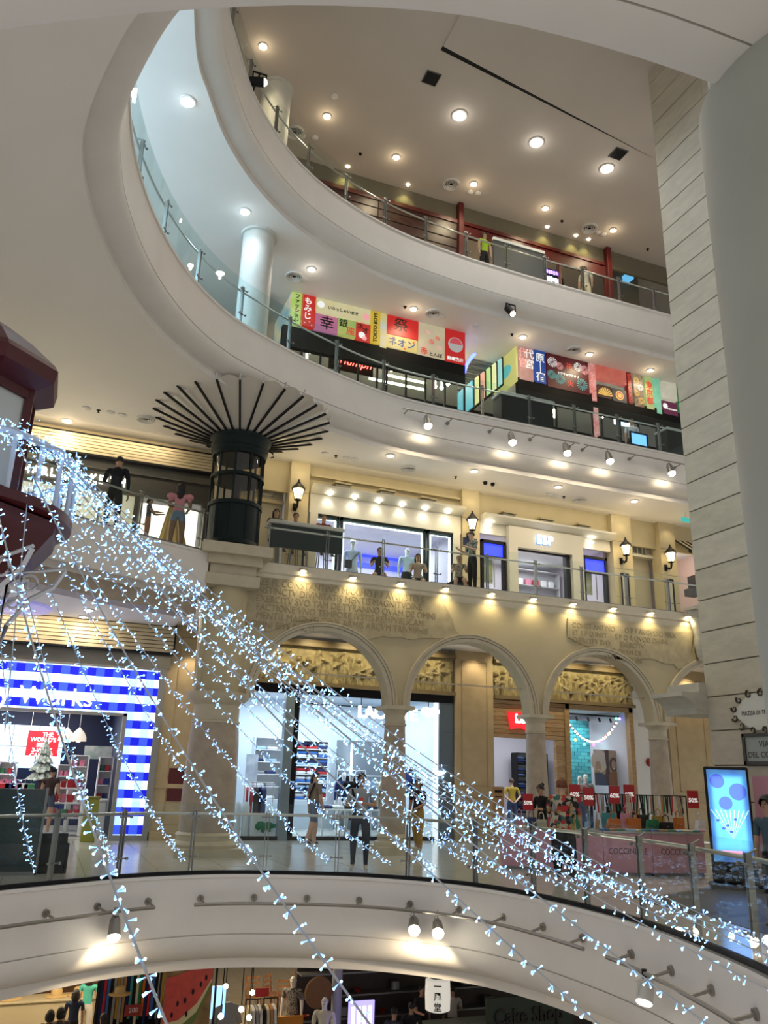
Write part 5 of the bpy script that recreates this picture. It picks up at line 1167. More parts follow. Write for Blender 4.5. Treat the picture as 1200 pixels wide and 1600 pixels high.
for i,z in enumerate(zs[:-1]):
    for k in range(int((q1.x-q0.x)/0.3)): place('carton',RB[[1,1,4,0,1][(i*2+k) % 5]],(q0.x+0.2+k*0.3,22.95,z+0.013),'carton on the pale shelving behind the ESP window','carton','cartons behind the ESP window')
for k,(u,v) in enumerate(((858,918),(838,921))):
    q=ay(u,v,20.9);place('gift_bag',obj_mesh(lambda b: (b.rbox(-0.12,0.12,-0.06,0.06,0,0.34,0.01),b.tube([(-0.05,0,0.33),(-0.04,0,0.43),(0.04,0,0.43),(0.05,0,0.33)],0.008,5)),'red_bag',mat('gift_red',(0.5,0.02,0.03),0.4)),(q.x,20.9,Z2+0.02),'red paper bag on the ESP window floor, '+('right' if k == 0 else 'left')+' one','bag')
# posters in the glass doors
for (u0,v0,u1,v1,c_,l) in ((752,872,770,912,(0.45,0.5,0.12),'green and yellow poster in the left blue-lit door'),(912,895,926,930,(0.4,0.35,0.1),'small colourful posters in the right blue-lit door')):
    panel(None,'door_poster',u0,v0,u1,v1,Y2+0.1,mat('poster_'+l[:5],c_,0.5,col2=(0.6,0.6,0.55),nscale=5),0.01);tag(COL.objects[-1],l,'poster')
# dark blue notice on the pilaster
panel(None,'notice_sign',724,839,745,854,Y2-0.18,mat('notice_navy',(0.015,0.02,0.07),0.4),0.03);ns=tag(COL.objects[-1],'dark navy notice sign on the pilaster behind the man in the patterned shirt','sign')
# --- shuttered window and doorway at right
xr0,xr1=X2(985,880),X2(1030,880)
b=MB();b.box(xr0,xr1,Y2+0.5,Y2+0.6,Z2,ZC2);struct(b.build('wall_recess',mat('recess_paint',(0.50,0.46,0.34),0.7)))
t=thing('shuttered_window','white shuttered window above a plain doorway between two lanterns','window',(xr0+0.3,Y2+0.3,Zz2(1000,870)))
a,c,z0,z1=rect(987,833,1008,868,Y2+0.3)
b=MB();b.box(a,c,Y2+0.42,Y2+0.5,z0,z1);b.build('pane',mat('window_grey',(0.25,0.27,0.24),0.2),t,smooth=False)
b=MB();b.box(a,c,Y2+0.36,Y2+0.44,z1-0.06,z1);b.box(a,c,Y2+0.36,Y2+0.44,z0,z0+0.06);b.box(a,a+0.05,Y2+0.36,Y2+0.44,z0,z1);b.box(c-0.05,c,Y2+0.36,Y2+0.44,z0,z1);b.box((a+c)/2-0.02,(a+c)/2+0.02,Y2+0.37,Y2+0.43,z0,z1);b.box(a,c,Y2+0.37,Y2+0.43,(z0+z1)/2-0.02,(z0+z1)/2+0.02);b.build('frame',M_wp,t,smooth=False)
def shutter(parent,xa,xb_,z0,z1,y):
    b=MB();b.box(xa,xb_,y,y+0.04,z0,z0+0.05);b.box(xa,xb_,y,y+0.04,z1-0.05,z1);b.box(xa,xa+0.04,y,y+0.04,z0,z1);b.box(xb_-0.04,xb_,y,y+0.04,z0,z1);s=b.build('shutter',M_wp,parent,smooth=False)
    n=12
    for k in range(n): z=z0+0.06+(z1-z0-0.12)*k/n;b=MB();b.add([(xa+0.04,y,z),(xb_-0.04,y,z),(xb_-0.04,y+0.035,z+0.05),(xa+0.04,y+0.035,z+0.05),(xa+0.04,y+0.01,z-0.008),(xb_-0.04,y+0.01,z-0.008),(xb_-0.04,y+0.045,z+0.042),(xa+0.04,y+0.045,z+0.042)],[(0,1,2,3),(7,6,5,4),(0,4,5,1),(2,6,7,3)]);b.build('slat',M_wp,s,smooth=False)
shutter(t,a-0.26,a-0.01,z0,z1,Y2+0.30);shutter(t,c+0.01,c+0.34,z0,z1,Y2+0.30)
b=MB();b.box(a-0.3,c+0.4,Y2+0.2,Y2+0.5,z0-0.10,z0-0.02);b.build('sill',M_wp,t)
xl_,xr_=X2(410,760),X2(450,760);b=MB();b.box(xl_-0.6,xr_,Y2+0.44,Y2+0.6,Z2,ZC2);struct(b.build('wall_recess_left',mat('recess_paint',(0.5,0.46,0.34),0.7)))
t=thing('louvre_shutter','single white louvred shutter on the wall right of the green glass cabin','shutter',(X2(420,750),Y2+0.4,Zz2(420,780)))
a,c,z0,z1=rect(411,735,428,776,Y2+0.4);shutter(t,a,c,z0,z1,Y2+0.4)
b=MB();b.box(xl_-0.6,xr_,Y2+0.3,Y2+0.5,z0-0.22,z0-0.12);tag(b.build('wall_ledge',M_cr2),'cream wall ledge under the single louvred shutter','ledge')
for k,(u0,v0,u1,v1) in enumerate(((969,895,985,944),(1040,904,1056,956))):
    a,c,z0,z1=rect(u0,v0,u1,v1,Y2-0.2);t=thing('menu_board','tall framed board standing before the pilaster, '+('left' if k == 0 else 'right')+' of the plain doorway','board',((a+c)/2,Y2-0.2,Z2));b=MB();b.box(a,c,Y2-0.2,Y2-0.17,Z2,z1);b.build('board',mat('board_cream',(0.55,0.5,0.36),0.5),t);frame_of(t,'frame',a,c,Z2,z1,Y2-0.2,0.05,0.02,M_black)
# --- striped awning shop at far right
a,c=X2(1052,860),X2(1130,880);zt_,zb_=Zz2(1055,843),Zz2(1055,872)
t=thing('striped_awning','black and cream striped awning over the last upper shop by the stone wall','awning',(a,Y2,zb_));n=16
M_st=[cloth('awning_black',(0.02,0.02,0.02)),cloth('awning_cream',(0.7,0.62,0.42))]
for k in range(n):
    xa,xb_=a+(c-a)*k/n,a+(c-a)*(k+1)/n;b=MB();b.add([(xa,Y2,zt_),(xb_,Y2,zt_),(xb_,Y2-0.7,zb_+0.12),(xa,Y2-0.7,zb_+0.12),(xa,Y2-0.7,zb_),(xb_,Y2-0.7,zb_),(xa,Y2,zt_-0.02),(xb_,Y2,zt_-0.02),(xb_,Y2-0.68,zb_+0.10),(xa,Y2-0.68,zb_+0.10)],[(0,1,2,3),(3,2,5,4),(6,9,8,7),(9,4,5,8),(0,3,9,6),(1,7,8,2)]);b.build('stripe',M_st[k % 2],t,smooth=False)
b=MB();b.box(a,c,Y2-0.02,Y2+0.06,zt_-0.05,ZC2);struct(b.build('wall_awning_shop',M_cr2))
room('wall_awning_room',a,c,Y2+0.1,23,Z2,zt_,mat('pink_wall',(0.7,0.55,0.5),0.6));lamp('POINT',((a+c)/2-0.4,21.3,Z2+2.4),25,NEUT,0.1)
for (u0,v0,u1,v1,l,c_) in ((1086,898,1098,918,'white lettered black hanging sign near the striped awning',(0.02,0.02,0.02)),(1081,918,1097,931,'grey plate sign under the black sign near the awning',(0.06,0.07,0.08))):
    panel(None,'hanging_sign',u0,v0,u1,v1,Y2-0.3,mat('sg_'+l[:5],c_,0.4),0.36);tag(COL.objects[-1],l,'sign')
q=ay(1092,908,Y2-0.3);put_text('sign_text','50',0.2,(q.x,Y2-0.305,q.z),glow('sign_white',(1,1,1),2.5),[o for o in COL.objects if o.name.startswith('hanging_sign')][-2],ext=0.002)
q=ay(1072,812,ZC2);p=az(1072,812,ZC2-0.25);t=thing('exit_sign','small green hanging exit sign near the ceiling beside the stone wall','sign',tuple(p));b=MB();b.box(p.x-0.16,p.x+0.16,p.y,p.y+0.04,p.z-0.07,p.z+0.07);b.build('lightbox',mat('exit_green',(0.02,0.25,0.22),0.4,emit=(0.05,0.5,0.45),es=0.5),t);b=MB();b.cyl((p.x,p.y+0.02,p.z+0.07),(p.x,p.y+0.02,ZC2),0.01,n=6);b.build('stem',M_trim,t)
p=az(764,758,ZC2-0.08);t=thing('security_camera','pair of dark dome cameras under the ceiling above the wall lanterns','camera',tuple(p))
for dx in (-0.12,0.12): b=MB();b.lathe([(0.06,0.08),(0.06,0.03),(0.05,0.0),(0,-0.02)],(p.x+dx,p.y,p.z),12);b.build('dome',M_black,t)
# --- left shop with white letters (set a little further back)
YK=20.65
t=thing('shopfront','dark shopfront with glowing white letters at the left of the upper gallery','shopfront',(-1,YK,Z2))
def zk(u,v): return ay(u,v,YK).z
xk1=ay(334,760,YK).x;xk0=-7.5
zl1,zl0=zk(110,680),zk(110,709);zs1,zs0=zk(110,726),zk(110,760)
b=MB();b.box(xk0,xk1,YK-0.05,YK+0.1,zl0-0.30,zl0-0.05);b.build('metal_band',mat('grey_metal_fascia',(0.28,0.27,0.24),0.25,metal=0.8),t,smooth=False)
b=MB();b.box(xk0,xk1,YK,YK+0.1,zs0,zl0-0.3);b.build('sign_band',mat('charcoal_band',(0.045,0.042,0.036),0.5),t,smooth=False)
xw_=ay(216,800,YK).x;xw2=ay(314,800,YK).x
for a,c in ((xw2,xk1),(xw_-0.12,xw_)): b=MB();b.box(a,c,YK-0.02,YK+0.1,Z2,zs0);b.build('jamb',mat('charcoal_band',(0.045,0.042,0.036),0.5),t,smooth=False)
M_wl=glow('window_white',(1,0.96,0.86),1.0)
posts=[ay(u,790,YK).x for u in (-40,8,96,155,185)]
for x in posts: b=MB();b.box(x-0.03,x+0.03,YK-0.03,YK+0.03,Z2,zs0);b.build('mullion',M_steeld,t,smooth=False)
for a,c in zip([xk0]+posts,posts+[xw_-0.12]): b=MB();b.box(a,c,YK,YK+0.01,Z2+0.03,zs0);b.build('glass_pane',M_shopgl,t,smooth=False)
pL,pR=ay(19,728,YK),ay(190,752,YK);put_text('sign_letters','CHARLES & KEITH',0.30,(pL.x,YK-0.03,(zs0+zl0-0.3)/2),glow('warm_white_letters',(1,0.95,0.82),5),t,align='LEFT',bold=0.006,ext=0.02,spacing=1.33,sx=0.86)
room('wall_left_shop',xk0,xw_-0.06,YK+0.15,24,Z2,zs0+0.1,mat('warm_white_wall',(0.8,0.75,0.62),0.6));lamp('AREA',(-2,22.3,zs0-0.1),140,(1,0.9,0.7),4,(0,0,0),sy=2.5)
b=MB();b.box(xw_,xw2,YK+0.5,YK+0.55,Z2,zs0);b.build('lit_backdrop',mat('bright_backdrop',(0.9,0.87,0.78),0.6,emit=(1,0.95,0.82),es=0.9),t)
# draped gold cloth in the bright window
b=MB();n=40;A=[ay(u,v,YK+0.3) for u,v in ((262,800),(268,850))];top=ay(268,790,YK+0.3);vs=[];fs=[]
xa,xb_=ay(238,845,YK+0.3).x,ay(310,850,YK+0.3).x
for i in range(n+1):
    q=i/n
    for j in range(7):
        r_=j/6;xx=top.x+(xa+(xb_-xa)*q-top.x)*(0.12+0.88*r_);zz=top.z+(Z2+0.02-top.z)*r_**1.2
        vs.append((xx,YK+0.3+0.05*math.sin(q*26+r_*2)*r_,zz))
for i in range(n):
    for j in range(6): fs.append((i*7+j,(i+1)*7+j,(i+1)*7+j+1,i*7+j+1))
b.add(vs,fs);tag(b.build('gold_drape',mat('gold_satin',(0.60,0.46,0.20),0.3,metal=0.4)),'draped gold satin cloth in the bright left shop window','drape')
for i,(u,v) in enumerate(((132,777),(137,777),(142,777),(130,793),(135,793),(140,793))): pass
tl=thing('louvre_band','pale horizontal louvre band above the shop with white letters','louvre',(-1,YK-0.1,zl0))
for k in range(6):
    z=zl0+(zl1-zl0)*k/6;b=MB();b.box(xk0,xk1,YK-0.24,YK-0.20,z+0.006,z+(zl1-zl0)/6-0.010);b.build('slat',M_lou,tl,smooth=False)
b=MB();b.box(xk0,xk1,YK-0.19,YK+0.1,zl0,zl1);b.build('backing',mat('louvre_back',(0.25,0.2,0.12),0.7),tl);b=MB();b.box(xk0,xk1,YK-0.25,YK+0.1,zl1,zl1+0.03);b.box(xk0,xk1,YK-0.25,YK+0.1,zl0-0.05,zl0);b.build('edge',M_black,tl)
b=MB();b.box(xk0,3.7,YK-0.1,YK+0.1,zl1+0.03,ZC2);struct(b.build('wall_above_louvre',M_cr2))
lamp('AREA',(-1.5,YK-0.8,ZC2-0.05),45,WARM,7,(R(20),0,0),sy=0.15)
lamp('AREA',(10,Y2-0.5,ZC2-0.03),20,(1,0.85,0.55),13,(R(25),0,0),sy=0.1)
# --- bar counter in the corner by the railing
a,c=az(0,0,5),None
p0,p1=ay(420,812,19.0),ay(536,826,19.0);t=thing('bar_counter','dark green bar counter with pale top by the railing, people seated behind','counter',((p0.x+p1.x)/2,19,Z2));zt_=p0.z
b=MB();b.rbox(p0.x,p1.x,18.85,19.45,zt_-0.10,zt_,0.015);b.build('top',mat('pale_counter',(0.55,0.53,0.48),0.35),t,smooth=False);b=MB();b.box(p0.x+0.05,p1.x-0.02,18.92,18.98,zt_-0.68,zt_-0.1);b.build('front_panel',M_dg,t,smooth=False)
for x in (p0.x+0.12,(p0.x+p1.x)/2,p1.x-0.1): b=MB();b.cyl((x,19.15,Z2),(x,19.15,zt_-0.1),0.03,n=10);b.build('leg',M_black,t)
# ---------------------------------------------------------------- dark green glass lantern cabin with rib fan
xb,yb=3.28,18.2;M_cab=mat('cabin_green',(0.004,0.013,0.014),0.5,spec=0.2)
z0=6.46;t=thing('glass_cabin','dark green round glass cabin on the pillar with a fan of ribs above','cabin',(xb,yb,z0))
def ngon(b,prof,n=8,a=R(22.5)): b.lathe([(r_,z) for r_,z in prof],(xb,yb,0),n,a0=a)
b=MB();b.lathe([(0.70,z0),(0.72,z0+0.06),(0.66,z0+0.10),(0.63,z0+0.20)],(xb,yb,0),32);b.build('base_ring',M_cab,t)
nP=10
for k in range(nP):
    a0,a1=2*math.pi*k/nP+0.03,2*math.pi*(k+1)/nP-0.03
    b=MB();b.lathe([(0.60,z0+0.2),(0.60,z0+1.12)],(xb,yb,0),3,a0=a0,a1=a1);b.build('lower_panel',M_cab,t)
    for (za,zb_) in ((z0+1.22,z0+1.90),(z0+1.98,z0+2.52)):
        b=MB();b.lathe([(0.575,za),(0.575,zb_)],(xb,yb,0),3,a0=a0,a1=a1);b.build('glass_panel',glass_mat('cabin_glass',(0.75,0.72,0.62),0.12),t)
    aa=2*math.pi*k/nP;b=MB();b.bar((xb+0.60*math.cos(aa),yb+0.60*math.sin(aa),z0+0.15),(xb+0.60*math.cos(aa),yb+0.60*math.sin(aa),z0+2.6),0.045);b.build('mullion',M_cab,t,smooth=False)
for (za,zb_) in ((z0+1.12,z0+1.22),(z0+1.90,z0+1.98),(z0+2.52,z0+2.62)): b=MB();b.lathe([(0.56,za),(0.635,za),(0.635,zb_),(0.56,zb_)],(xb,yb,0),32);b.build('band',M_cab,t)
b=MB();b.lathe([(0.635,z0+2.60),(0.66,z0+2.64),(0.66,z0+2.70),(0.68,z0+2.72),(0.68,z0+2.92),(0.70,z0+2.95),(0.73,z0+3.0),(0.73,z0+3.05),(0.60,z0+3.08),(0,z0+3.08)],(xb,yb,0),36);b.build('drum',M_cab,t)
b=MB();b.lathe([(0.10,z0),(0.10,z0+2.6)],(xb,yb,0),12);b.lathe([(0.0,z0+1.1),(0.35,z0+1.1),(0.35,z0+1.16)],(xb,yb,0),20);b.build('inner_core',M_black,t)
t.scale=(1,1,0.91);nR=26;zt_,Rr=z0+(ZC2+0.13-z0)/0.91,2.12
for k in range(nR):
    aa=2*math.pi*(k+0.5)/nR;ca,sa=math.cos(aa),math.sin(aa);b=MB();b.bar((xb+0.62*ca,yb+0.62*sa,z0+3.04),(xb+Rr*ca,yb+Rr*sa,zt_-0.14),0.045,0.05);rb=b.build('rib',M_black,t,smooth=False)
    b=MB();b.cyl((xb+(Rr-0.02)*ca,yb+(Rr-0.02)*sa,zt_-0.12),(xb+(Rr+0.05)*ca,yb+(Rr+0.05)*sa,zt_+0.02),0.02,n=6);b.build('rib_hook',M_chrome,rb)
b=MB();vs=[];fs=[];S=8;n=nR*S
for j in range(5):
    for k in range(n):
        q=(k % S)/S;aa=2*math.pi*(k/S+0.5)/nR;rr=0.62+(Rr-0.10-0.62)*j/4;sc=1+0.045*math.sin(math.pi*q)*(j/4);zz=(z0+3.07)+(zt_-0.06-(z0+3.07))*j/4+0.06*(j/4)*math.sin(math.pi*q)
        vs.append((xb+rr*sc*math.cos(aa),yb+rr*sc*math.sin(aa),min(zz,zt_+0.02)))
for j in range(4):
    for k in range(n): fs.append((j*n+k,j*n+(k+1) % n,(j+1)*n+(k+1) % n,(j+1)*n+k))
b.add(vs,fs);b.build('scalloped_canopy',mat('canopy_white',(0.70,0.66,0.58),0.25),t)
for s in (-1,1): 
    b=MB();b.tube([(xb+s*0.70,yb-0.1,z0+2.85),(xb+s*0.78,yb-0.12,z0+2.80),(xb+s*0.80,yb-0.12,z0+2.70),(xb+s*0.74,yb-0.1,z0+2.68)],0.02,6);b.build('scroll_hook',M_cab,t)
# ---------------------------------------------------------------- third gallery: lit Japanese sign panels (plane y = 19.75)
Y3=YS3
def X3(u,v): return ay(u,v,Y3).x
def lit(name,col,s=0.32,col2=None,nscale=3.0):
    if name in MATS: return MATS[name]
    m=mat(name,col,0.5,emit=col,es=s*1.25,col2=col2,nscale=nscale)
    if col2:
        nt=m.node_tree;bs=nt.nodes['Principled BSDF'];src=[l.from_socket for l in nt.links if l.to_socket == bs.inputs['Base Color']][0];nt.links.new(src,bs.inputs['Emission Color']);nt.links.remove([l for l in nt.links if l.to_socket == bs.inputs['Base Color']][0])
    m.node_tree.nodes['Principled BSDF'].inputs['Base Color'].default_value=(*[c*0.22 for c in col],1)
    return m
ZS1=ZC3
def sign_panel(u0,v0,u1,v1,label,m,texts=(),top=False,shapes=()):
    x0,x1,z0,z1=rect(u0,v0,u1,v1,Y3)
    if top: z1=ZS1-0.01
    t=thing('shop_sign',label,'sign',((x0+x1)/2,Y3,z0));w_,h_=x1-x0,z1-z0
    b=MB();b.box(x0+0.008,x1-0.008,Y3-0.05,Y3+0.12,z0+0.008,z1-0.008);b.build('lightbox',m,t,smooth=False)
    for (s,fx,fz,fs,c,vert) in texts:
        mm=lit('ink_%s' % c,{'black': (0.01,0.01,0.01),'white': (0.85,0.85,0.8),'red': (0.6,0.03,0.02),'blue': (0.01,0.05,0.22),'pink': (0.85,0.35,0.3),'green': (0.03,0.25,0.08),'yellow': (0.8,0.6,0.1)}[c],0.5 if c not in ('black',) else 0.0)
        if vert == 'rot': put_text('lettering',s,fs*h_,(x0+fx*w_,Y3-0.055,z0+fz*h_),mm,t,ext=0.002,tilt=R(90),bold=0.006)
        elif vert:
            n=len(s)
            for k,ch in enumerate(s): put_text('lettering',ch,fs*h_,(x0+fx*w_,Y3-0.055,z0+(fz-k*fs*1.0)*h_),mm,t,ext=0.002,bold=0.004)
        else: put_text('lettering',s,fs*h_,(x0+fx*w_,Y3-0.055,z0+fz*h_),mm,t,ext=0.002,bold=0.004)
    for (kind,fx,fz,fr,c) in shapes:
        cx,cz,rr=x0+fx*w_,z0+fz*h_,fr*h_;mm=lit('shape_%s' % c,{'red': (0.7,0.04,0.03),'white': (0.85,0.85,0.82),'pink': (0.8,0.35,0.35),'gold': (0.8,0.5,0.12),'teal': (0.1,0.4,0.38),'black': (0.01,0.01,0.01),'rose': (0.5,0.06,0.08),'grey': (0.35,0.35,0.33),'green': (0.08,0.4,0.15)}[c],0.5)
        b=MB()
        if kind == 'disc': b.prism(oval(cx,cz,rr,rr,24),Y3-0.058,Y3-0.05)
        elif kind == 'half': b.prism([(cx+rr*math.cos(math.pi*k/12),cz+rr*math.sin(math.pi*k/12)) for k in range(13)],Y3-0.060,Y3-0.05)
        elif kind == 'burst':
            for k in range(16): a=2*math.pi*k/16;b.prism([(cx+0.2*rr*math.cos(a),cz+0.2*rr*math.sin(a)),(cx+rr*math.cos(a-0.07),cz+rr*math.sin(a-0.07)),(cx+rr*math.cos(a+0.07),cz+rr*math.sin(a+0.07))],Y3-0.06,Y3-0.052)
        elif kind == 'ring':
            n=24;vs=[];fs_=[]
            for k in range(n):
                a=2*math.pi*k/n
                for q in (rr,rr*0.7): vs += [(cx+q*math.cos(a),Y3-0.06,cz+q*math.sin(a))]
            for k in range(n): fs_.append((2*k,2*k+1,2*((k+1) % n)+1,2*((k+1) % n)))
            b.add(vs,fs_)
        elif kind == 'fan':
            for k in range(9): a=math.pi*(0.06+0.88*k/8);b.prism([(cx,cz),(cx+rr*math.cos(a-0.11),cz+rr*math.sin(a-0.11)),(cx+rr*math.cos(a+0.11),cz+rr*math.sin(a+0.11))],Y3-0.06,Y3-0.052)
        b.build('motif',mm,t,smooth=False)
    return t
sign_panel(455.3,459.8,470.9,510.8,'narrow lime green sign panel with black Japanese letters, leftmost in the row',lit('sg_lime',(0.42,0.72,0.10),col2=(0.75,0.8,0.35)),[('ファッション',0.5,0.88,0.15,'black',True)],True)
sign_panel(470.9,462,491.6,514,'narrow red sign panel with white brush letters and dots',lit('sg_red',(0.70,0.03,0.02)),[('もみじ',0.45,0.80,0.24,'white',True)],True,[('disc',0.3,0.1,0.02,'pink'),('disc',0.6,0.16,0.02,'pink'),('disc',0.75,0.06,0.02,'pink')])
sign_panel(492.4,468.3,577.7,507,'wide cream sign panel with cat faces and small Japanese writing',lit('sg_cream',(0.80,0.70,0.36),col2=(0.85,0.8,0.5)),[('いらっしゃいませ',0.5,0.45,0.26,'black',False)],True,[('disc',0.10,0.55,0.24,'white'),('disc',0.92,0.40,0.24,'pink')])
sign_panel(491.3,489.6,526.7,525,'pink and violet sign panel with a bold black character',lit('sg_pinkviolet',(0.75,0.20,0.30),col2=(0.32,0.16,0.36),nscale=1.2),[('幸',0.52,0.5,0.8,'black',False)])
sign_panel(527.6,497,555,529.5,'green, red and yellow sign panel with two black characters',lit('sg_greenmix',(0.20,0.55,0.14),col2=(0.78,0.62,0.18),nscale=1.6),[('銀',0.3,0.68,0.5,'black',False),('座',0.7,0.30,0.5,'red',False)])
sign_panel(555,503.7,577.7,537.7,'small red sign panel with black katakana and a rabbit shape',lit('sg_red2',(0.68,0.04,0.03)),[('ネ',0.3,0.76,0.36,'black',False),('オ',0.66,0.60,0.36,'black',False)],False,[('disc',0.42,0.34,0.17,'white'),('disc',0.60,0.20,0.12,'pink')])
sign_panel(578.6,491,592.7,539.7,'narrow yellow sign panel reading TOKYO BOYS upwards',lit('sg_yellow',(0.78,0.55,0.05)),[('TOKYO BOYS',0.5,0.5,0.145,'black','rot')],True)
sign_panel(594,494,603,546,'slim yellow and white lit column cover between two sign groups',lit('sg_yw',(0.85,0.62,0.08),col2=(0.6,0.75,0.8),nscale=2),(),True)
sign_panel(603.2,495,652.8,533.5,'wide red sign panel with a black festival character',lit('sg_red3',(0.72,0.02,0.02)),[('祭',0.45,0.55,0.72,'black',False)],True)
sign_panel(602.6,522,650.8,553.9,'yellow sign panel with large blue katakana',lit('sg_yellow2',(0.80,0.62,0.16),col2=(0.75,0.7,0.4),nscale=6),[('ネオン',0.5,0.48,0.66,'blue',False)],False,[('disc',0.25,0.8,0.07,'red'),('disc',0.6,0.15,0.07,'red'),('disc',0.88,0.75,0.06,'red')])
sign_panel(652.8,510,694,564.7,'beige sign panel scattered with red dragonflies',lit('sg_beige',(0.72,0.62,0.40),col2=(0.6,0.52,0.36)),[('赤',0.22,0.14,0.22,'red',False),('とんぼ',0.65,0.10,0.13,'black',False)],True,[('burst',0.35,0.75,0.07,'pink'),('burst',0.72,0.62,0.07,'red'),('burst',0.5,0.48,0.08,'red'),('burst',0.3,0.34,0.05,'pink'),('burst',0.8,0.35,0.06,'pink')])
sign_panel(694,520,726,572.6,'red sign panel with a round grey mountain emblem',lit('sg_red4',(0.66,0.02,0.02)),[('商売繁盛',0.5,0.12,0.12,'white',False)],True,[('disc',0.52,0.56,0.22,'grey'),('half',0.52,0.58,0.18,'rose')])
sign_panel(809.4,550.4,833,598.4,'rose brown sign panel with vertical characters beside the stairs',lit('sg_rose',(0.50,0.24,0.22),col2=(0.72,0.45,0.35)),[('代官',0.28,0.80,0.3,'pink',True),('代宮',0.72,0.80,0.3,'white',True)],True)
sign_panel(833.4,554,852.6,602,'narrow deep blue sign panel with two white characters',lit('sg_blue',(0.02,0.08,0.38)),[('原',0.5,0.76,0.3,'white',False),('宿',0.5,0.18,0.3,'white',False),('｜',0.5,0.47,0.3,'white',False)],True)
sign_panel(852.6,560,920.4,619.4,'large dark maroon sign panel with bursting fireworks',lit('sg_maroon',(0.085,0.004,0.007)),[('花',0.52,0.72,0.2,'red',False),('火',0.55,0.22,0.2,'red',False),('トウキョウドオリ',0.5,0.47,0.085,'white',False)],True,[('burst',0.13,0.75,0.15,'white'),('burst',0.3,0.68,0.11,'pink'),('burst',0.1,0.38,0.13,'teal'),('burst',0.3,0.3,0.15,'teal'),('burst',0.74,0.78,0.13,'white'),('burst',0.9,0.74,0.14,'pink'),('burst',0.82,0.28,0.17,'teal')])
sign_panel(921,575.6,931.8,629,'slim red and white checked lit column cover, upper part',lit('sg_check',(0.75,0.16,0.12),col2=(0.85,0.6,0.55),nscale=14),(),True)
sign_panel(925.5,636.5,936,682,'slim red and white checked lit column cover, lower part',lit('sg_check',(0.75,0.16,0.12),col2=(0.85,0.6,0.55),nscale=14))
sign_panel(931.8,579.5,978,603,'plain coral red sign panel',lit('sg_coral',(0.62,0.12,0.09),col2=(0.7,0.2,0.14)),(),True)
sign_panel(931.8,600.5,954.6,625.4,'dark sign panel with a golden fan',lit('sg_darkfan',(0.08,0.03,0.025)),(),False,[('fan',0.55,0.2,0.62,'gold')])
sign_panel(954.6,606.5,978.6,632,'dark sign panel with a pale swirl disc',lit('sg_darkswirl',(0.07,0.06,0.06)),(),False,[('disc',0.5,0.5,0.34,'gold'),('ring',0.5,0.5,0.26,'rose')])
sign_panel(978.6,591,987.6,633.5,'very narrow red sign panel reading TOKYO BOYS upwards',lit('sg_dkred',(0.18,0.01,0.01)),[('TOKYO BOYS',0.5,0.5,0.145,'red','rot')],True)
sign_panel(987.6,593.6,1006,638.6,'brown floral sign panel',lit('sg_floral',(0.16,0.09,0.05),col2=(0.5,0.36,0.22),nscale=9),(),True,[('burst',0.3,0.8,0.1,'gold'),('burst',0.7,0.6,0.1,'white'),('burst',0.3,0.4,0.09,'gold'),('burst',0.7,0.2,0.1,'gold')])
sign_panel(1006,598.4,1021.5,641.6,'cream and green sign panel with red vertical characters',lit('sg_creamgreen',(0.7,0.65,0.3),col2=(0.2,0.5,0.15),nscale=1.5),[('東京都',0.5,0.72,0.24,'red',True)],True)
sign_panel(1021.5,600.5,1033.5,648.5,'mint green lit column cover',lit('sg_mint',(0.18,0.62,0.38),col2=(0.4,0.75,0.55)),(),True)
sign_panel(1033.5,604,1057.5,628,'pale cream mottled sign panel near the stone wall',lit('sg_pale',(0.6,0.58,0.45),col2=(0.75,0.7,0.55)),(),True)
sign_panel(1033.5,626,1058.5,652,'plum sign panel reading TOKYO BOYS beside a white figure',lit('sg_plum',(0.14,0.02,0.06)),[('TOKYO BOYS',0.60,0.42,0.135,'white',False)],False,[('disc',0.16,0.6,0.2,'white')])
sign_panel(1058.5,611,1074,654,'dark green sign panel with a red flower, next to the stone wall',lit('sg_dkgreen',(0.02,0.2,0.06)),[('TOKYO',0.5,0.35,0.2,'green','rot')],True,[('disc',0.4,0.8,0.12,'red')])
# angled return at the left end and stepped fins by the stairs
xe0=X3(455,485)
z0=ay(470,514,Y3).z
t=thing('shop_sign','slanted cream and blue side panel at the left end of the signs','sign',(xe0,20.4,z0));b=MB();b.box(xe0-0.04,xe0,Y3,21.6,z0-0.2,ZC3-0.02);b.build('lightbox',lit('sg_side',(0.75,0.62,0.35),col2=(0.15,0.4,0.55),nscale=2.2),t)
xs0=X3(809,575);zs0_=ay(820,598,Y3).z
t=thing('shop_sign','yellow green side panel with a bird shape facing the stairs','sign',(xs0,20.3,zs0_));b=MB();b.box(xs0-0.05,xs0,Y3,21.2,zs0_,ZC3-0.02);b.build('lightbox',lit('sg_fin',(0.72,0.70,0.22)),t);b=MB();b.prism(oval(20.5,(zs0_+ZC3)/2,0.45,0.22),xs0-0.06,xs0-0.05,fn=lambda a,c,d: (d,a,c));b.build('motif',lit('shape_teal',(0.1,0.4,0.38),0.5),t)
fc=[(0.1,0.35,0.4),(0.65,0.6,0.25),(0.6,0.3,0.2),(0.35,0.55,0.2),(0.6,0.62,0.3),(0.25,0.5,0.45)]
for k in range(6):
    u=735+k*9;q=ay(u,612-k*7,20.6);t=thing('lit_fin','slim coloured lit fin stepping up beside the stairs, number %s from the left' % ('one','two','three','four','five','six')[k],'sign',(q.x,20.6,q.z-0.4));b=MB();b.box(q.x,q.x+0.05,20.5,21.5,q.z-0.55,q.z+0.35);b.build('fin',lit('fin_%d' % k,fc[k],0.7),t,smooth=False);b=MB();b.box(q.x+0.05,q.x+0.09,20.48,21.5,q.z-0.6,q.z+0.4);b.build('fin_edge',M_black,t)
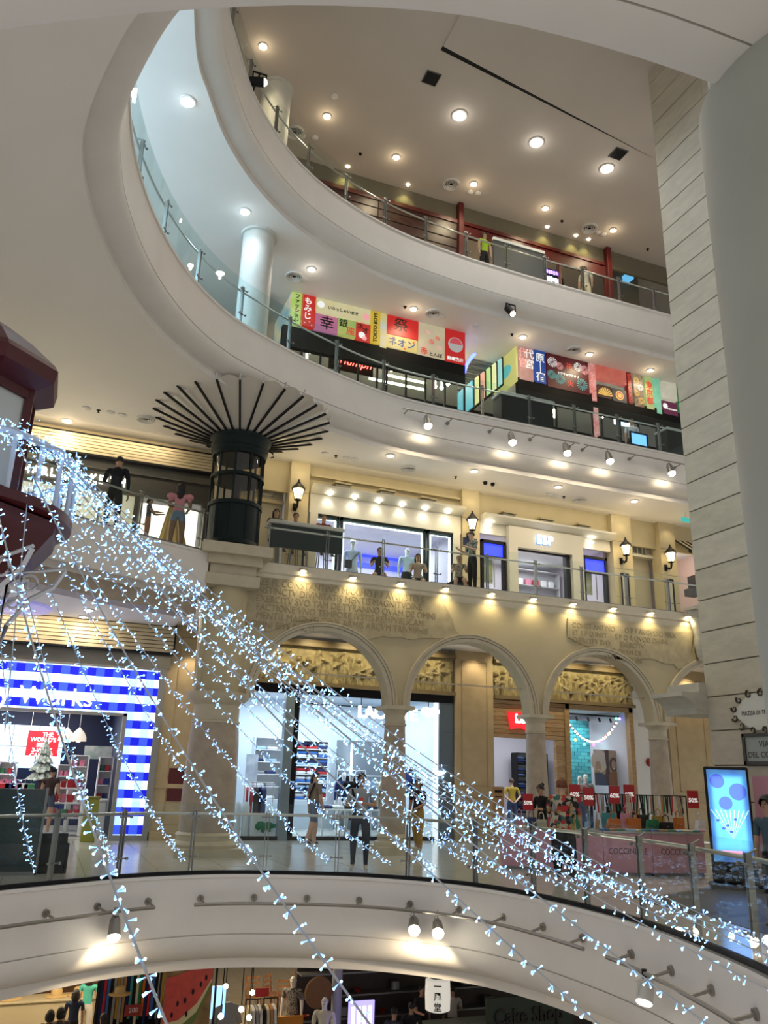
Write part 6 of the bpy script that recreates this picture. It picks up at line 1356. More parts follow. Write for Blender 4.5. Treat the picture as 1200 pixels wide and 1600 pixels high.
# dark shopfront below the signs
zt_=ay(560,535,Y3).z;xA,xB=X3(440,530),X3(726,580)
b=MB();b.box(xA,xB,Y3-0.04,Y3+0.14,zt_-0.62,zt_+0.02);b.box(X3(809,600),24,Y3-0.04,Y3+0.14,zt_-0.62,zt_+0.02);struct(b.build('wall_sign_fascia',mat('charcoal_fascia',(0.008,0.008,0.008),0.6,spec=0.1)))
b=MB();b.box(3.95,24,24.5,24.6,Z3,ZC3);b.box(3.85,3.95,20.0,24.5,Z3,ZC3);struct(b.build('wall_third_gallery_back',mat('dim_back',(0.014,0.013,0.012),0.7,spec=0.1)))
for (ua,ub,n) in ((440,590,5),(605,726,4),(812,922,4),(936,1075,5)):
    for k in range(n+1):
        x=X3(ua+(ub-ua)*k/n,580);b=MB();b.box(x-0.025,x+0.025,Y3,Y3+0.06,Z3,zt_-0.6);struct(b.build('trim_mullion',M_black,smooth=False))
for k,(u,v,w_) in enumerate(((622,600,2.0),(636,592,1.4),(760,580,0.9))):
    q=ay(u,v,22.0);b=MB();b.box(q.x-w_/2,q.x+w_/2,22.0,22.05,q.z-0.03,q.z+0.03);tag(b.build('tube_light',glow('tube_warm',(1,0.9,0.6),5)),'bright tube light inside the dark shop '+('under the yellow katakana sign, lower','under the yellow katakana sign, upper','beside the stairs')[k],'light')
lamp('POINT',(ay(620,595,21.5).x,21.5,Z3+2),14,WARM,0.1)
for u,v in ((485,550),(479,562),(538,566),(540,575),(612,578),(680,604),(690,606),(700,600),(860,640),(866,650),(808,655),(823,655),(940,652),(618,566)):
    q=ay(u,v,21.6);b=MB();b.ball((q.x,21.6,q.z),0.06,10,8);b.cyl((q.x,21.6,q.z+0.05),(q.x,21.6,q.z+0.25),0.03,n=8);tag(b.build('shop_spotlight',M_spotw),'small glowing spotlight inside the dark shops behind the railing','spotlight','spotlights in the dark shops')
q=ay(550,566,20.6);t=thing('neon_sign','red script neon sign with a white crown behind the railing','neon sign',tuple(q));put_text('neon_letters','Triumph',0.36,(q.x,20.6,q.z),glow('neon_red',(1,0.08,0.06),5),t,ext=0.01,shear=0.3);b=MB();b.tube([(q.x+0.1,20.6,q.z+0.2),(q.x+0.08,20.6,q.z+0.36),(q.x+0.2,20.6,q.z+0.28),(q.x+0.28,20.6,q.z+0.38),(q.x+0.36,20.6,q.z+0.26),(q.x+0.46,20.6,q.z+0.32),(q.x+0.4,20.6,q.z+0.18)],0.018,6);b.build('neon_crown',glow('neon_white',(0.7,0.8,1),3),t)
b=MB();b.box(q.x-0.7,q.x+0.7,20.65,20.7,q.z-0.3,q.z+0.4);b.build('backing',M_dark,t)
xx0,xx1,zz0,zz1=rect(960,648,990,668,20.6);t=thing('lit_sign','white-blue lit sign over a shop counter below the coral panel','sign',((xx0+xx1)/2,20.6,zz0));b=MB();b.box(xx0,xx1,20.6,20.66,zz0,zz1);b.build('lightbox',lit('sg_whiteblue',(0.5,0.75,0.95),1.5),t);b=MB();b.box(xx0+0.15,xx1-0.2,20.59,20.6,zz0+0.12,zz0+0.22);b.build('print',cl('navy'),t)
xx0,xx1,zz0,zz1=rect(986,675,1012,698,18.9);t=thing('counter_screen','computer screen glowing blue behind the railing, near the stone wall','screen',((xx0+xx1)/2,18.9,Z3));b=MB();b.box(xx0,xx1,18.92,18.96,zz0,zz1);b.build('display',lit('sg_screen',(0.15,0.4,0.85),1.0),t);frame_of(t,'frame',xx0-0.04,xx1+0.04,zz0-0.04,zz1+0.04,18.95,0.05,0.05,M_black);b=MB();b.box((xx0+xx1)/2-0.05,(xx0+xx1)/2+0.05,18.95,19.0,Z3,zz0);b.build('stand',M_black,t)
# counters and stair soffit behind the third railing
a,c=ay(778,612,18.9),ay(863,630,18.9);t=thing('display_counter','dark display counter with grey top behind the railing by the stairs','counter',((a.x+c.x)/2,18.9,Z3));b=MB();b.rbox(a.x,c.x,18.75,19.3,a.z-0.10,a.z,0.02);b.build('top',mat('grey_top',(0.35,0.36,0.36),0.4),t,smooth=False);b=MB();b.box(a.x+0.05,c.x-0.05,18.8,19.28,Z3,a.z-0.1);b.build('body',mat('counter_dark',(0.02,0.02,0.02),0.5,spec=0.2),t,smooth=False)
a=ay(1040,672,18.8);t=thing('display_counter','dark glass counter with pale goods beside the stone wall','counter',(a.x+0.6,18.9,Z3));b=MB();b.box(a.x,a.x+1.4,18.75,19.3,Z3,a.z);b.build('body',mat('counter_dark',(0.02,0.02,0.02),0.5,spec=0.2),t,smooth=False);b=MB();b.rbox(a.x-0.03,a.x+1.4,18.7,19.33,a.z,a.z+0.09,0.02);b.build('top',mat('grey_top',(0.35,0.36,0.36),0.4),t,smooth=False)
t=thing('stair_canopy','grey slatted underside of the stairs between the sign groups','stairs',(ay(760,560,21).x,21,ay(760,590,21).z));a,c=ay(738,553,21.0),ay(790,566,21.0)
for k in range(8): b=MB();b.box(a.x,c.x+0.3,20.9+k*0.16,21.02+k*0.16,a.z-0.1-k*0.10,a.z-0.02-k*0.10);b.build('slat',mat('stair_grey',(0.22,0.23,0.23),0.5),t,smooth=False)
b=MB();p=[ay(u,v,20.2) for u,v in ((725,583),(730,568),(738,557),(742,553))];b.tube(p,0.05,8);tag(b.build('curved_neon',glow('neon_blue',(0.08,0.12,1.0),4)),'curved blue neon tube at the edge of the stairs','neon')
# added glowing strip in a frame, left gallery, put in to light the ceiling blue
t=thing('added_glow_strip','added pale blue glowing strip that tints the ceiling of the left upper gallery','shopfront',(-4.2,12.5,Z3));b=MB();b.box(-4.4,-4.3,7.5,19.5,Z3+2.3,Z3+2.9);b.build('window',mat('added_cool_glow',(0.5,0.7,0.9),0.5,emit=(0.55,0.80,1.0),es=26),t,smooth=False)
b=MB()
for k in range(9): y=7.5+k*1.5;b.box(-4.3,-4.24,y-0.04,y+0.04,Z3,Z3+3.0)
b.box(-4.3,-4.24,7.4,19.6,Z3+2.9,Z3+3.0);b.box(-4.4,-4.24,7.4,19.6,Z3,Z3+2.3);b.build('frame',M_steeld,t)

# ---------------------------------------------------------------- uppermost gallery: dark red wood shopfronts (plane y = 19.9)
Y4=YS4
def X4(u,v): return ay(u,v,Y4).x
zr=ay(717,350,Y4).z
M_rw=mat('dark_red_wood',(0.05,0.008,0.006),0.4,noise=0.4,nscale=8,stretch=(3,1,0.4));M_gb=mat('grey_upper_wall',(0.17,0.15,0.10),0.7,noise=0.08);M_rp=mat('red_post',(0.10,0.008,0.007),0.4)
b=MB();b.box(3.6,24,Y4,Y4+0.1,zr,ZT);struct(b.build('wall_uppermost',M_gb))
for k,(ua,ub) in enumerate(((480,590),(590,717))):
    x0,x1=X4(ua,320),X4(ub,350);t=thing('wood_panelling','dark red wood panelling on the uppermost gallery, '+('left' if k == 0 else 'right')+' section','panelling',((x0+x1)/2,Y4,Z4))
    b=MB();b.box(x0,x1,Y4-0.02,Y4+0.1,Z4,zr);b.build('back_board',M_rw,t,smooth=False);n=8
    for j in range(n): z=Z4+0.1+(zr-Z4-0.1)*j/n;b=MB();b.rbox(x0+0.02,x1-0.02,Y4-0.05,Y4-0.01,z+0.01,z+(zr-Z4-0.1)/n-0.02,0.01);b.build('board',M_rw,t,smooth=False)
    b=MB();b.box(x0,x1,Y4-0.09,Y4+0.02,zr-0.05,zr+0.09);b.build('top_rail',M_rp,t,smooth=False)
for u,v,l in ((717,350,'tall red post between wood panelling and dark shops'),(948,420,'tall red post right of the dark shops, uppermost gallery')):
    x=X4(u,v);b=MB();b.rbox(x-0.09,x+0.09,Y4-0.2,Y4+0.02,Z4,ZT-0.01,0.015);tag(b.build('red_post',M_rp,smooth=False),l,'post')
x0,x1=X4(722,360),X4(944,420)
b=MB();b.box(x0,x1,Y4-0.08,Y4+0.05,zr-0.02,zr+0.10);b.box(x0,x1,Y4-0.05,Y4+0.05,zr-0.45,zr-0.05);struct(b.build('trim_red_lintel',M_rp))
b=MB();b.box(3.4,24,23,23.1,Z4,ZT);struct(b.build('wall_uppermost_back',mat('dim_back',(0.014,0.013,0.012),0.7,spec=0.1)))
for k in range(7): x=x0+(x1-x0)*k/6;b=MB();b.box(x-0.04,x+0.04,Y4-0.04,Y4+0.04,Z4,zr);struct(b.build('trim_red_mullion',M_rp,smooth=False))
lamp('POINT',(X4(830,420),21.5,Z4+1.9),25,(1,0.7,0.45),0.1)
for (u,v) in ((545,275),(640,305),(860,372),(905,385),(925,392)):
    p=ay(u,v,Y4-0.4);lamp('SPOT',(p.x,Y4-0.25,ZT-0.04),18,(1,0.85,0.3),0.04,(R(14),0,0),R(90),0.9)
    b=MB();b.lathe([(0,0),(0.05,0.0),(0.06,0.02)],(p.x,Y4-0.25,ZT-0.02),12);tag(b.build('wall_washer',M_lampw),'small recessed lamp washing the grey wall yellow, uppermost gallery','downlight','wall washers of the uppermost gallery')
for (u0,v0,u1,v1,l,m,y) in ((771,374,852,402,'dark signboard with a white top edge behind the top railing',mat('board_slate',(0.05,0.055,0.06),0.5),19.2),):
    a,c,z0,z1=rect(u0,v0+22,u1,v1+26,y);z1=ay(u0,v0,y).z;t=thing('signboard',l,'signboard',((a+c)/2,y,Z4));b=MB();b.box(a,c,y,y+0.06,Z4+0.3,z1);b.build('board',m,t,smooth=False);b=MB();b.box(a,c,y-0.02,y+0.08,z1,z1+0.10);b.build('top_edge',M_shopw,t,smooth=False)
    for x in (a+0.1,c-0.1): b=MB();b.cyl((x,y+0.03,Z4),(x,y+0.03,Z4+0.3),0.03,n=8);b.build('leg',M_steeld,t)
for k,(u,v,w_,h_,c_,l) in enumerate(((862,425,0.75,0.16,(0.35,0.2,1.0),'violet neon strip sign in the dark top shops'),(866,437,0.80,0.22,(0.75,0.85,1.0),'white-blue neon sign strokes in the dark top shops'),(840,430,0.40,0.22,(1,0.05,0.05),'red neon sign strokes in the dark top shops'),(812,417,0.4,0.16,(1,0.15,0.04),'orange-red neon strokes left in the dark top shops'))):
    q=ay(u,v,20.4);t=thing('neon_sign',l,'neon sign',(q.x,20.4,q.z));mm=glow('neon4_%d' % k,c_,3);random.seed(k)
    n=int(w_/0.09)
    for j in range(n): b=MB();x=q.x-w_/2+j*0.09;b.box(x,x+0.055,20.4,20.42,q.z-h_/2*random.uniform(0.6,1),q.z+h_/2*random.uniform(0.6,1));b.build('neon_stroke',mm,t,smooth=False)
    b=MB();b.box(q.x-w_/2,q.x+w_/2,20.43,20.46,q.z-h_/2-0.05,q.z+h_/2+0.05);b.build('backing',M_dark,t)
    b=MB();b.cyl((q.x-w_/3,20.445,q.z+h_/2),(q.x-w_/3,20.445,ZT),0.012,n=6);b.cyl((q.x+w_/3,20.445,q.z+h_/2),(q.x+w_/3,20.445,ZT),0.012,n=6);b.build('hanger',M_black,t)
# right end: passage with a blue sign
a,c,z0,z1=rect(955,400,1005,470,20.6);b=MB();b.box(a+0.1,c,20.8,20.9,Z4,ZT);struct(b.build('wall_passage',mat('passage_beige',(0.16,0.13,0.08),0.7)))
q=ay(988,428,20.4);t=thing('direction_sign','small blue direction sign in the passage right of the red post','sign',(q.x,20.5,q.z));b=MB();b.box(q.x-0.14,q.x+0.14,20.5,20.8,q.z-0.1,q.z+0.1);b.build('plate',lit('sg_dir',(0.1,0.35,0.6),0.8),t)
# ---------------------------------------------------------------- near column's far neighbour: slim column with two capital discs
d=ray(1130,125);hd_=math.hypot(d.x,d.y);c2=CAM+d*(7.0/hd_)
t=thing('slim_column','slim column with two stacked olive discs seen behind the large near column','column',(c2.x,c2.y,0));M_ol=mat('olive_disc',(0.20,0.21,0.16),0.6,noise=0.1)
b=MB();b.cyl((c2.x,c2.y,0),(c2.x,c2.y,9.9),0.14,n=16);b.build('shaft',M_ncol,t)
b=MB();b.lathe([(0.14,8.85),(0.52,8.85),(0.52,9.35),(0.14,9.35)],(c2.x,c2.y,0),40);b.build('lower_disc',M_ol,t)
b=MB();b.lathe([(0.14,9.50),(0.92,9.50),(0.92,9.72),(0.14,9.72)],(c2.x,c2.y,0),40);b.build('upper_disc',M_ol,t)
# ---------------------------------------------------------------- dark floor inlay, kiosk screen, plaques on the stone wall
b=MB();pp=[az(u,v,0) for u,v in ((1030,1400),(1130,1383),(1199,1392),(1230,1470),(1120,1436),(1000,1408))];b.prism([(p.x,p.y) for p in pp],0.001,0.006,fn=lambda a,c,d: (a,c,d));struct(b.build('trim_floor_inlay',mat('dark_inlay',(0.03,0.032,0.035),0.45),smooth=False))
k0=az(1152,1390,0);rzk=R(-38);t=thing('kiosk_screen','tall black kiosk with a blue glowing advertising screen before the stone wall','kiosk',tuple(k0),rzk);Mk=MW[t.name]
def kb(fn,name,m,**k): b=MB();fn(b);b.xf(Mk);return b.build(name,m,t,**k)
kb(lambda b: b.rbox(-0.36,0.36,0,0.10,0.08,1.96,0.02),'housing',M_black,smooth=False);kb(lambda b: b.rbox(-0.42,0.42,-0.2,0.3,0,0.08,0.01),'foot',M_black,smooth=False)
def kscreen():
    m=mat('kiosk_display',(0.1,0.3,0.6),0.3,emit=(0.1,0.35,0.85),es=0.32);nt=m.node_tree;bs=nt.nodes['Principled BSDF']
    tc=nt.nodes.new('ShaderNodeTexCoord');n=nt.nodes.new('ShaderNodeTexNoise');n.inputs['Scale'].default_value=3.2;n.inputs['Detail'].default_value=1;rp=nt.nodes.new('ShaderNodeValToRGB')
    e=rp.color_ramp.elements;e[0].position=0.38;e[0].color=(0.05,0.10,0.45,1);e[1].position=0.62;e[1].color=(0.08,0.30,0.66,1)
    nt.links.new(tc.outputs['Object'],n.inputs[0]);nt.links.new(n.outputs[0],rp.inputs[0]);nt.links.new(rp.outputs[0],bs.inputs['Emission Color']);return m
kb(lambda b: b.box(-0.32,0.32,-0.006,0,0.42,1.91),'display',kscreen(),smooth=False)
M_kl=glow('kiosk_rays',(0.45,0.75,1.0),0.6)
for k in range(9): kb(lambda b: b.prism([(0.02,0.78),(-0.30+0.075*k-0.008,1.25),(-0.30+0.075*k+0.012,1.25)],-0.010,-0.006),'print_ray',M_kl,smooth=False)
for (x,z,r_) in ((-0.16,1.72,0.12),(0.16,1.55,0.14),(-0.05,1.36,0.11)): kb(lambda b: b.prism(oval(x,z,r_,r_),-0.008,-0.006),'print_bauble',glow('kiosk_violet',(0.06,0.08,0.42),0.4),smooth=False)
for (x,z) in ((-0.2,1.08),(-0.05,1.0),(0.08,1.1),(0.0,0.9),(-0.12,0.95)): kb(lambda b: b.prism(oval(x,z,0.03,0.02,8),-0.012,-0.006),'print_bird',glow('kiosk_navy',(0.03,0.03,0.3),0.5),smooth=False)
kb(lambda b: b.box(-0.18,0.14,-0.010,-0.006,0.56,0.60),'print_text',glow('kiosk_rose',(0.8,0.25,0.35),0.8),smooth=False)
lamp('AREA',tuple(Mk @ Vector((0,-0.05,1.2))),5,(0.4,0.7,1),0.5,(R(90),0,rzk),sy=1.2)
# baroque plaque
p=ax(1183,1112,XW-0.03);t=thing('wall_plaque','white scroll-edged street plaque with dark curls on the stone wall','plaque',(XW,p.y,p.z-0.4))
def wallpoly(poly,d0,d1,m,nm): b=MB();b.prism([(p.y-a,p.z+c) for a,c in poly],XW-d0,XW-d1,fn=lambda a,c,d: (d,a,c));return b.build(nm,m,t,smooth=False)
pl_=[(0.52*math.cos(a)*(1+0.10*math.cos(6*a)),0.30*math.sin(a)*(1+0.12*math.cos(4*a))) for a in [2*math.pi*k/48 for k in range(48)]]
wallpoly(pl_,0.04,0.0,mat('plaque_white',(0.62,0.62,0.56),0.5),'plate')
M_pk=mat('plaque_dark',(0.035,0.028,0.022),0.5)
for k in range(12):
    a=2*math.pi*(k+0.5)/12;cx,cz=0.56*math.cos(a),0.34*math.sin(a);b=MB();pts=[(XW-0.05,p.y-(cx+0.075*(1-j/14)*math.cos(a+j*0.6)),p.z+cz+0.075*(1-j/14)*math.sin(a+j*0.6)) for j in range(11)];b.tube(pts,[0.024*(1-j/16) for j in range(11)],6);b.build('scroll',M_pk,t)
put_text('plaque_text','PIAZZA DI TREVI',0.115,(XW-0.045,p.y,p.z-0.02),mat('plaque_ink',(0.06,0.05,0.045),0.6),t,normal=(-1,0,0),ext=0.002,sx=0.85)
p=ax(1190,1170,XW-0.03);t=thing('street_sign','grey framed street sign below the scroll-edged plaque','sign',(XW,p.y,p.z-0.28));b=MB();b.box(XW-0.04,XW,p.y-0.55,p.y+0.38,p.z-0.24,p.z+0.24);b.build('plate',mat('sign_greygreen',(0.32,0.35,0.33),0.5),t,smooth=False)
b=MB()
for (y0,y1,z0,z1) in ((-0.58,0.42,0.22,0.28),(-0.58,0.42,-0.28,-0.22),(-0.58,-0.52,-0.28,0.28),(0.36,0.42,-0.28,0.28)): b.box(XW-0.07,XW,p.y+y0,p.y+y1,p.z+z0,p.z+z1)
b.build('frame',mat('bronze_dark',(0.05,0.045,0.035),0.4),t,smooth=False)
put_text('sign_text','VIA',0.16,(XW-0.043,p.y-0.08,p.z+0.08),mat('plaque_ink',(0.06,0.05,0.045),0.6),t,normal=(-1,0,0),ext=0.002);put_text('sign_text','DEL CORSO',0.15,(XW-0.043,p.y-0.08,p.z-0.11),mat('plaque_ink',(0.06,0.05,0.045),0.6),t,normal=(-1,0,0),ext=0.002)
# pink board at the right edge
p=ax(1190,1262,XW-0.5);t=thing('pink_board','pink standing board right of the kiosk screen at the picture edge','board',(XW-0.5,p.y,0));b=MB();b.box(XW-0.52,XW-0.48,p.y-1.3,ax(1181,1262,XW-0.5).y,0.05,ax(1181,1213,XW-0.5).z);b.build('board',mat('board_pink',(0.55,0.26,0.33),0.5),t,smooth=False);b=MB();b.box(XW-0.6,XW-0.4,p.y-1.3,p.y-1.2,0,0.06);b.box(XW-0.6,XW-0.4,p.y-0.2,p.y-0.1,0,0.06);b.build('foot',M_black,t)
# carved console beside the wall, under the upper railing
p=ay(1098,990,17.75);t=thing('carved_console','pale carved drapery console beside the stone wall under the upper gallery','console',(p.x,17.8,ay(1098,1035,17.75).z));zt_,zb_=ay(1098,955,17.75).z,ay(1104,1033,17.75).z
b=MB();n=24;prof=[(0.10,0),(0.16,0.12),(0.22,0.35),(0.20,0.5),(0.27,0.66),(0.30,0.80),(0.26,0.84),(0.33,0.9),(0.33,1.0)];vs=[]
for (r_,q) in prof:
    for k in range(n): a=2*math.pi*k/n;rr=r_*(1+0.10*math.sin(5*a+6*q));vs.append((p.x+rr*math.cos(a),17.82+rr*0.8*math.sin(a),zb_+(zt_-zb_)*q))
fs=[(i*n+k,i*n+(k+1) % n,(i+1)*n+(k+1) % n,(i+1)*n+k) for i in range(len(prof)-1) for k in range(n)]+[tuple(range(n)),tuple(range((len(prof)-1)*n,len(prof)*n))]
b.add(vs,fs);b.build('carving',M_trav,t,angle=50);b=MB();b.box(p.x-0.36,p.x+0.36,17.55,18.0,zt_,zt_+0.08);b.build('abacus',M_trav,t)
# ---------------------------------------------------------------- pink bag counters behind the railing
M_pkc=mat('counter_pink',(0.60,0.30,0.38),0.45);M_ptop=mat('counter_glass_top',(0.45,0.45,0.44),0.15)
CA=[az(782,1356,0),az(945,1368,0),az(1022,1369,0),az(1105,1369,0)];CA=[Vector((p.x,p.y,0)) for p in CA]
ink=mat('brand_ink',(0.12,0.05,0.04),0.5)
for k in range(3):
    a,c=CA[k],CA[k+1];d=(c-a).normalized();nrm=Vector((-d.y,d.x,0));L_=(c-a).length;rz=math.atan2(d.y,d.x);mid=(a+c)/2
    t=thing('bag_counter','pink display counter of handbags behind the glass railing, '+('angled left section','middle section','right section')[k],'counter',tuple(mid),rz);Mt=MW[t.name]
    def cb(fn,name,m,**kw): b=MB();fn(b);b.xf(Mt);return b.build(name,m,t,**kw)
    ml,mr=(0,0.22) if k == 0 else ((0.24,0.0) if k == 1 else (0.0,0.0))
    def slab(y0,y1,z0,z1,i): return lambda b: b.prism([(-L_/2+i,y0),(L_/2-i,y0),(L_/2-i-mr,y1),(-L_/2+i+ml,y1)],z0,z1,fn=lambda a,c,d: (a,c,d))
    cb(slab(0,0.7,0.05,0.74,0.005),'body',M_pkc,smooth=False);cb(slab(-0.02,0.72,0.74,0.78,0.005),'top',M_ptop,smooth=False);cb(slab(0.04,0.66,0,0.05,0.03),'plinth',M_steeld,smooth=False)
    if k > 0: put_text('counter_lettering','COCCINELLE',0.155,tuple(mid-nrm*0.003+Vector((0,0,0.42))),ink,t,normal=tuple(-nrm),ext=0.002,sx=0.85)
def bag_fn(w_,h_,d_,tote=False):
    def f(b):
        b.add([(-w_/2,-d_/2,0),(w_/2,-d_/2,0),(w_/2,d_/2,0),(-w_/2,d_/2,0),(-w_*0.42,-d_*0.3,h_),(w_*0.42,-d_*0.3,h_),(w_*0.42,d_*0.3,h_),(-w_*0.42,d_*0.3,h_)] if not tote else [(-w_*0.42,-d_/2,0),(w_*0.42,-d_/2,0),(w_*0.42,d_/2,0),(-w_*0.42,d_/2,0),(-w_/2,-d_*0.3,h_),(w_/2,-d_*0.3,h_),(w_/2,d_*0.3,h_),(-w_/2,d_*0.3,h_)],[(0,3,2,1),(4,5,6,7),(0,1,5,4),(1,2,6,5),(2,3,7,6),(3,0,4,7)])
    return f
def handbag(p,col,w_,h_,label,tote=False,rz=0.0,strap=0.0,group=None):
    t=thing('handbag',label,'handbag',tuple(p),rz,group);Mt=MW[t.name];m=mat('leather_'+col,FC[col],0.4)
    b=MB();bag_fn(w_,h_,w_*0.4,tote)(b);b.xf(Mt);b.build('body',m,t,smooth=False)
    b=MB();hh_=0.14 if not strap else strap;b.tube([Vector((-w_*0.26,0,h_*0.95)),Vector((-w_*0.2,0,h_+hh_*0.75)),Vector((0,0,h_+hh_)),Vector((w_*0.2,0,h_+hh_*0.75)),Vector((w_*0.26,0,h_*0.95))],0.010,6);b.xf(Mt);b.build('handle',m,t)
    if not tote: b=MB();b.box(-w_*0.43,w_*0.43,-w_*0.2-0.012,0.02,h_*0.45,h_*1.01);b.xf(Mt);f=b.build('flap',m,t,smooth=False);b=MB();b.box(-0.015,0.015,-w_*0.2-0.02,-w_*0.2-0.01,h_*0.45,h_*0.55);b.xf(Mt);b.build('clasp',M_chrome,f)
    return t
def onB(u,back,z=0.78):      # a spot on the right counters, back = metres behind the front edge
    a,c=CA[1],CA[3];d=(c-a).normalized();n_=Vector((-d.y,d.x,0));best=min([a+(c-a)*(k/100)+n_*back for k in range(-10,111)],key=lambda q: abs(((q-CAM).dot(RT)/(q-CAM).dot(FW))*F_PX+600-u));return Vector((best.x,best.y,z))
for u,bk,col,w_,h_,tote,lab in ((957,0.5,'teal',0.30,0.30,True,'pale teal tote bag at the left end of the bag table'),(963,0.2,'orange',0.28,0.20,False,'tan flap handbag before the pale teal tote'),(984,0.45,'pink',0.28,0.30,True,'coral pink tote bag on the bag table'),(995,0.2,'orange',0.30,0.22,True,'orange tote bag beside the coral pink tote'),(1010,0.5,'black',0.30,0.28,True,'black tote bag on the table right of the orange tote'),(1024,0.3,'green',0.26,0.20,False,'bright green flap handbag on the bag table'),(1034,0.5,'mustard',0.28,0.26,True,'olive mustard tote bag behind the green handbag'),(1046,0.22,'black',0.28,0.16,False,'low black flap handbag right of the green handbag'),(1066,0.4,'orange',0.24,0.24,False,'orange flap handbag with a tall handle, right part of the table'),(1100,0.4,'white',0.24,0.20,False,'white flap handbag at the right end of the table')):
    handbag(onB(u,bk),col,w_,h_,lab,tote,random.uniform(-0.3,0.3))
wc=['blue','pink','teal','red','cream','navy','sky','pink','green','grey','tan','white']
WL=[obj_mesh(lambda b: (b.rbox(-0.09,0.09,-0.05,0.05,0,0.035,0.01),b.box(-0.012,0.012,-0.056,-0.05,0.008,0.028)),'wallet',mat('leather_'+c_,FC[c_],0.4)) for c_ in wc]
for k in range(24):
    q=onB(948+k*6.6,0.06+0.1*(k % 2));place('wallet',WL[(k*5) % 12],tuple(q),'small leather wallet along the front of the right bag counter','wallet','wallets along the counter',random.uniform(-0.6,0.6))
a,c=CA[0],CA[1];d=(c-a).normalized();n_=Vector((-d.y,d.x,0))
for k in range(12):
    q=a+d*(0.15+k*0.15)+n_*(0.15+0.22*(k % 3));col=['sky','pink','tan','navy','cream','red','teal','pink','black','green','sky','tan'][k]
    handbag(Vector((q.x,q.y,0.78)),col,0.20,0.13+0.04*(k % 2),'small %s handbag on the angled counter, %s row, %s half' % (col,('front','middle','back')[k % 3],'left' if k < 6 else 'right'),False,random.uniform(-1,1))
# rack of straps and bags behind
ra,rb_=onB(905,0.95,1.42),onB(1113,0.85,1.42);t=thing('bag_rack','black rail hung with coloured bag straps behind the bag tables','rack',(ra.x,ra.y,0));b=MB();b.cyl(ra,rb_,0.013,n=8);b.build('bar',M_black,t)
for q in (ra,(ra+rb_)/2,rb_): b=MB();b.cyl((q.x,q.y,0),q,0.013,n=8);b.build('post',M_black,t)
random.seed(12);sc_=['black','cream','grey','black','white','tan','black','orange','black','red','green','grey','cream','black']
for k in range(44):
    q=ra.lerp(rb_,0.12+0.86*k/44);col=sc_[(k*3+k//5) % 14];ln=random.uniform(0.30,0.5);b=MB();dx=(rb_-ra).normalized();s_=random.uniform(-0.05,0.05)
    b.bar(q+Vector((0,-0.015,0)),q+dx*s_+Vector((0,-0.02,-ln)),0.035,0.006,up=(0,1,0));place_o=b.build('bag_strap',mat('leather_'+col,FC[col],0.4),smooth=False);tag(place_o,'%s leather strap hanging from the black rail' % col,'strap','%s straps on the black rail' % col)
M_sale=mat('sale_red',(0.45,0.012,0.018),0.45)
for k,(u,v,s,y_) in enumerate(((903,1240,'60%',0.7),(925,1245,'50%',0.7),(967,1242,'60%',0.8),(990,1240,'60%',0.9),(1109,1250,'50%',0.6),(821,1253,'50%',0.0))):
    q=onB(u,y_) if k < 5 else az(821,1350,0)+Vector((0.4,0.5,0));dd=math.hypot(q.x,q.y);rr=ray(u,v);zc_=CAM.z+rr.z*(math.hypot(q.x,q.y)/math.hypot(rr.x,rr.y));rz=-R(25)
    t=thing('sale_sign','red %s sale card %s' % (s,('right beside the ginger-haired shopper','second from the left over the bags','left of the face behind the bags','right of the face behind the bags','at the right end of the bag table','over the angled counter at left')[k]),'sign',(q.x,q.y,0.78),rz);Mt=MW[t.name]
    b=MB();b.box(-0.11,0.11,-0.006,0.006,zc_-0.78-0.17,zc_-0.78+0.17);b.xf(Mt);b.build('card',M_sale,t,smooth=False);b=MB();b.cyl((0,0.012,0),(0,0.012,zc_-0.78),0.006,n=6);b.xf(Mt);b.build('stick',M_chrome,t)
    put_text('card_text',s,0.11,tuple(Mt @ Vector((0,-0.008,zc_-0.78-0.02))),glow('card_white',(0.9,0.88,0.85),0.3),t,normal=tuple((Mt.to_3x3() @ Vector((0,-1,0)))),ext=0.001,bold=0.004)
# ---------------------------------------------------------------- spot rails on the first gallery's edge beam (seen at the bottom)
L1=arclen(P1)
def curved_rail(u0,u1,z,spots,label,off=-0.22):
    # along the beam between the two picture columns
    def col(p): q=Vector((p.x,p.y,z))-CAM;return 600+F_PX*q.dot(RT)/q.dot(FW) if q.dot(FW) > 0.5 else 1e9
    ii=[i for i in range(len(P1)) if P1[i].y > 3 and u0 <= col(P1[i]) <= u1 and (Vector((P1[i].x,P1[i].y,0))).length < 20 and (P1[i].y > 10 or P1[i].x > 3)]
    pts=[Vector((P1[i].x+N1[i].x*off,P1[i].y+N1[i].y*off,z)) for i in ii]
    t=thing('track_light_rail',label,'light rail',tuple(pts[0]));b=MB();b.tube(pts,0.026,8);b.build('rail',M_rail,t)
    for j in range(1,len(ii),5):
        i=ii[j];q=pts[j];w_=Vector((P1[i].x+N1[i].x*0.03,P1[i].y+N1[i].y*0.03,z+0.06));b=MB();b.cyl(q,w_,0.020,n=8);dd=(w_-q).normalized();b.cyl(w_-dd*0.03,w_+dd*0.02,0.055,n=12);b.build('bracket',M_rail,t)
    return t,ii,pts,col
t,ii,pts,colf=curved_rail(-40,243,-0.42,(),'curved spotlight rail with one lamp on the beam at lower left')
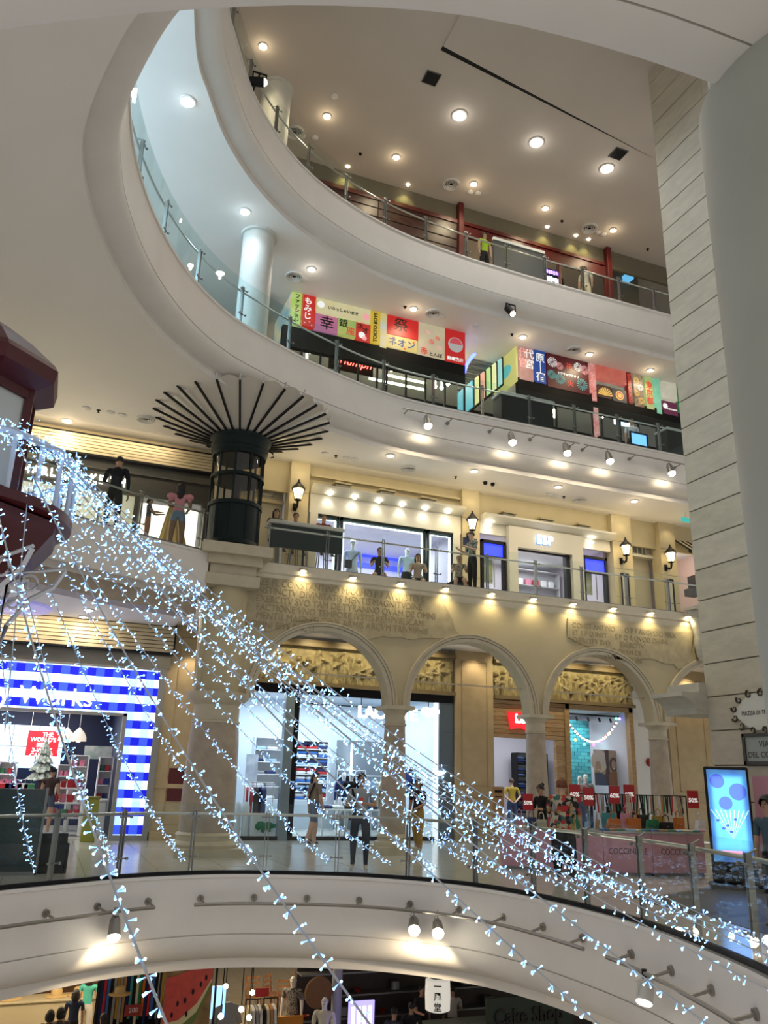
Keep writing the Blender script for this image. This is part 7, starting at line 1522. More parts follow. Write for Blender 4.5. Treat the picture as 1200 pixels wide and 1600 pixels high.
j=min(range(len(ii)),key=lambda k: abs(colf(P1[ii[k]])-172));q=pts[j];b=MB();b.cyl(q+Vector((0,0,0.05)),q+Vector((0,0,-0.12)),0.010,n=6);b.cyl(q+Vector((0,0,0.06)),q+Vector((0,0,-0.05)),0.035,n=10);b.build('stem',M_rail,t);spot_head(t,q+Vector((0,0,-0.18)),(0,-0.6,-1),M_spotw,1.3);lamp('SPOT',tuple(q+Vector((-0.05,-0.12,-0.5))),20,WARM,0.05,(R(40),0,0),R(140),0.8)
t,ii,pts,colf=curved_rail(282,935,-0.42,(),'long curved spotlight rail with two lamps on the beam at the bottom')
for u in (662,690):
    j=min(range(len(ii)),key=lambda k: abs(colf(P1[ii[k]])-u));q=pts[j]+(pts[min(j+1,len(pts)-1)]-pts[j])*(0.5 if u == 690 else 0);b=MB();b.cyl(q+Vector((0,0,0.05)),q+Vector((0,0,-0.12)),0.010,n=6);b.tube([q+Vector((0,0,0.02)),q+Vector((-0.08,-0.03,-0.06)),q+Vector((-0.02,-0.03,-0.09)),q+Vector((0.03,0,-0.13))],0.006,5);b.build('stem',M_rail,t);spot_head(t,q+Vector((0,0,-0.18)),(-0.35,-0.9,-0.5),M_spotw,1.3);lamp('SPOT',tuple(q+Vector((0,-0.1,-0.5))),20,WARM,0.05,(R(40),0,0),R(140),0.8)
t,ii,pts,colf=curved_rail(962,1290,-0.42,(),'curved spotlight rail with a white lamp on the beam at lower right')
j=min(range(len(ii)),key=lambda k: abs(colf(P1[ii[k]])-1030));q=pts[j];b=MB();b.cyl(q+Vector((0,0,0.04)),q+Vector((0,0,-0.08)),0.03,n=10);b.build('stem',M_black,t)
q2=q+Vector((-0.02,-0.02,-0.20));aim=Vector((-0.45,-0.3,-0.75)).normalized();b=MB();b.cyl(q2-aim*0.14,q2+aim*0.10,0.085,0.095,20);b.cyl(q2-aim*0.2,q2-aim*0.14,0.05,0.085,16);b.build('spot_body',mat('spot_white',(0.62,0.60,0.55),0.4),t);b=MB();b.cyl(q2+aim*0.101,q2+aim*0.106,0.085,n=20);b.build('lens',glow('spot_lens',(1,0.95,0.85),8),t)
b=MB();b.bar(q+Vector((0.11,0,-0.08)),q2+Vector((0.11,0,0)),0.02);b.bar(q+Vector((-0.11,0,-0.08)),q2+Vector((-0.11,0,0)),0.02);b.bar(q+Vector((-0.11,0,-0.08)),q+Vector((0.11,0,-0.08)),0.02);b.build('yoke',mat('spot_white',(0.62,0.6,0.55),0.4),t)
lamp('SPOT',tuple(q2+aim*0.2),30,WARM,0.05,(R(-20),R(20),0),R(120),0.8)
# round violet ceiling recess and twin linear lights at left
p=az(8,945,5.2);t=thing('ceiling_disc','pale violet round ceiling disc at the left edge behind the string lights','ceiling disc',(p.x,p.y,5.15));b=MB();b.lathe([(0,0),(1.0,0.0),(1.05,0.05)],(p.x,p.y,5.14),48);b.build('disc',mat('violet_disc',(0.45,0.45,0.75),0.4,emit=(0.3,0.3,0.8),es=0.25),t)
for k,(ua,va,ub,vb) in enumerate(((-30,528,45,588),(-40,560,8,586))):
    a,c=az(ua,va,ZC2-0.02),az(ub,vb,ZC2-0.02);t=thing('linear_ceiling_light','slim recessed linear light in the left ceiling, '+('longer one' if k == 0 else 'shorter one'),'ceiling light',tuple(c));b=MB();b.bar(a,c,0.12,0.03);b.build('channel',mat('channel_grey',(0.3,0.29,0.26),0.5),t);q=c.lerp(a,0.08)
    for s in (0.04,0.16):
        q=c.lerp(a,s);b=MB();b.lathe([(0,0),(0.05,0)],(q.x,q.y,q.z-0.02),12);b.build('bulb',M_lampw,t)
# ---------------------------------------------------------------- lighthouse lantern at the left edge, hub of the light strings
LX,LY=-1.08,7.6;M_lred=mat('lighthouse_red',(0.075,0.006,0.010),0.4,noise=0.15);M_lpale=mat('lighthouse_pale',(0.55,0.62,0.72),0.5);M_lwhite=mat('iron_white',(0.6,0.6,0.62),0.4)
t=thing('lighthouse_tower','red and white lighthouse top at the left edge, hub of the string lights','lighthouse',(LX,LY,ZG))
b=MB();b.lathe([(0.62,ZG),(0.50,3.0)],(LX,LY,0),32);b.build('tower_shaft',M_lpale,t)
b=MB();b.lathe([(0.45,3.72),(0.95,3.60),(0.93,3.50),(0.78,3.30),(0.55,3.12),(0.5,3.0)],(LX,LY,0),8,a0=R(22.5));b.build('gallery_skirt',M_lred,t,smooth=False)
b=MB();b.lathe([(0.45,3.70),(1.0,3.70),(1.0,3.62),(0.45,3.62)],(LX,LY,0),40);b.build('gallery_deck',M_lred,t)
for k in range(8):
    a=R(22.5+45*k-20);ca,sa=math.cos(a),math.sin(a);b=MB();P_=lambda r_,z: (LX+r_*ca,LY+r_*sa,z)
    b.tube([P_(0.55,2.45),P_(0.60,2.75),P_(0.75,3.0),P_(0.92,3.12),P_(1.0,3.28)],0.022,6);b.tube([P_(0.55,2.40),P_(0.55,3.2),P_(1.0,3.3)],0.018,6);b.tube([P_(0.72+0.07*math.cos(q),3.14+0.07*math.sin(q)) for q in [2*math.pi*j/12 for j in range(12)]],0.014,5,closed=True);b.tube([P_(0.62+0.045*math.cos(q),2.95+0.045*math.sin(q)) for q in [2*math.pi*j/12 for j in range(12)]],0.012,5,closed=True);b.build('scroll_bracket',M_lwhite,t)
for k in range(24):
    a=2*math.pi*k/24;b=MB();b.cyl((LX+0.97*math.cos(a),LY+0.97*math.sin(a),3.70),(LX+0.97*math.cos(a),LY+0.97*math.sin(a),4.18),0.020,n=8);b.build('baluster',M_lpale,t)
b=MB();b.tube([(LX+0.97*math.cos(2*math.pi*k/40),LY+0.97*math.sin(2*math.pi*k/40),4.18) for k in range(40)],0.03,8,closed=True);b.build('gallery_rail',M_lpale,t)
for k in range(8):
    a=R(22.5+45*k);a2=R(67.5+45*k);b=MB();b.bar((LX+0.52*math.cos(a),LY+0.52*math.sin(a),3.72),(LX+0.52*math.cos(a),LY+0.52*math.sin(a),4.85),0.07);b.build('lantern_post',M_lred,t,smooth=False)
    b=MB();p,q=Vector((LX+0.50*math.cos(a),LY+0.50*math.sin(a),0)),Vector((LX+0.50*math.cos(a2),LY+0.50*math.sin(a2),0));b.add([p+Vector((0,0,3.9)),q+Vector((0,0,3.9)),q+Vector((0,0,4.8)),p+Vector((0,0,4.8))],[(0,1,2,3)]);b.build('lantern_pane',mat('lantern_pane',(0.55,0.58,0.55),0.3),t,smooth=False)
    for z in (3.84,4.80): b=MB();b.bar(p+Vector((0,0,z)),q+Vector((0,0,z)),0.07,0.10);b.build('lantern_rail',M_lred,t,smooth=False)
b=MB();b.lathe([(0.52,4.82),(0.72,4.92),(0.74,5.04),(0.70,5.10),(0.45,5.32),(0.2,5.5),(0.06,5.58),(0,5.75)],(LX,LY,0),8,a0=R(22.5));b.build('roof',M_lred,t,smooth=False)
# ---------------------------------------------------------------- light strings
def led_mat(n,c,s):
    m=glow(n,c,s)
    try: m.cycles.emission_sampling='NONE'
    except Exception: pass
    return m
M_led=[led_mat('led_white',(0.62,0.86,1.0),2.1),led_mat('led_blue',(0.22,0.48,1.0),1.4)]
M_wire=mat('clear_wire',(0.42,0.45,0.48),0.4)
def led(b,p,d,s):                 # one small flared lamp on a short stalk
    d=d.normalized();e=p+d*0.042*s
    b.tube([p,p+d*0.016*s,e],[0.0025*s,0.004*s,0.0095*s],5,1,cap=False)
    b.tube([e-d*0.001*s,e+d*0.005*s],[0.0100*s,0.0085*s],5,0)
def led_mesh():
    b=MB();led(b,Vector((0,0,0)),Vector((0,0,1)),1.0);me=bpy.data.meshes.new('led_lamp');me.from_pydata(b.v,[],b.f)
    for m in M_led: me.materials.append(m)
    me.polygons.foreach_set('material_index',b.mi);return me
LEDM=led_mesh()
random.seed(99)
def rnd():
    v=Vector((random.gauss(0,1),random.gauss(0,1),random.gauss(0,1)));return v.normalized()
def strand(S,E,label,group,sag=0.10,step=0.075,per=3,s=1.0,single=False,tmin=0.0,name='light_string'):
    S,E=Vector(S),Vector(E);L_=(E-S).length;n=int(L_/0.25);t=thing(name,label,'light string',tuple(E),0,group)
    def P_(q): p=S.lerp(E,q);p.z -= sag*4*q*(1-q);return p
    b=MB();b.tube([P_(k/n) for k in range(n+1)],0.0045 if not single else 0.006,5);b.build('wire',M_wire,t)
    m=int(L_/step);b=MB();cnt=0
    for k in range(m):
        q=(k+random.uniform(-0.3,0.3))/m
        if q < tmin or q > 1: continue
        p=P_(max(0,q));dr=(E-S).normalized()
        for j in range(per if random.random() < 0.8 else per-1):
            d=rnd();d=(d-dr*d.dot(dr)*0.6+Vector((0,0,-0.25))).normalized()
            if single: 
                M=Matrix.Translation(p+d*0.008) @ d.to_track_quat('Z','Y').to_matrix().to_4x4() @ Matrix.Scale(s,4);link_mesh('led_lamp',LEDM,M,t)
            else: led(b,p+d*random.uniform(0.0,0.03),d,s*random.uniform(0.8,1.2));cnt += 1
    if not single: stuff(b.build('led_lamps',M_led,t,smooth=False))
    return t
def ring_pt(E,R_=0.97): d=Vector((E[0]-LX,E[1]-LY,0)).normalized();return Vector((LX+d.x*R_,LY+d.y*R_,4.16))
def edge_pt(u):                      # the point of the gallery edge seen at picture column u
    best=None
    for i,p in enumerate(P1):
        q=Vector((p.x,p.y,0.0))-CAM
        if q.dot(FW) < 1: continue
        e=abs(600+F_PX*q.dot(RT)/q.dot(FW)-u)
        if (p.y > 9 or p.x > 3) and (best is None or e < best[0]): best=(e,p,N1[i])
    p,n_=best[1],best[2];return Vector((p.x-n_.x*0.06,p.y-n_.y*0.06,0.22))
def words(k): return ('first','second','third','fourth','fifth','sixth','seventh','eighth','ninth','tenth','eleventh','twelfth','thirteenth','fourteenth','fifteenth','sixteenth')[k]
for k,u in enumerate((48,175,293,403,518,612,690,772)):
    E=edge_pt(u);strand(ring_pt(E),E,'string of blue-white lights ending on the far railing, %s from the left' % words(k),'strings to the far railing',sag=0.30,s=0.85,per=2,step=0.07)
for k,u in enumerate((850,905,960,1015,1075,1135,1190,1250)):
    E=edge_pt(u);S=ring_pt(E);S.z += random.uniform(-0.05,0.08);strand(S,E+Vector((0,0,random.uniform(-0.1,0.15))),'string of blue-white lights in the dense band to the right railing, %s counted rightwards' % words(k),'strings to the right railing',sag=random.uniform(0.36,0.52),s=0.85,per=2,step=0.075)
# near strings, passing close to the viewer and out at the bottom
def near_end(S,u,v,dist,ext):
    d=ray(u,v).normalized();M_=CAM+d*dist;return S+(M_-S)*ext
NEAR=[((-0.86,6.68,4.14),275,1600,3.6,1.08,'foremost string of lights with large lamps, running down at lower left'),((-0.60,6.78,4.14),592,1595,4.4,1.08,'near string of lights with large lamps, crossing the lower beam left of centre'),((-0.35,6.95,4.14),942,1592,5.6,1.06,'near string of lights crossing the lower beam right of centre'),((-0.22,7.15,4.14),1112,1592,6.0,1.06,'near string of lights leaving at lower right past the white lamp')]
for (S,u,v,dist,ext,lab) in NEAR:
    E=near_end(Vector(S),u,v,dist,ext);L_=(E-Vector(S)).length
    strand(S,E,lab,None,sag=0.22,step=0.09,per=3,s=0.72,single=True)
for k,(ang,u,v,dist) in enumerate(((-8,1230,1560,6.6),(5,1260,1520,7.0))):
    S=Vector((LX+0.97*math.cos(R(ang)),LY+0.97*math.sin(R(ang)),4.16));E=near_end(S,u,v,dist,1.0);strand(S,E,'string of lights leaving at the right edge below the dense band, '+('lower' if k == 0 else 'upper')+' one',None,sag=0.40,s=0.75,per=2,step=0.09)
# garland wound round the gallery rail
t=thing('light_garland','thick glowing garland of blue-white lights wound round the lighthouse railing','garland',(LX,LY,4.1));b=MB()
for k in range(1900):
    a=random.uniform(0,2*math.pi);p=Vector((LX+(0.97+random.gauss(0,0.05))*math.cos(a),LY+(0.97+random.gauss(0,0.05))*math.sin(a),4.16+random.gauss(0,0.06)));led(b,p,rnd(),random.uniform(0.5,0.8))
for k in range(500):
    a=random.uniform(-1.9,1.2);z=random.uniform(3.7,4.1);kk=round(a/(2*math.pi/24));a=kk*2*math.pi/24;p=Vector((LX+0.99*math.cos(a),LY+0.99*math.sin(a),z));
    if kk % 3 == 0: led(b,p+rnd()*0.02,rnd(),0.7)
stuff(b.build('led_lamps',M_led,t,smooth=False));b=MB();b.tube([(LX+0.99*math.cos(2*math.pi*k/60),LY+0.99*math.sin(2*math.pi*k/60),4.17+0.03*math.sin(k*1.3)) for k in range(60)],0.012,5,closed=True);b.build('wire',M_wire,t)
for k,ang in enumerate((-95,-75,-50)):
    a=R(ang);S=Vector((LX+0.99*math.cos(a),LY+0.99*math.sin(a),3.75));strand(S,S+Vector((0.12,0.12,-1.9)) if k else S+Vector((0.05,0.1,-2.6)),'short string of lights hanging beside the lighthouse brackets, %s' % ('left','middle','right')[k],None,sag=0,step=0.07,s=0.6,per=2)
# ---------------------------------------------------------------- people on the first gallery
def face(p,tx=0.0,ty=0.0): return math.atan2(tx-p.x,-(ty-p.y))
def C_(n): return cl(n)
DK=cloth('black_soft',(0.014,0.014,0.016));sho_w=mat('shoe_pale',(0.55,0.52,0.45),0.6);sho_k=mat('shoe_dark',(0.03,0.025,0.02),0.5);sand=mat('sandal',(0.10,0.06,0.04),0.6)
def strap(t,pts,m,r=0.016): Mt=MW[t.name];b=MB();b.tube([Mt @ Vector(p) for p in pts],r,6);return b.build('bag_strap',m,t)
p=az(565,1362,0);p.y += 0.15
t=figure((p.x,p.y,0),face(p),1.68,{'la': ((0.22,-0.10,-1),(-0.55,-0.85,0.12)),'ra': ((-0.22,-0.10,-1),(0.55,-0.85,0.12)),'head': (0,-0.018,-0.004),'ll': ((0.05,0,-1),(0.0,0.02,-1)),'rl': ((-0.05,0,-1),(0,0.02,-1))},{'top': cloth('ash_grey',(0.33,0.35,0.37)),'bottom': cloth('ink_blue',(0.035,0.04,0.06)),'shoe': sho_w,'sleeve': 0.75,'shin': 0.92},'tan',{'c': 'black','vol': 1.0},'person in a grey T-shirt and dark trousers at the railing holding a red phone',girth=1.15)
strap(t,[(-0.17,-0.06,1.40),(-0.12,-0.13,1.2),(-0.10,-0.13,1.0),(-0.2,0.0,0.86)],DK,0.02)
J=FIG[t.name];c=(J['lha']+J['rha'])/2;b=MB();b.xf(Matrix.Identity(4));fx=(J['neck']-J['pel']);
b.rbox(-0.04,0.04,-0.012,0.012,-0.075,0.075,0.006);b.xf(Matrix.Translation(c+Vector((-0.02,-0.05,0.05))) @ Matrix.Rotation(face(p),4,'Z') @ Matrix.Rotation(R(-50),4,'X'));tag(b.build('mobile_phone',mat('phone_red',(0.45,0.02,0.02),0.35)),'red phone held by the person in the grey T-shirt','phone')
p=az(488,1321,0)
t=figure((p.x,p.y,0),R(105),1.72,{'ll': ((0.05,-0.32,-1),(0,0.05,-1)),'rl': ((-0.05,0.25,-1),(0,0.45,-1)),'la': ((0.12,0.15,-1),(0.05,-0.1,-1)),'ra': ((-0.12,-0.1,-1),(0,-0.35,-1))},{'top': cloth('taupe',(0.24,0.20,0.16)),'bottom': cloth('faded_blue',(0.12,0.16,0.24)),'shoe': sand,'sleeve': 0.75,'thigh': 0.88,'legfat': 1.12},'light',{'c': 'brown'},'walker in a taupe T-shirt and blue shorts with a black cross strap')
strap(t,[(-0.14,0.10,1.45),(0.0,0.13,1.2),(0.16,0.08,1.0)],DK,0.022)
p=az(497,1319,0);p.y += 0.55
t=figure((p.x,p.y,0),R(100),1.66,{'ll': ((0.05,-0.18,-1),(0,0.15,-1)),'rl': ((-0.05,0.2,-1),(0,0.3,-1)),'ra': ((-0.12,-0.15,-1),(0,-0.4,-1))},{'top': cloth('cocoa',(0.12,0.07,0.05)),'bottom': DK,'shoe': sand,'sleeve': 0.15,'thigh': 0.7},'tan',{'c': 'black','long': 0.12},'walker in a dark brown sleeveless top half hidden beside the taupe T-shirt')
p=az(652,1332,0)
t=figure((p.x,p.y,0),R(-60),1.62,{'ll': ((0.05,-0.22,-1),(0,0.1,-1)),'rl': ((-0.05,0.18,-1),(0,0.3,-1)),'la': ((0.1,-0.1,-1),(-0.1,-0.9,-0.3))},{'top': cloth('mulberry',(0.05,0.03,0.04)),'bottom': cloth('mustard_trouser',(0.38,0.22,0.03)),'shoe': sho_w,'sleeve': 0.7,'shin': 0.72,'legfat': 1.25,'hem': 1.7},'tan',{'c': 'black','long': 0.14},'walker in loose mustard trousers and a dark top right of the middle column')
# shopper with ginger curls at the bag counter
M_flo=cloth('floral',(0.30,0.26,0.20));nt=M_flo.node_tree;bs=nt.nodes['Principled BSDF'];vo=nt.nodes.new('ShaderNodeTexVoronoi');vo.inputs['Scale'].default_value=14;tc=nt.nodes.new('ShaderNodeTexCoord');rp=nt.nodes.new('ShaderNodeValToRGB');rp.color_ramp.interpolation='CONSTANT'
sepc=nt.nodes.new('ShaderNodeSeparateColor');nt.links.new(tc.outputs['Object'],vo.inputs['Vector']);nt.links.new(vo.outputs['Color'],sepc.inputs[0]);nt.links.new(sepc.outputs[0],rp.inputs[0]);nt.links.new(rp.outputs[0],bs.inputs['Base Color'])
els=rp.color_ramp.elements;els[0].color=(0.45,0.40,0.30,1);els[1].position=0.30;els[1].color=(0.03,0.03,0.035,1)
for q,c_ in ((0.50,(0.45,0.05,0.05)),(0.66,(0.40,0.28,0.10)),(0.8,(0.06,0.14,0.12)),(0.9,(0.5,0.45,0.38))): e=els.new(q);e.color=(*c_,1)
p=az(885,1369,0);p=Vector((p.x-0.25,p.y+0.02,0));p=az(883,1374,0)
t=figure((p.x,p.y,0),face(p)+R(172),1.66,{'la': ((0.25,-0.3,-1),(-0.1,-0.9,-0.2)),'ra': ((-0.3,0.05,-1),(-0.05,-0.5,-0.6))},{'top': M_flo,'bottom': DK,'shoe': sho_k,'sleeve': 1.0,'fore': 0.15,'legfat': 1.45,'hem': 2.2,'waist': -0.02},'light',{'c': 'ginger','vol': 1.25,'rough': 0.10},'shopper with curly ginger hair and a floral shirt, seen from behind at the bag counter',girth=1.22)
skirt(t,0.93,0.28,0.20,0.23,DK,'wide_trousers');skirt(t,1.12,0.80,0.21,0.235,M_flo,'shirt_hem')
p=ay(800,1250,25.0);t=figure((p.x,25.0,0.013),R(170),1.70,{'la': ((0.35,0.15,-1),(-0.75,0.45,-0.6)),'ra': ((-0.35,0.15,-1),(0.75,0.45,-0.6))},{'top': cloth('ochre',(0.36,0.26,0.04)),'bottom': C_('denim'),'shoe': sho_k,'sleeve': 0.8},'light',{'c': 'brown'},'man in an ochre shirt with hands behind his back in the denim shop',girth=1.1)
p=ay(846,1235,16.6);t=figure((p.x,16.6,0),R(-75),1.56,{'la': ((0.1,-0.2,-1),(-0.1,-1,0.1)),'ra': ((-0.1,-0.2,-1),(0.1,-1,0.1)),'head': (0,-0.02,0)},{'top': DK,'bottom': DK,'shoe': sho_k,'sleeve': 1,'fore': 0.6},'tan',{'c': 'black','bun': True,'vol': 1.05},'sales assistant in black with a hair bun, looking down behind the angled counter')
p=onB(968,1.35,0);t=figure((p.x,p.y,0),R(-70),1.48,{'head': (0,-0.02,0)},{'top': DK,'bottom': DK,'shoe': sho_k,'sleeve': 1,'fore': 0.9},'light',{'c': 'black','vol': 1.05,'long': 0.08},'sales assistant in black whose face shows between two red sale cards')
p=ay(76,1250,23.2);t=figure((p.x,23.2,0.013),R(150),1.62,{'ll': ((0.04,-0.05,-1),(0,0.05,-1)),'rl': ((-0.06,0.08,-1),(0,0.12,-1)),'ra': ((-0.15,0,-1),(0.1,-0.7,-0.6)),'la': ((0.15,0,-1),(-0.1,-0.7,-0.6))},{'top': cloth('dark_brown_top',(0.05,0.032,0.028)),'bottom': cloth('denim_grey',(0.08,0.10,0.14)),'shoe': sand,'sleeve': 0.05,'thigh': 0.45},'tan',{'c': 'black','bun': True},'shopper in a brown sleeveless top and denim shorts entering the candle shop')
d=ray(1199,1262);q=CAM+d*(12.0/math.hypot(d.x,d.y));t=figure((q.x,q.y,0),R(-80),1.50,{},{'top': cloth('steel_blue',(0.06,0.10,0.13)),'bottom': DK,'shoe': sho_k,'sleeve': 0.8},'tan',{'c': 'black','vol': 1.3,'rough': 0.1},'person with curly dark hair at the right picture edge')
# ---------------------------------------------------------------- people on the second gallery
def on2(u,v,back): q=az(u,v,Z2);dd=Vector((q.x,q.y,0)).normalized();return Vector((q.x+dd.x*back,q.y+dd.y*back,Z2))
p=on2(172,824,0.55);t=figure(tuple(p),R(160),1.74,{'la': ((0.3,-0.1,-1),(-0.3,-0.9,0.1)),'ra': ((-0.22,0,-1),(-0.05,-0.15,-1)),'head': (0,-0.02,0)},{'top': cloth('night_jacket',(0.012,0.013,0.020)),'bottom': DK,'shoe': sho_k,'sleeve': 1,'fore': 0.9},'tan',{'c': 'black'},'man in a dark jacket at the left upper railing carrying a pale bag',girth=1.1)
J=FIG[t.name];h=J['rha'] if J['rha'].x < J['lha'].x else J['lha'];b=MB();b.ball(h+Vector((0,0,-0.28)),0.17,14,10,sc=(0.8,0.55,1.35));b.tube([h+Vector((-0.05,0,-0.08)),h+Vector((0,0,0.0)),h+Vector((0.05,0,-0.08))],0.012,6);tag(b.build('carrier_bag',cloth('pale_bag',(0.42,0.43,0.36))),'pale plastic carrier bag in the hand of the man in the dark jacket','bag')
p=on2(274,848,0.75);t=figure(tuple(p),R(170),1.60,{'ll': ((0.07,0,-1),(0.02,0.03,-1)),'rl': ((-0.05,-0.05,-1),(-0.03,0.08,-1)),'la': ((0.2,-0.1,-1),(-0.5,-0.7,0.2)),'ra': ((-0.25,-0.1,-1),(0.3,-0.8,-0.2))},{'top': cloth('rose_top',(0.62,0.26,0.30)),'bottom': cloth('light_denim',(0.18,0.26,0.36)),'shoe': sand,'sleeve': 0.55,'thigh': 0.35,'legfat': 1.05},'brown',{'c': 'black','long': 0.24,'vol': 1.08},'girl in a pink puff-sleeve top and denim shorts with long dark hair')
for s in (-1,1): b=MB();b.ball(MW[t.name] @ Vector((s*0.20,0,1.28)),0.10,12,8,sc=(1,0.9,0.8));b.build('puff_sleeve',cloth('rose_top',(0.62,0.26,0.30)),t)
p=on2(228,838,0.7);t=figure(tuple(p),R(75),1.06,{'la': ((0.1,-0.6,-0.8),(0,-1,0.1)),'ra': ((-0.1,-0.5,-0.8),(0,-1,-0.1))},{'top': cloth('slate_tee',(0.10,0.12,0.14)),'bottom': cloth('peach',(0.45,0.22,0.15)),'shoe': sand,'sleeve': 0.6},'tan',{'c': 'black','vol': 1.1,'long': 0.06},'small child in a dark T-shirt reaching out beside the girl in pink')
def sitter(u,v,y,seat,label,top,bottom,rz,hair,H=1.62,**k):
    q=ay(u,v,y);return figure((q.x,y,Z2),rz,H,{'sit': seat,'ll': ((0.12,-1,-0.15),(0.02,-0.1,-1)),'rl': ((-0.12,-1,-0.15),(-0.02,-0.1,-1)),'la': ((0.15,-0.4,-1),(-0.2,-0.9,0.1)),'ra': ((-0.15,-0.4,-1),(0.2,-0.9,0.1)),**k},{'top': top,'bottom': bottom,'shoe': sand,'sleeve': 0.7,'thigh': 0.6},'tan',hair,label)
def stool(p,z,label,h=0.72):
    t=thing('bar_stool',label,'stool',(p[0],p[1],z));b=MB();b.lathe([(0,h),(0.17,h),(0.18,h-0.02),(0.17,h-0.05),(0,h-0.05)],(p[0],p[1],z),20);b.build('seat',DK,t)
    for k in range(4): a=R(45+90*k);b=MB();b.cyl((p[0]+0.11*math.cos(a),p[1]+0.11*math.sin(a),z+h-0.05),(p[0]+0.19*math.cos(a),p[1]+0.19*math.sin(a),z),0.014,n=6);b.build('leg',M_steeld,t)
for k,(u,hair,top,l) in enumerate(((430,{'c': 'black','long': 0.16},cloth('olive_tee',(0.07,0.07,0.05)),'woman with long dark hair seated at the left end of the green bar counter'),(461,{'c': 'black'},DK,'person seated at the middle of the green bar counter, head just above the top'),(505,{'c': 'black'},cloth('maroon_tee',(0.12,0.03,0.03)),'man seated at the right end of the green bar counter'))):
    sitter(u,830,19.75,ay(u,(796,802,805)[k],19.75).z-Z2-0.437*1.62,l,top,DK,R(0),hair);q=ay(u,830,19.75);stool((q.x,19.80),Z2,'bar stool under the person %s the green bar counter' % ('left at','in the middle of','right at')[k],ay(u,(796,802,805)[k],19.75).z-Z2-0.437*1.62-0.085)
p=ay(738,880,18.55);t=figure((p.x,18.55,Z2),R(-85),1.68,{'la': ((0.15,-0.2,-1),(-0.2,-0.9,0.25)),'ra': ((-0.15,-0.2,-1),(0.2,-0.9,0.25)),'head': (0,-0.015,0)},{'top': cloth('leaf_print',(0.02,0.03,0.04),col2=(0.28,0.30,0.26),nscale=18),'bottom': DK,'shoe': sho_k,'sleeve': 0.85},'light',{'c': 'black'},'man in a dark leaf-print shirt using a phone at the upper railing')
for u,v,y,l,top,hair in ((717,897,18.9,'small grey-haired person seated beside the man in the leaf-print shirt',cloth('check_tee',(0.14,0.12,0.09),col2=(0.4,0.35,0.3),nscale=14),{'c': 'grey'}),(593,880,19.4,'person in dark clothes seated before the neon-edged window',DK,{'c': 'black'}),(653,880,19.5,'woman with long dark hair and beige top before the neon-edged window',cloth('beige_top',(0.34,0.28,0.22)),{'c': 'black','long': 0.14})):
    q=ay(u,v,y);sitter(u,v,y,0.44,l,top,DK,R(-20),hair,1.45 if u == 717 else 1.6);t2=thing('bench_seat','low dark seat under the '+l[:40].split(' seated')[0].split(' before')[0],'seat',(q.x,y+0.05,Z2));b=MB();b.rbox(q.x-0.25,q.x+0.25,y-0.2,y+0.28,Z2+0.30,Z2+0.36,0.02);b.build('cushion',DK,t2)
    for sx in (-0.2,0.2):
        for sy in (-0.14,0.22): b=MB();b.cyl((q.x+sx,y+sy,Z2),(q.x+sx,y+sy,Z2+0.31),0.018,n=6);b.build('leg',M_steeld,t2)
# mannequins
WH={'skin': mat('skin_white',SKIN['white'],0.4)}
p=ay(551,865,21.2);t=figure((p.x,21.2,Z2+0.013),R(-15),1.78,{},{**WH,'top': cloth('pale_blue_shirt',(0.45,0.52,0.62)),'bottom': cloth('pale_trouser',(0.5,0.52,0.56)),'shoe': sho_w,'sleeve': 1,'fore': 0.9},hair=None,label='white mannequin in a pale shirt and cap with a black shoulder bag',name='mannequin',cat='mannequin')
J=FIG[t.name];b=MB();b.lathe([(0.0,0.09),(0.07,0.07),(0.09,0.0),(0.15,-0.01),(0.15,-0.02),(0.09,-0.02)],J['top']-Vector((0,0,0.03)),18);b.build('cap',M_shw,t);strap(t,[(0.16,-0.06,1.42),(0,-0.13,1.2),(-0.16,-0.08,0.98)],DK,0.012);b=MB();q=MW[t.name] @ Vector((-0.12,-0.16,1.05));b.rbox(q.x-0.10,q.x+0.10,q.y-0.04,q.y+0.04,q.z-0.12,q.z+0.12,0.02);b.build('shoulder_bag',DK,t)
p=ay(636,875,21.1);t=figure((p.x,21.1,Z2+0.013),R(-10),1.76,{'la': ((0.3,0,-1),(-0.4,-0.4,-0.8))},{**WH,'top': cloth('ice_blouse',(0.50,0.60,0.68)),'bottom': DK,'shoe': sho_k,'sleeve': 1,'fore': 0.9},hair=None,label='bald white mannequin in a pale blouse and black skirt in the neon-edged window',name='mannequin',cat='mannequin')
skirt(t,0.98,0.60,0.15,0.22,DK)
for k,(u,v,c_) in enumerate(((906,1225,cloth('check_red',(0.35,0.05,0.05),col2=(0.55,0.5,0.45),nscale=16)),(915,1222,cloth('check_blue',(0.06,0.10,0.2),col2=(0.5,0.45,0.4),nscale=16)))):
    p=ay(u,v,22.5+0.35*k);figure((p.x,p.y,0.05),R(-15),1.82+0.06*k,{},{**WH,'top': c_,'bottom': C_('denim'),'shoe': sho_k,'sleeve': 1,'fore': 0.9},hair=None,label='white mannequin in a checked shirt in the wood-framed window, '+('left' if k == 0 else 'right')+' one',name='mannequin',cat='mannequin')
for k,(u,y,lab,c_) in enumerate(((548,23.3,'white mannequin with a cap behind the rack of pale clothes',C_('black')),(536,24.2,'white mannequin before the slate display wall',C_('navy')))):
    p=ay(u,1250,y);t=figure((p.x,y,0.013),R(-20),1.75,{},{**WH,'top': c_,'bottom': C_('white'),'shoe': sho_w,'sleeve': 1,'fore': 0.9},hair=None,label=lab,name='mannequin',cat='mannequin')
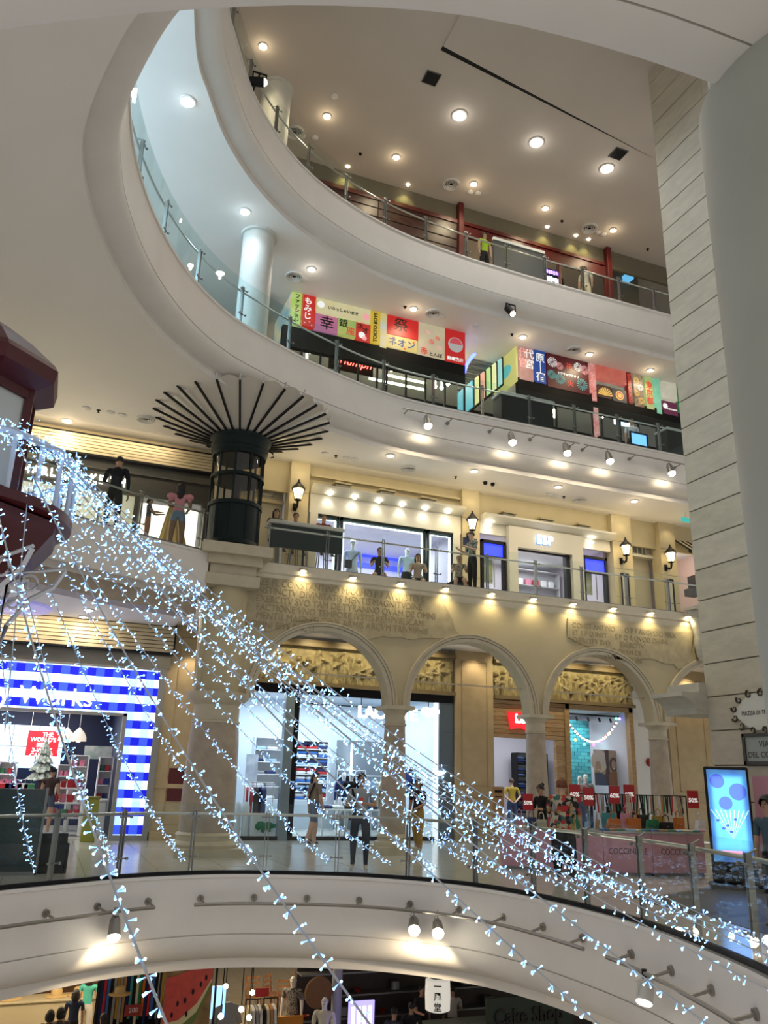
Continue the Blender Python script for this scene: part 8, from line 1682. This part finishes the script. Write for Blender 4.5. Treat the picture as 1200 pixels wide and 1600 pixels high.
# figures on the upper galleries
p=az(1031,708,Z3);p.y += 0.9;figure((p.x,p.y+0.3,Z3),R(-20),1.60,{'head': (0,-0.02,0)},{'top': cloth('white_shirt',(0.6,0.6,0.6)),'bottom': DK,'shoe': sho_k,'sleeve': 0.8},'tan',{'c': 'black'},'shop assistant in a white shirt behind the railing near the blue screen')
p=ay(757,400,18.7);figure((p.x,18.7,Z4),R(10),1.62,{},{'top': cloth('neon_vest',(0.35,0.5,0.03)),'bottom': DK,'shoe': sho_k,'sleeve': 0.2},'tan',{'c': 'black'},'worker in a lime green vest on the uppermost gallery')
p=ay(915,440,18.9);figure((p.x,18.9,Z4),R(-60),1.62,{},{'top': cloth('cream_shirt',(0.5,0.47,0.40)),'bottom': C_('cream'),'shoe': sho_k,'sleeve': 0.8},'tan',{'c': 'black'},'person in a cream shirt on the uppermost gallery right of the neon signs')
# ---------------------------------------------------------------- lower floor, seen under the edge beam
def onG(u,v,h): q=az(u,v,ZG+h);return Vector((q.x,q.y,ZG))
b=MB();b.box(-12,26,34,34.2,ZG,0);struct(b.build('wall_ground_back',mat('ground_back',(0.10,0.075,0.05),0.7,noise=0.3,nscale=1.2)))
for x in (-3,1,5,9,13): lamp('POINT',(x,23,-1.9),130,WARM,0.15);
p=onG(142,1520,1.62);figure(tuple(p),R(160),1.62,{'ra': ((-0.15,-0.2,-1),(0.2,-0.8,0))},{'top': cloth('aqua',(0.08,0.42,0.36)),'bottom': cloth('off_white',(0.55,0.53,0.5)),'shoe': sho_k,'sleeve': 0.5},'light',{'c': 'black','long': 0.14},'woman in an aqua top seen from behind on the lower floor')
p=onG(120,1546,1.55);figure(tuple(p),R(170),1.55,{},{'top': cloth('ink_navy',(0.02,0.03,0.07)),'bottom': DK,'shoe': sho_k},'tan',{'c': 'black','long': 0.1},'person in navy left of the aqua top on the lower floor')
for k,(u,v,c_) in enumerate(((80,1578,(0.03,0.03,0.03)),(96,1574,(0.1,0.08,0.07)),(163,1584,(0.2,0.1,0.06)))):
    p=onG(u,v,1.6);figure(tuple(p),R(170+20*k),1.6,{},{'top': cloth('low_%d' % k,c_),'bottom': DK,'shoe': sho_k},'tan',{'c': 'black','long': 0.08},'dark-haired head at the bottom edge, %s' % ('leftmost of three','second of three','below the woman in aqua')[k],fingers=False)
# wooden shelf with jeans, hats, counter
p=ay(50,1540,25.7);p.z=ZG;t=thing('wooden_cabinet','dark wooden display cabinet hung with jeans at lower left','cabinet',tuple(p));b=MB();b.box(p.x-2.6,p.x+2.2,p.y+0.3,p.y+0.5,ZG,ZG+2.6);b.build('back',mat('walnut',(0.09,0.04,0.018),0.5,noise=0.3),t)
for z in (0.0,0.75,1.5): b=MB();b.box(p.x-2.6,p.x+2.2,p.y-0.1,p.y+0.3,ZG+z,ZG+z+0.05);b.build('shelf_board',mat('walnut',(0.09,0.04,0.018),0.5),t)
for k in range(3): x=p.x-0.1+0.45*k;me=obj_mesh(lambda b: (b.tube([(-0.09,0,0),(-0.10,0,-0.5),(-0.11,0,-0.95)],[0.10,0.08,0.07],8),b.tube([(0.09,0,0),(0.10,0,-0.5),(0.11,0,-0.95)],[0.10,0.08,0.07],8)),'jeans',cl('denim'));place('hanging_jeans',me,(x,p.y+0.08,ZG+1.72+0.35),'pair of blue jeans hanging in the dark wooden cabinet','jeans','jeans in the wooden cabinet')
for k in range(6): b=MB();b.ball((p.x+0.9+0.24*k,p.y+0.1,ZG+1.64),0.13,10,8);tag(b.build('bundle',cl(['red','green','red','orange','red','teal'][k])),'%s cloth bundle on the wooden cabinet, place %s' % (['red','green','red','orange','red','teal'][k],words(k)),'cloth')
p=onG(75,1562,0.95);t=thing('sales_counter','pale counter with straw hats at lower left','counter',tuple(p));b=MB();b.rbox(p.x-1.2,p.x+1.3,p.y,p.y+0.6,ZG,ZG+0.9,0.02);b.build('body',mat('cream_counter',(0.45,0.40,0.28),0.5),t,smooth=False);b=MB();b.rbox(p.x-1.25,p.x+1.35,p.y-0.05,p.y+0.65,ZG+0.9,ZG+0.95,0.01);b.build('top',mat('cream_counter',(0.45,0.4,0.28),0.5),t,smooth=False)
hat_me=obj_mesh(lambda b: b.lathe([(0.24,0),(0.24,0.012),(0.12,0.03),(0.115,0.12),(0.09,0.15),(0,0.155)],(0,0,0),18),'straw_hat',mat('straw',(0.5,0.36,0.17),0.8))
for k,(u,dx) in enumerate(((24,-0.9),(80,0.2),(96,0.75))): place('straw_hat',hat_me,(p.x+dx,p.y+0.3,ZG+0.955),'straw hat on the pale counter, %s' % ('left one','middle one','right one')[k],'hat',None,0,1.2)
# rack of striped scarves, banner, screen
p=onG(215,1522,2.2);t=thing('scarf_rack','tall black rack of coloured scarves left of the watermelon banner','rack',tuple(p));b=MB();b.box(p.x-0.8,p.x-0.76,p.y,p.y+0.04,ZG,ZG+2.4);b.box(p.x+0.76,p.x+0.8,p.y,p.y+0.04,ZG,ZG+2.4);b.box(p.x-0.8,p.x+0.8,p.y,p.y+0.04,ZG+2.36,ZG+2.4);b.box(p.x-0.8,p.x+0.8,p.y,p.y+0.04,ZG+1.0,ZG+1.04);b.build('frame',M_black,t)
b=MB();b.box(p.x-0.8,p.x+0.8,p.y+0.3,p.y+0.34,ZG,ZG+2.4);b.build('backing',M_dark,t)
cs=['teal','navy','mustard','black','red','grey','cream','blue','tan','green','black','navy','orange','grey']
for k in range(22):
    for lv in range(2):
        x=p.x-0.72+k*0.068;b=MB();z1=ZG+(2.34 if lv else 0.98);b.bar((x,p.y,z1),(x+random.uniform(-.01,.01),p.y,z1-random.uniform(0.9,1.2) if lv else z1-0.8),0.055,0.03,up=(0,1,0));col=cs[(k*3+lv) % 14];tag(b.build('scarf',cl(col),smooth=False),'%s scarf hanging on the %s bar of the black rack' % (col,'upper' if lv else 'lower'),'scarf','%s scarves, %s bar' % (col,'upper' if lv else 'lower'))
place('straw_hat',hat_me,(p.x-0.35,p.y-0.12,ZG+1.85),'pale hat on the rack of coloured scarves','hat')
b=MB();b.box(p.x-0.2,p.x+0.15,p.y-0.08,p.y-0.06,ZG+1.40,ZG+1.62);pt_=b.build('price_sign',mat('price_red',(0.3,0.02,0.02),0.5));tag(pt_,'small dark red price card on the scarf rack','sign');put_text('card_text','200',0.13,(p.x-0.02,p.y-0.085,ZG+1.51),M_shopw,pt_,ext=0.001)
p0,p1=onG(256,1514,2.6),onG(333,1514,2.6);yb_=p0.y;x0,x1=ay(256,1550,yb_).x,ay(331,1550,yb_).x
t=thing('watermelon_banner','large hanging banner printed with a watermelon slice on the lower floor','banner',((x0+x1)/2,yb_,ZG))
b=MB();b.box(x0,x1,yb_,yb_+0.05,ZG+0.1,ZG+2.9);b.build('cloth',mat('melon_bg',(0.35,0.20,0.08),0.7,col2=(0.10,0.07,0.03),nscale=2),t,smooth=False)
W_=x1-x0;zt_=ZG+2.7
def mel(f0,f1,m,y): b=MB();b.prism([(x0+0.02,zt_-f0*0.9),(x0+0.3*W_,zt_-0.05-f0*0.55),(x0+0.75*W_,zt_+0.02-f0*0.25),(x1-0.02,zt_+0.1),(x1-0.02,zt_-0.25-f1*0.2),(x0+0.7*W_,zt_-0.6-f1*0.55),(x0+0.35*W_,zt_-0.9-f1*0.5),(x0+0.02,zt_-1.0-f1*0.35)],y-0.006,y);b.build('print',m,t,smooth=False)
mel(0.3,0.9,mat('melon_rind',(0.10,0.16,0.04),0.6),yb_);mel(0.3,0.6,mat('melon_white',(0.55,0.50,0.30),0.6),yb_-0.007);mel(0.3,0.3,mat('melon_red',(0.55,0.06,0.05),0.6,noise=0.25),yb_-0.014)
for (fx,dz) in ((0.3,0.75),(0.45,0.7),(0.6,0.55),(0.75,0.42),(0.5,0.95),(0.2,0.95),(0.85,0.3)): b=MB();b.prism(oval(x0+fx*W_,zt_-dz,0.025,0.055,10),yb_-0.028,yb_-0.02);b.build('seed_print',DK,t,smooth=False)
b=MB();b.cyl((x0-0.1,yb_+0.02,ZG+2.92),(x1+0.1,yb_+0.02,ZG+2.92),0.03,n=8);b.cyl((x0-0.08,yb_+0.02,ZG),(x0-0.08,yb_+0.02,ZG+2.92),0.025,n=8);b.cyl((x1+0.08,yb_+0.02,ZG),(x1+0.08,yb_+0.02,ZG+2.92),0.025,n=8);b.build('frame',M_black,t)
p=onG(340,1545,1.8);t=thing('info_screen','small upright blue screen beside the watermelon banner','screen',tuple(p));b=MB();b.box(p.x-0.2,p.x+0.2,p.y,p.y+0.05,ZG+1.2,ZG+1.85);b.build('display',lit('sg_screen2',(0.25,0.5,0.9),1.2),t);b=MB();b.cyl((p.x,p.y+0.03,ZG),(p.x,p.y+0.03,ZG+1.2),0.03,n=8);b.build('stand',M_black,t)
# clothes racks and garments
p0,p1=onG(385,1562,1.5),onG(438,1562,1.5)
t=thing('clothes_rack','clothes rack of pale and dark clothes on the lower floor','clothes rack',tuple(p0));b=MB();b.cyl((p0.x,p0.y,ZG+1.5),(p1.x,p0.y,ZG+1.5),0.015,n=8);b.build('bar',M_black,t)
for x in (p0.x,p1.x): b=MB();b.cyl((x,p0.y,ZG),(x,p0.y,ZG+1.5),0.015,n=8);b.build('leg',M_black,t)
n=int((p1.x-p0.x)/0.085)
for k in range(n): col=['cream','white','grey','white','black','cream','tan','white','navy'][k % 9];place('hanging_garment',GAR[col],(p0.x+0.06+0.085*k,p0.y,ZG+1.33),'%s garment on the lower-floor clothes rack' % col,'garment','%s clothes on the lower rack' % col,R(90))
p=onG(355,1566,1.5);place('hanging_garment',GAR['grey'],(p.x,p.y,ZG+1.45),'grey shirt displayed left of the lower clothes rack','garment',None,R(10),1.3)
# mannequins, chairs, lamps
p=onG(459,1523,1.82);t=figure(tuple(p),R(-30),1.82,{},{**WH,'top': cloth('dots',(0.02,0.02,0.02),col2=(0.35,0.33,0.3),nscale=30),'bottom': cloth('dots',(0.02,0.02,0.02)),'shoe': sho_k,'sleeve': 0.6},hair=None,label='white mannequin in a long black patterned dress on the lower floor',name='mannequin',cat='mannequin');skirt(t,1.02,0.30,0.16,0.21,cloth('dots',(0.02,0.02,0.02)),'dress_skirt')
p=onG(508,1556,1.8);figure(tuple(p),R(-30),1.8,{},{**WH,'top': cloth('ivory',(0.6,0.58,0.5)),'bottom': cloth('ivory',(0.6,0.58,0.5)),'shoe': sho_w,'sleeve': 1.0},hair=None,label='white mannequin in ivory clothes right of the black dress mannequin',name='mannequin',cat='mannequin')
def chair(p,rz,label):
    t=thing('wooden_chair',label,'chair',tuple(p),rz);Mt=MW[t.name];M_wd=mat('chair_wood',(0.22,0.10,0.04),0.5)
    def cb(fn,nm): b=MB();fn(b);b.xf(Mt);b.build(nm,M_wd,t,smooth=False)
    cb(lambda b: b.rbox(-0.21,0.21,-0.21,0.21,0.43,0.47,0.01),'seat')
    for sx in (-0.18,0.18):
        for sy in (-0.18,0.18): cb(lambda b: b.bar((sx,sy,0),(sx*0.95,sy*0.95,0.43),0.035),'leg')
        cb(lambda b: b.bar((sx,0.19,0.45),(sx,0.24,0.95),0.035),'back_post')
    for z in (0.62,0.76,0.9): cb(lambda b: b.bar((-0.18,0.21,z),(0.18,0.21,z),0.03,0.06),'back_slat')
for k,(u,v) in enumerate(((398,1530),(428,1526),(470,1526),(497,1524),(445,1530))):
    q=az(u,v,ZG+0.9);chair((q.x,q.y,ZG),R(40*k),'wooden chair on the lower floor behind the mannequins, %s from the left' % ('first','second','fourth','fifth','third')[k])
for k,(u,v) in enumerate(((353,1541),(394,1551),(377,1577),(389,1590),(345,1588))):
    q=az(u,v,ZG+2.2);hb=thing('hanging_bulb','bright hanging bulb over the lower floor near the clothes rack, %s' % ('upper left','upper right','middle','lowest','left low')[k],'lamp',(q.x,q.y,ZG+2.1));b=MB();b.ball((q.x,q.y,ZG+2.2),0.05,12,8);b.build('bulb',M_spotw,hb);b=MB();b.cyl((q.x,q.y,ZG+2.26),(q.x,q.y,ZG+3.35),0.010,n=6);b.build('cord',M_black,hb)
p=onG(425,1588,0.95);b=MB();b.box(p.x-0.7,p.x+0.7,p.y-0.3,p.y-0.26,ZG+0.6,ZG+1.0);tag(b.build('orange_placard',mat('placard_orange',(0.6,0.25,0.02),0.5)),'orange placard at the bottom edge below the clothes rack','placard')
p=onG(410,1550,1.7);t=thing('price_stand','small red sale card on a stand above the lower clothes rack','sign',tuple(p));b=MB();b.box(p.x-0.16,p.x+0.16,p.y,p.y+0.02,ZG+1.6,ZG+1.78);b.build('card',M_sale,t);b=MB();b.cyl((p.x,p.y+0.02,ZG),(p.x,p.y+0.02,ZG+1.65),0.012,n=6);b.build('stick',M_chrome,t)
q=az(526,1560,ZG+1.6);b=MB();b.cyl((q.x,q.y,ZG),(q.x,q.y,ZG+3.3),0.12,n=16);tag(b.build('pale_post',mat('post_pale',(0.35,0.36,0.38),0.4)),'pale round post on the lower floor right of the ivory mannequin','post')
t=thing('wicker_disc','round wicker basket tray displayed beside the pale post','basket',(q.x-0.3,q.y,ZG));b=MB();b.cyl((q.x-0.45,q.y-0.05,ZG+1.75),(q.x-0.45,q.y,ZG+1.75),0.32,0.34,24);b.build('tray',mat('wicker',(0.2,0.1,0.04),0.8,bump=0.8,bscale=60),t);b=MB();b.cyl((q.x-0.45,q.y+0.05,ZG),(q.x-0.45,q.y+0.05,ZG+1.6),0.02,n=6);b.build('stand',M_black,t)
# restaurant side at right: paper lantern, counter, guests
q=az(684,1528,-2.1);t=thing('paper_lantern','tall white paper lantern sign with black Japanese characters','lantern',(q.x,q.y,-3.6));zt_=az(684,1532,-2.1).z;zb_=ay(684,1580,q.y).z;M_pap=mat('paper_white',(0.8,0.78,0.72),0.6,emit=(1,0.95,0.85),es=0.3)
b=MB();b.lathe([(0.16,zb_),(0.24,zb_+0.03),(0.25,(zb_+zt_)/2),(0.24,zt_-0.03),(0.16,zt_)],(q.x,q.y,0),24);b.build('shade',M_pap,t);b=MB();b.cyl((q.x,q.y,zt_),(q.x,q.y,zt_+0.6),0.02,n=8);b.lathe([(0.16,zt_),(0.17,zt_+0.04),(0,zt_+0.04)],(q.x,q.y,0),20);b.lathe([(0.16,zb_-0.04),(0.17,zb_),(0.0,zb_)],(q.x,q.y,0),20);b.build('mount',M_black,t)
dv=Vector((q.x,q.y,0)).normalized();hh_=(zt_-zb_)
for k,ch in enumerate('一風堂'): put_text('lettering',ch,hh_*0.27,(q.x-dv.x*0.275,q.y-dv.y*0.275,zt_-hh_*(0.18+0.31*k)),cl('black'),t,normal=(-dv.x,-dv.y,0),ext=0.002,bold=0.003)
p=onG(700,1588,1.0);t=thing('restaurant_counter','teal grey restaurant counter running along the bottom edge','counter',tuple(p));b=MB();b.rbox(p.x-0.9,p.x+1.4,p.y-0.65,p.y-0.2,ZG,ZG+0.95,0.02);b.build('body',mat('counter_teal',(0.05,0.09,0.08),0.4),t,smooth=False);b=MB();b.rbox(p.x-0.95,p.x+1.45,p.y-0.7,p.y-0.15,ZG+0.95,ZG+1.0,0.01);b.build('top',mat('counter_steel',(0.25,0.3,0.29),0.25),t,smooth=False)
for k,(u,v,c_,l,rz) in enumerate(((659,1540,(0.03,0.03,0.035),'cook in a black apron left of the paper lantern',10),(707,1540,(0.5,0.48,0.44),'cook in a pale shirt with black braces right of the paper lantern',160),(643,1566,(0.02,0.02,0.025),'guest in black at the restaurant counter, nearer the lantern',150),(616,1574,(0.03,0.035,0.05),'guest in dark blue at the restaurant counter, far left',140))):
    p=onG(u,v,1.62);figure(tuple(p),R(rz),1.62,{'ra': ((-0.15,-0.3,-1),(0.1,-0.9,0))},{'top': cloth('cook_%d' % k,c_),'bottom': DK,'shoe': sho_k},'tan',{'c': 'black'},l,fingers=False)
p=onG(640,1520,2.1);t=thing('kitchen_shelf','dark kitchen shelving behind the paper lantern','shelf',tuple(p));b=MB();b.box(p.x-2.2,p.x+6.5,p.y+2.0,p.y+2.2,ZG,ZG+3.4);b.build('back',mat('kitchen_dark',(0.05,0.035,0.03),0.5,noise=0.4,nscale=2),t)
for z in (0.8,1.3,1.8): b=MB();b.box(p.x-2.2,p.x+6.5,p.y+1.6,p.y+2.0,ZG+z,ZG+z+0.04);b.build('shelf_board',M_steeld,t)
random.seed(44);pot=obj_mesh(lambda b: b.lathe([(0.09,0),(0.12,0.02),(0.12,0.2),(0.10,0.22),(0,0.22)],(0,0,0),14),'pot',M_steeld);bowl=obj_mesh(lambda b: b.lathe([(0.05,0),(0.12,0.08),(0.11,0.08),(0.04,0.01)],(0,0,0),14),'bowl',mat('bowl_red',(0.25,0.03,0.02),0.4))
for k in range(24): z=(0.84,1.34,1.84)[k % 3];place('pot' if k % 2 else 'bowl',pot if k % 2 else bowl,(p.x-2+k*0.34,p.y+1.8,ZG+z),('steel pot' if k % 2 else 'red bowl')+' on the kitchen shelving, %s shelf' % ('lower','middle','upper')[k % 3],'pot' if k % 2 else 'bowl','kitchenware')
p=onG(820,1560,1.7);t=thing('shop_sign','dark green cake shop sign leaning over the bottom edge','sign',tuple(p));a=p+Vector((-0.95,0,0));b=MB();b.box(p.x-1.0,p.x+1.3,p.y,p.y+0.08,ZG+0.9,ZG+1.75);b.build('board',mat('sign_dkgreen',(0.03,0.05,0.035),0.5),t,smooth=False);put_text('sign_letters','Cake Shop',0.42,(p.x+0.1,p.y-0.02,ZG+1.35),mat('sign_ivory',(0.015,0.015,0.015),0.5),t,ext=0.02,bold=0.01)
for x in (-0.9,1.2): b=MB();b.cyl((p.x+x,p.y+0.04,ZG),(p.x+x,p.y+0.04,ZG+0.95),0.03,n=8);b.build('leg',M_black,t)
p=onG(566,1556,1.9);t=thing('lit_menu_stand','glowing blue-violet menu stand at the bottom edge','menu stand',tuple(p));b=MB();b.box(p.x-0.3,p.x+0.3,p.y,p.y+0.05,ZG+0.9,ZG+1.8);b.build('panel',lit('sg_violet',(0.35,0.3,0.9),1.0),t)
for k in range(4): b=MB();b.box(p.x-0.24+0.13*k,p.x-0.16+0.13*k,p.y-0.01,p.y,ZG+1.0,ZG+1.7);b.build('print',lit('sg_lilac',(0.7,0.6,1.0),2),t,smooth=False)
b=MB();b.cyl((p.x,p.y+0.03,ZG),(p.x,p.y+0.03,ZG+0.9),0.03,n=8);b.build('stand',M_black,t)
bpy.data.scenes.remove(TMP)
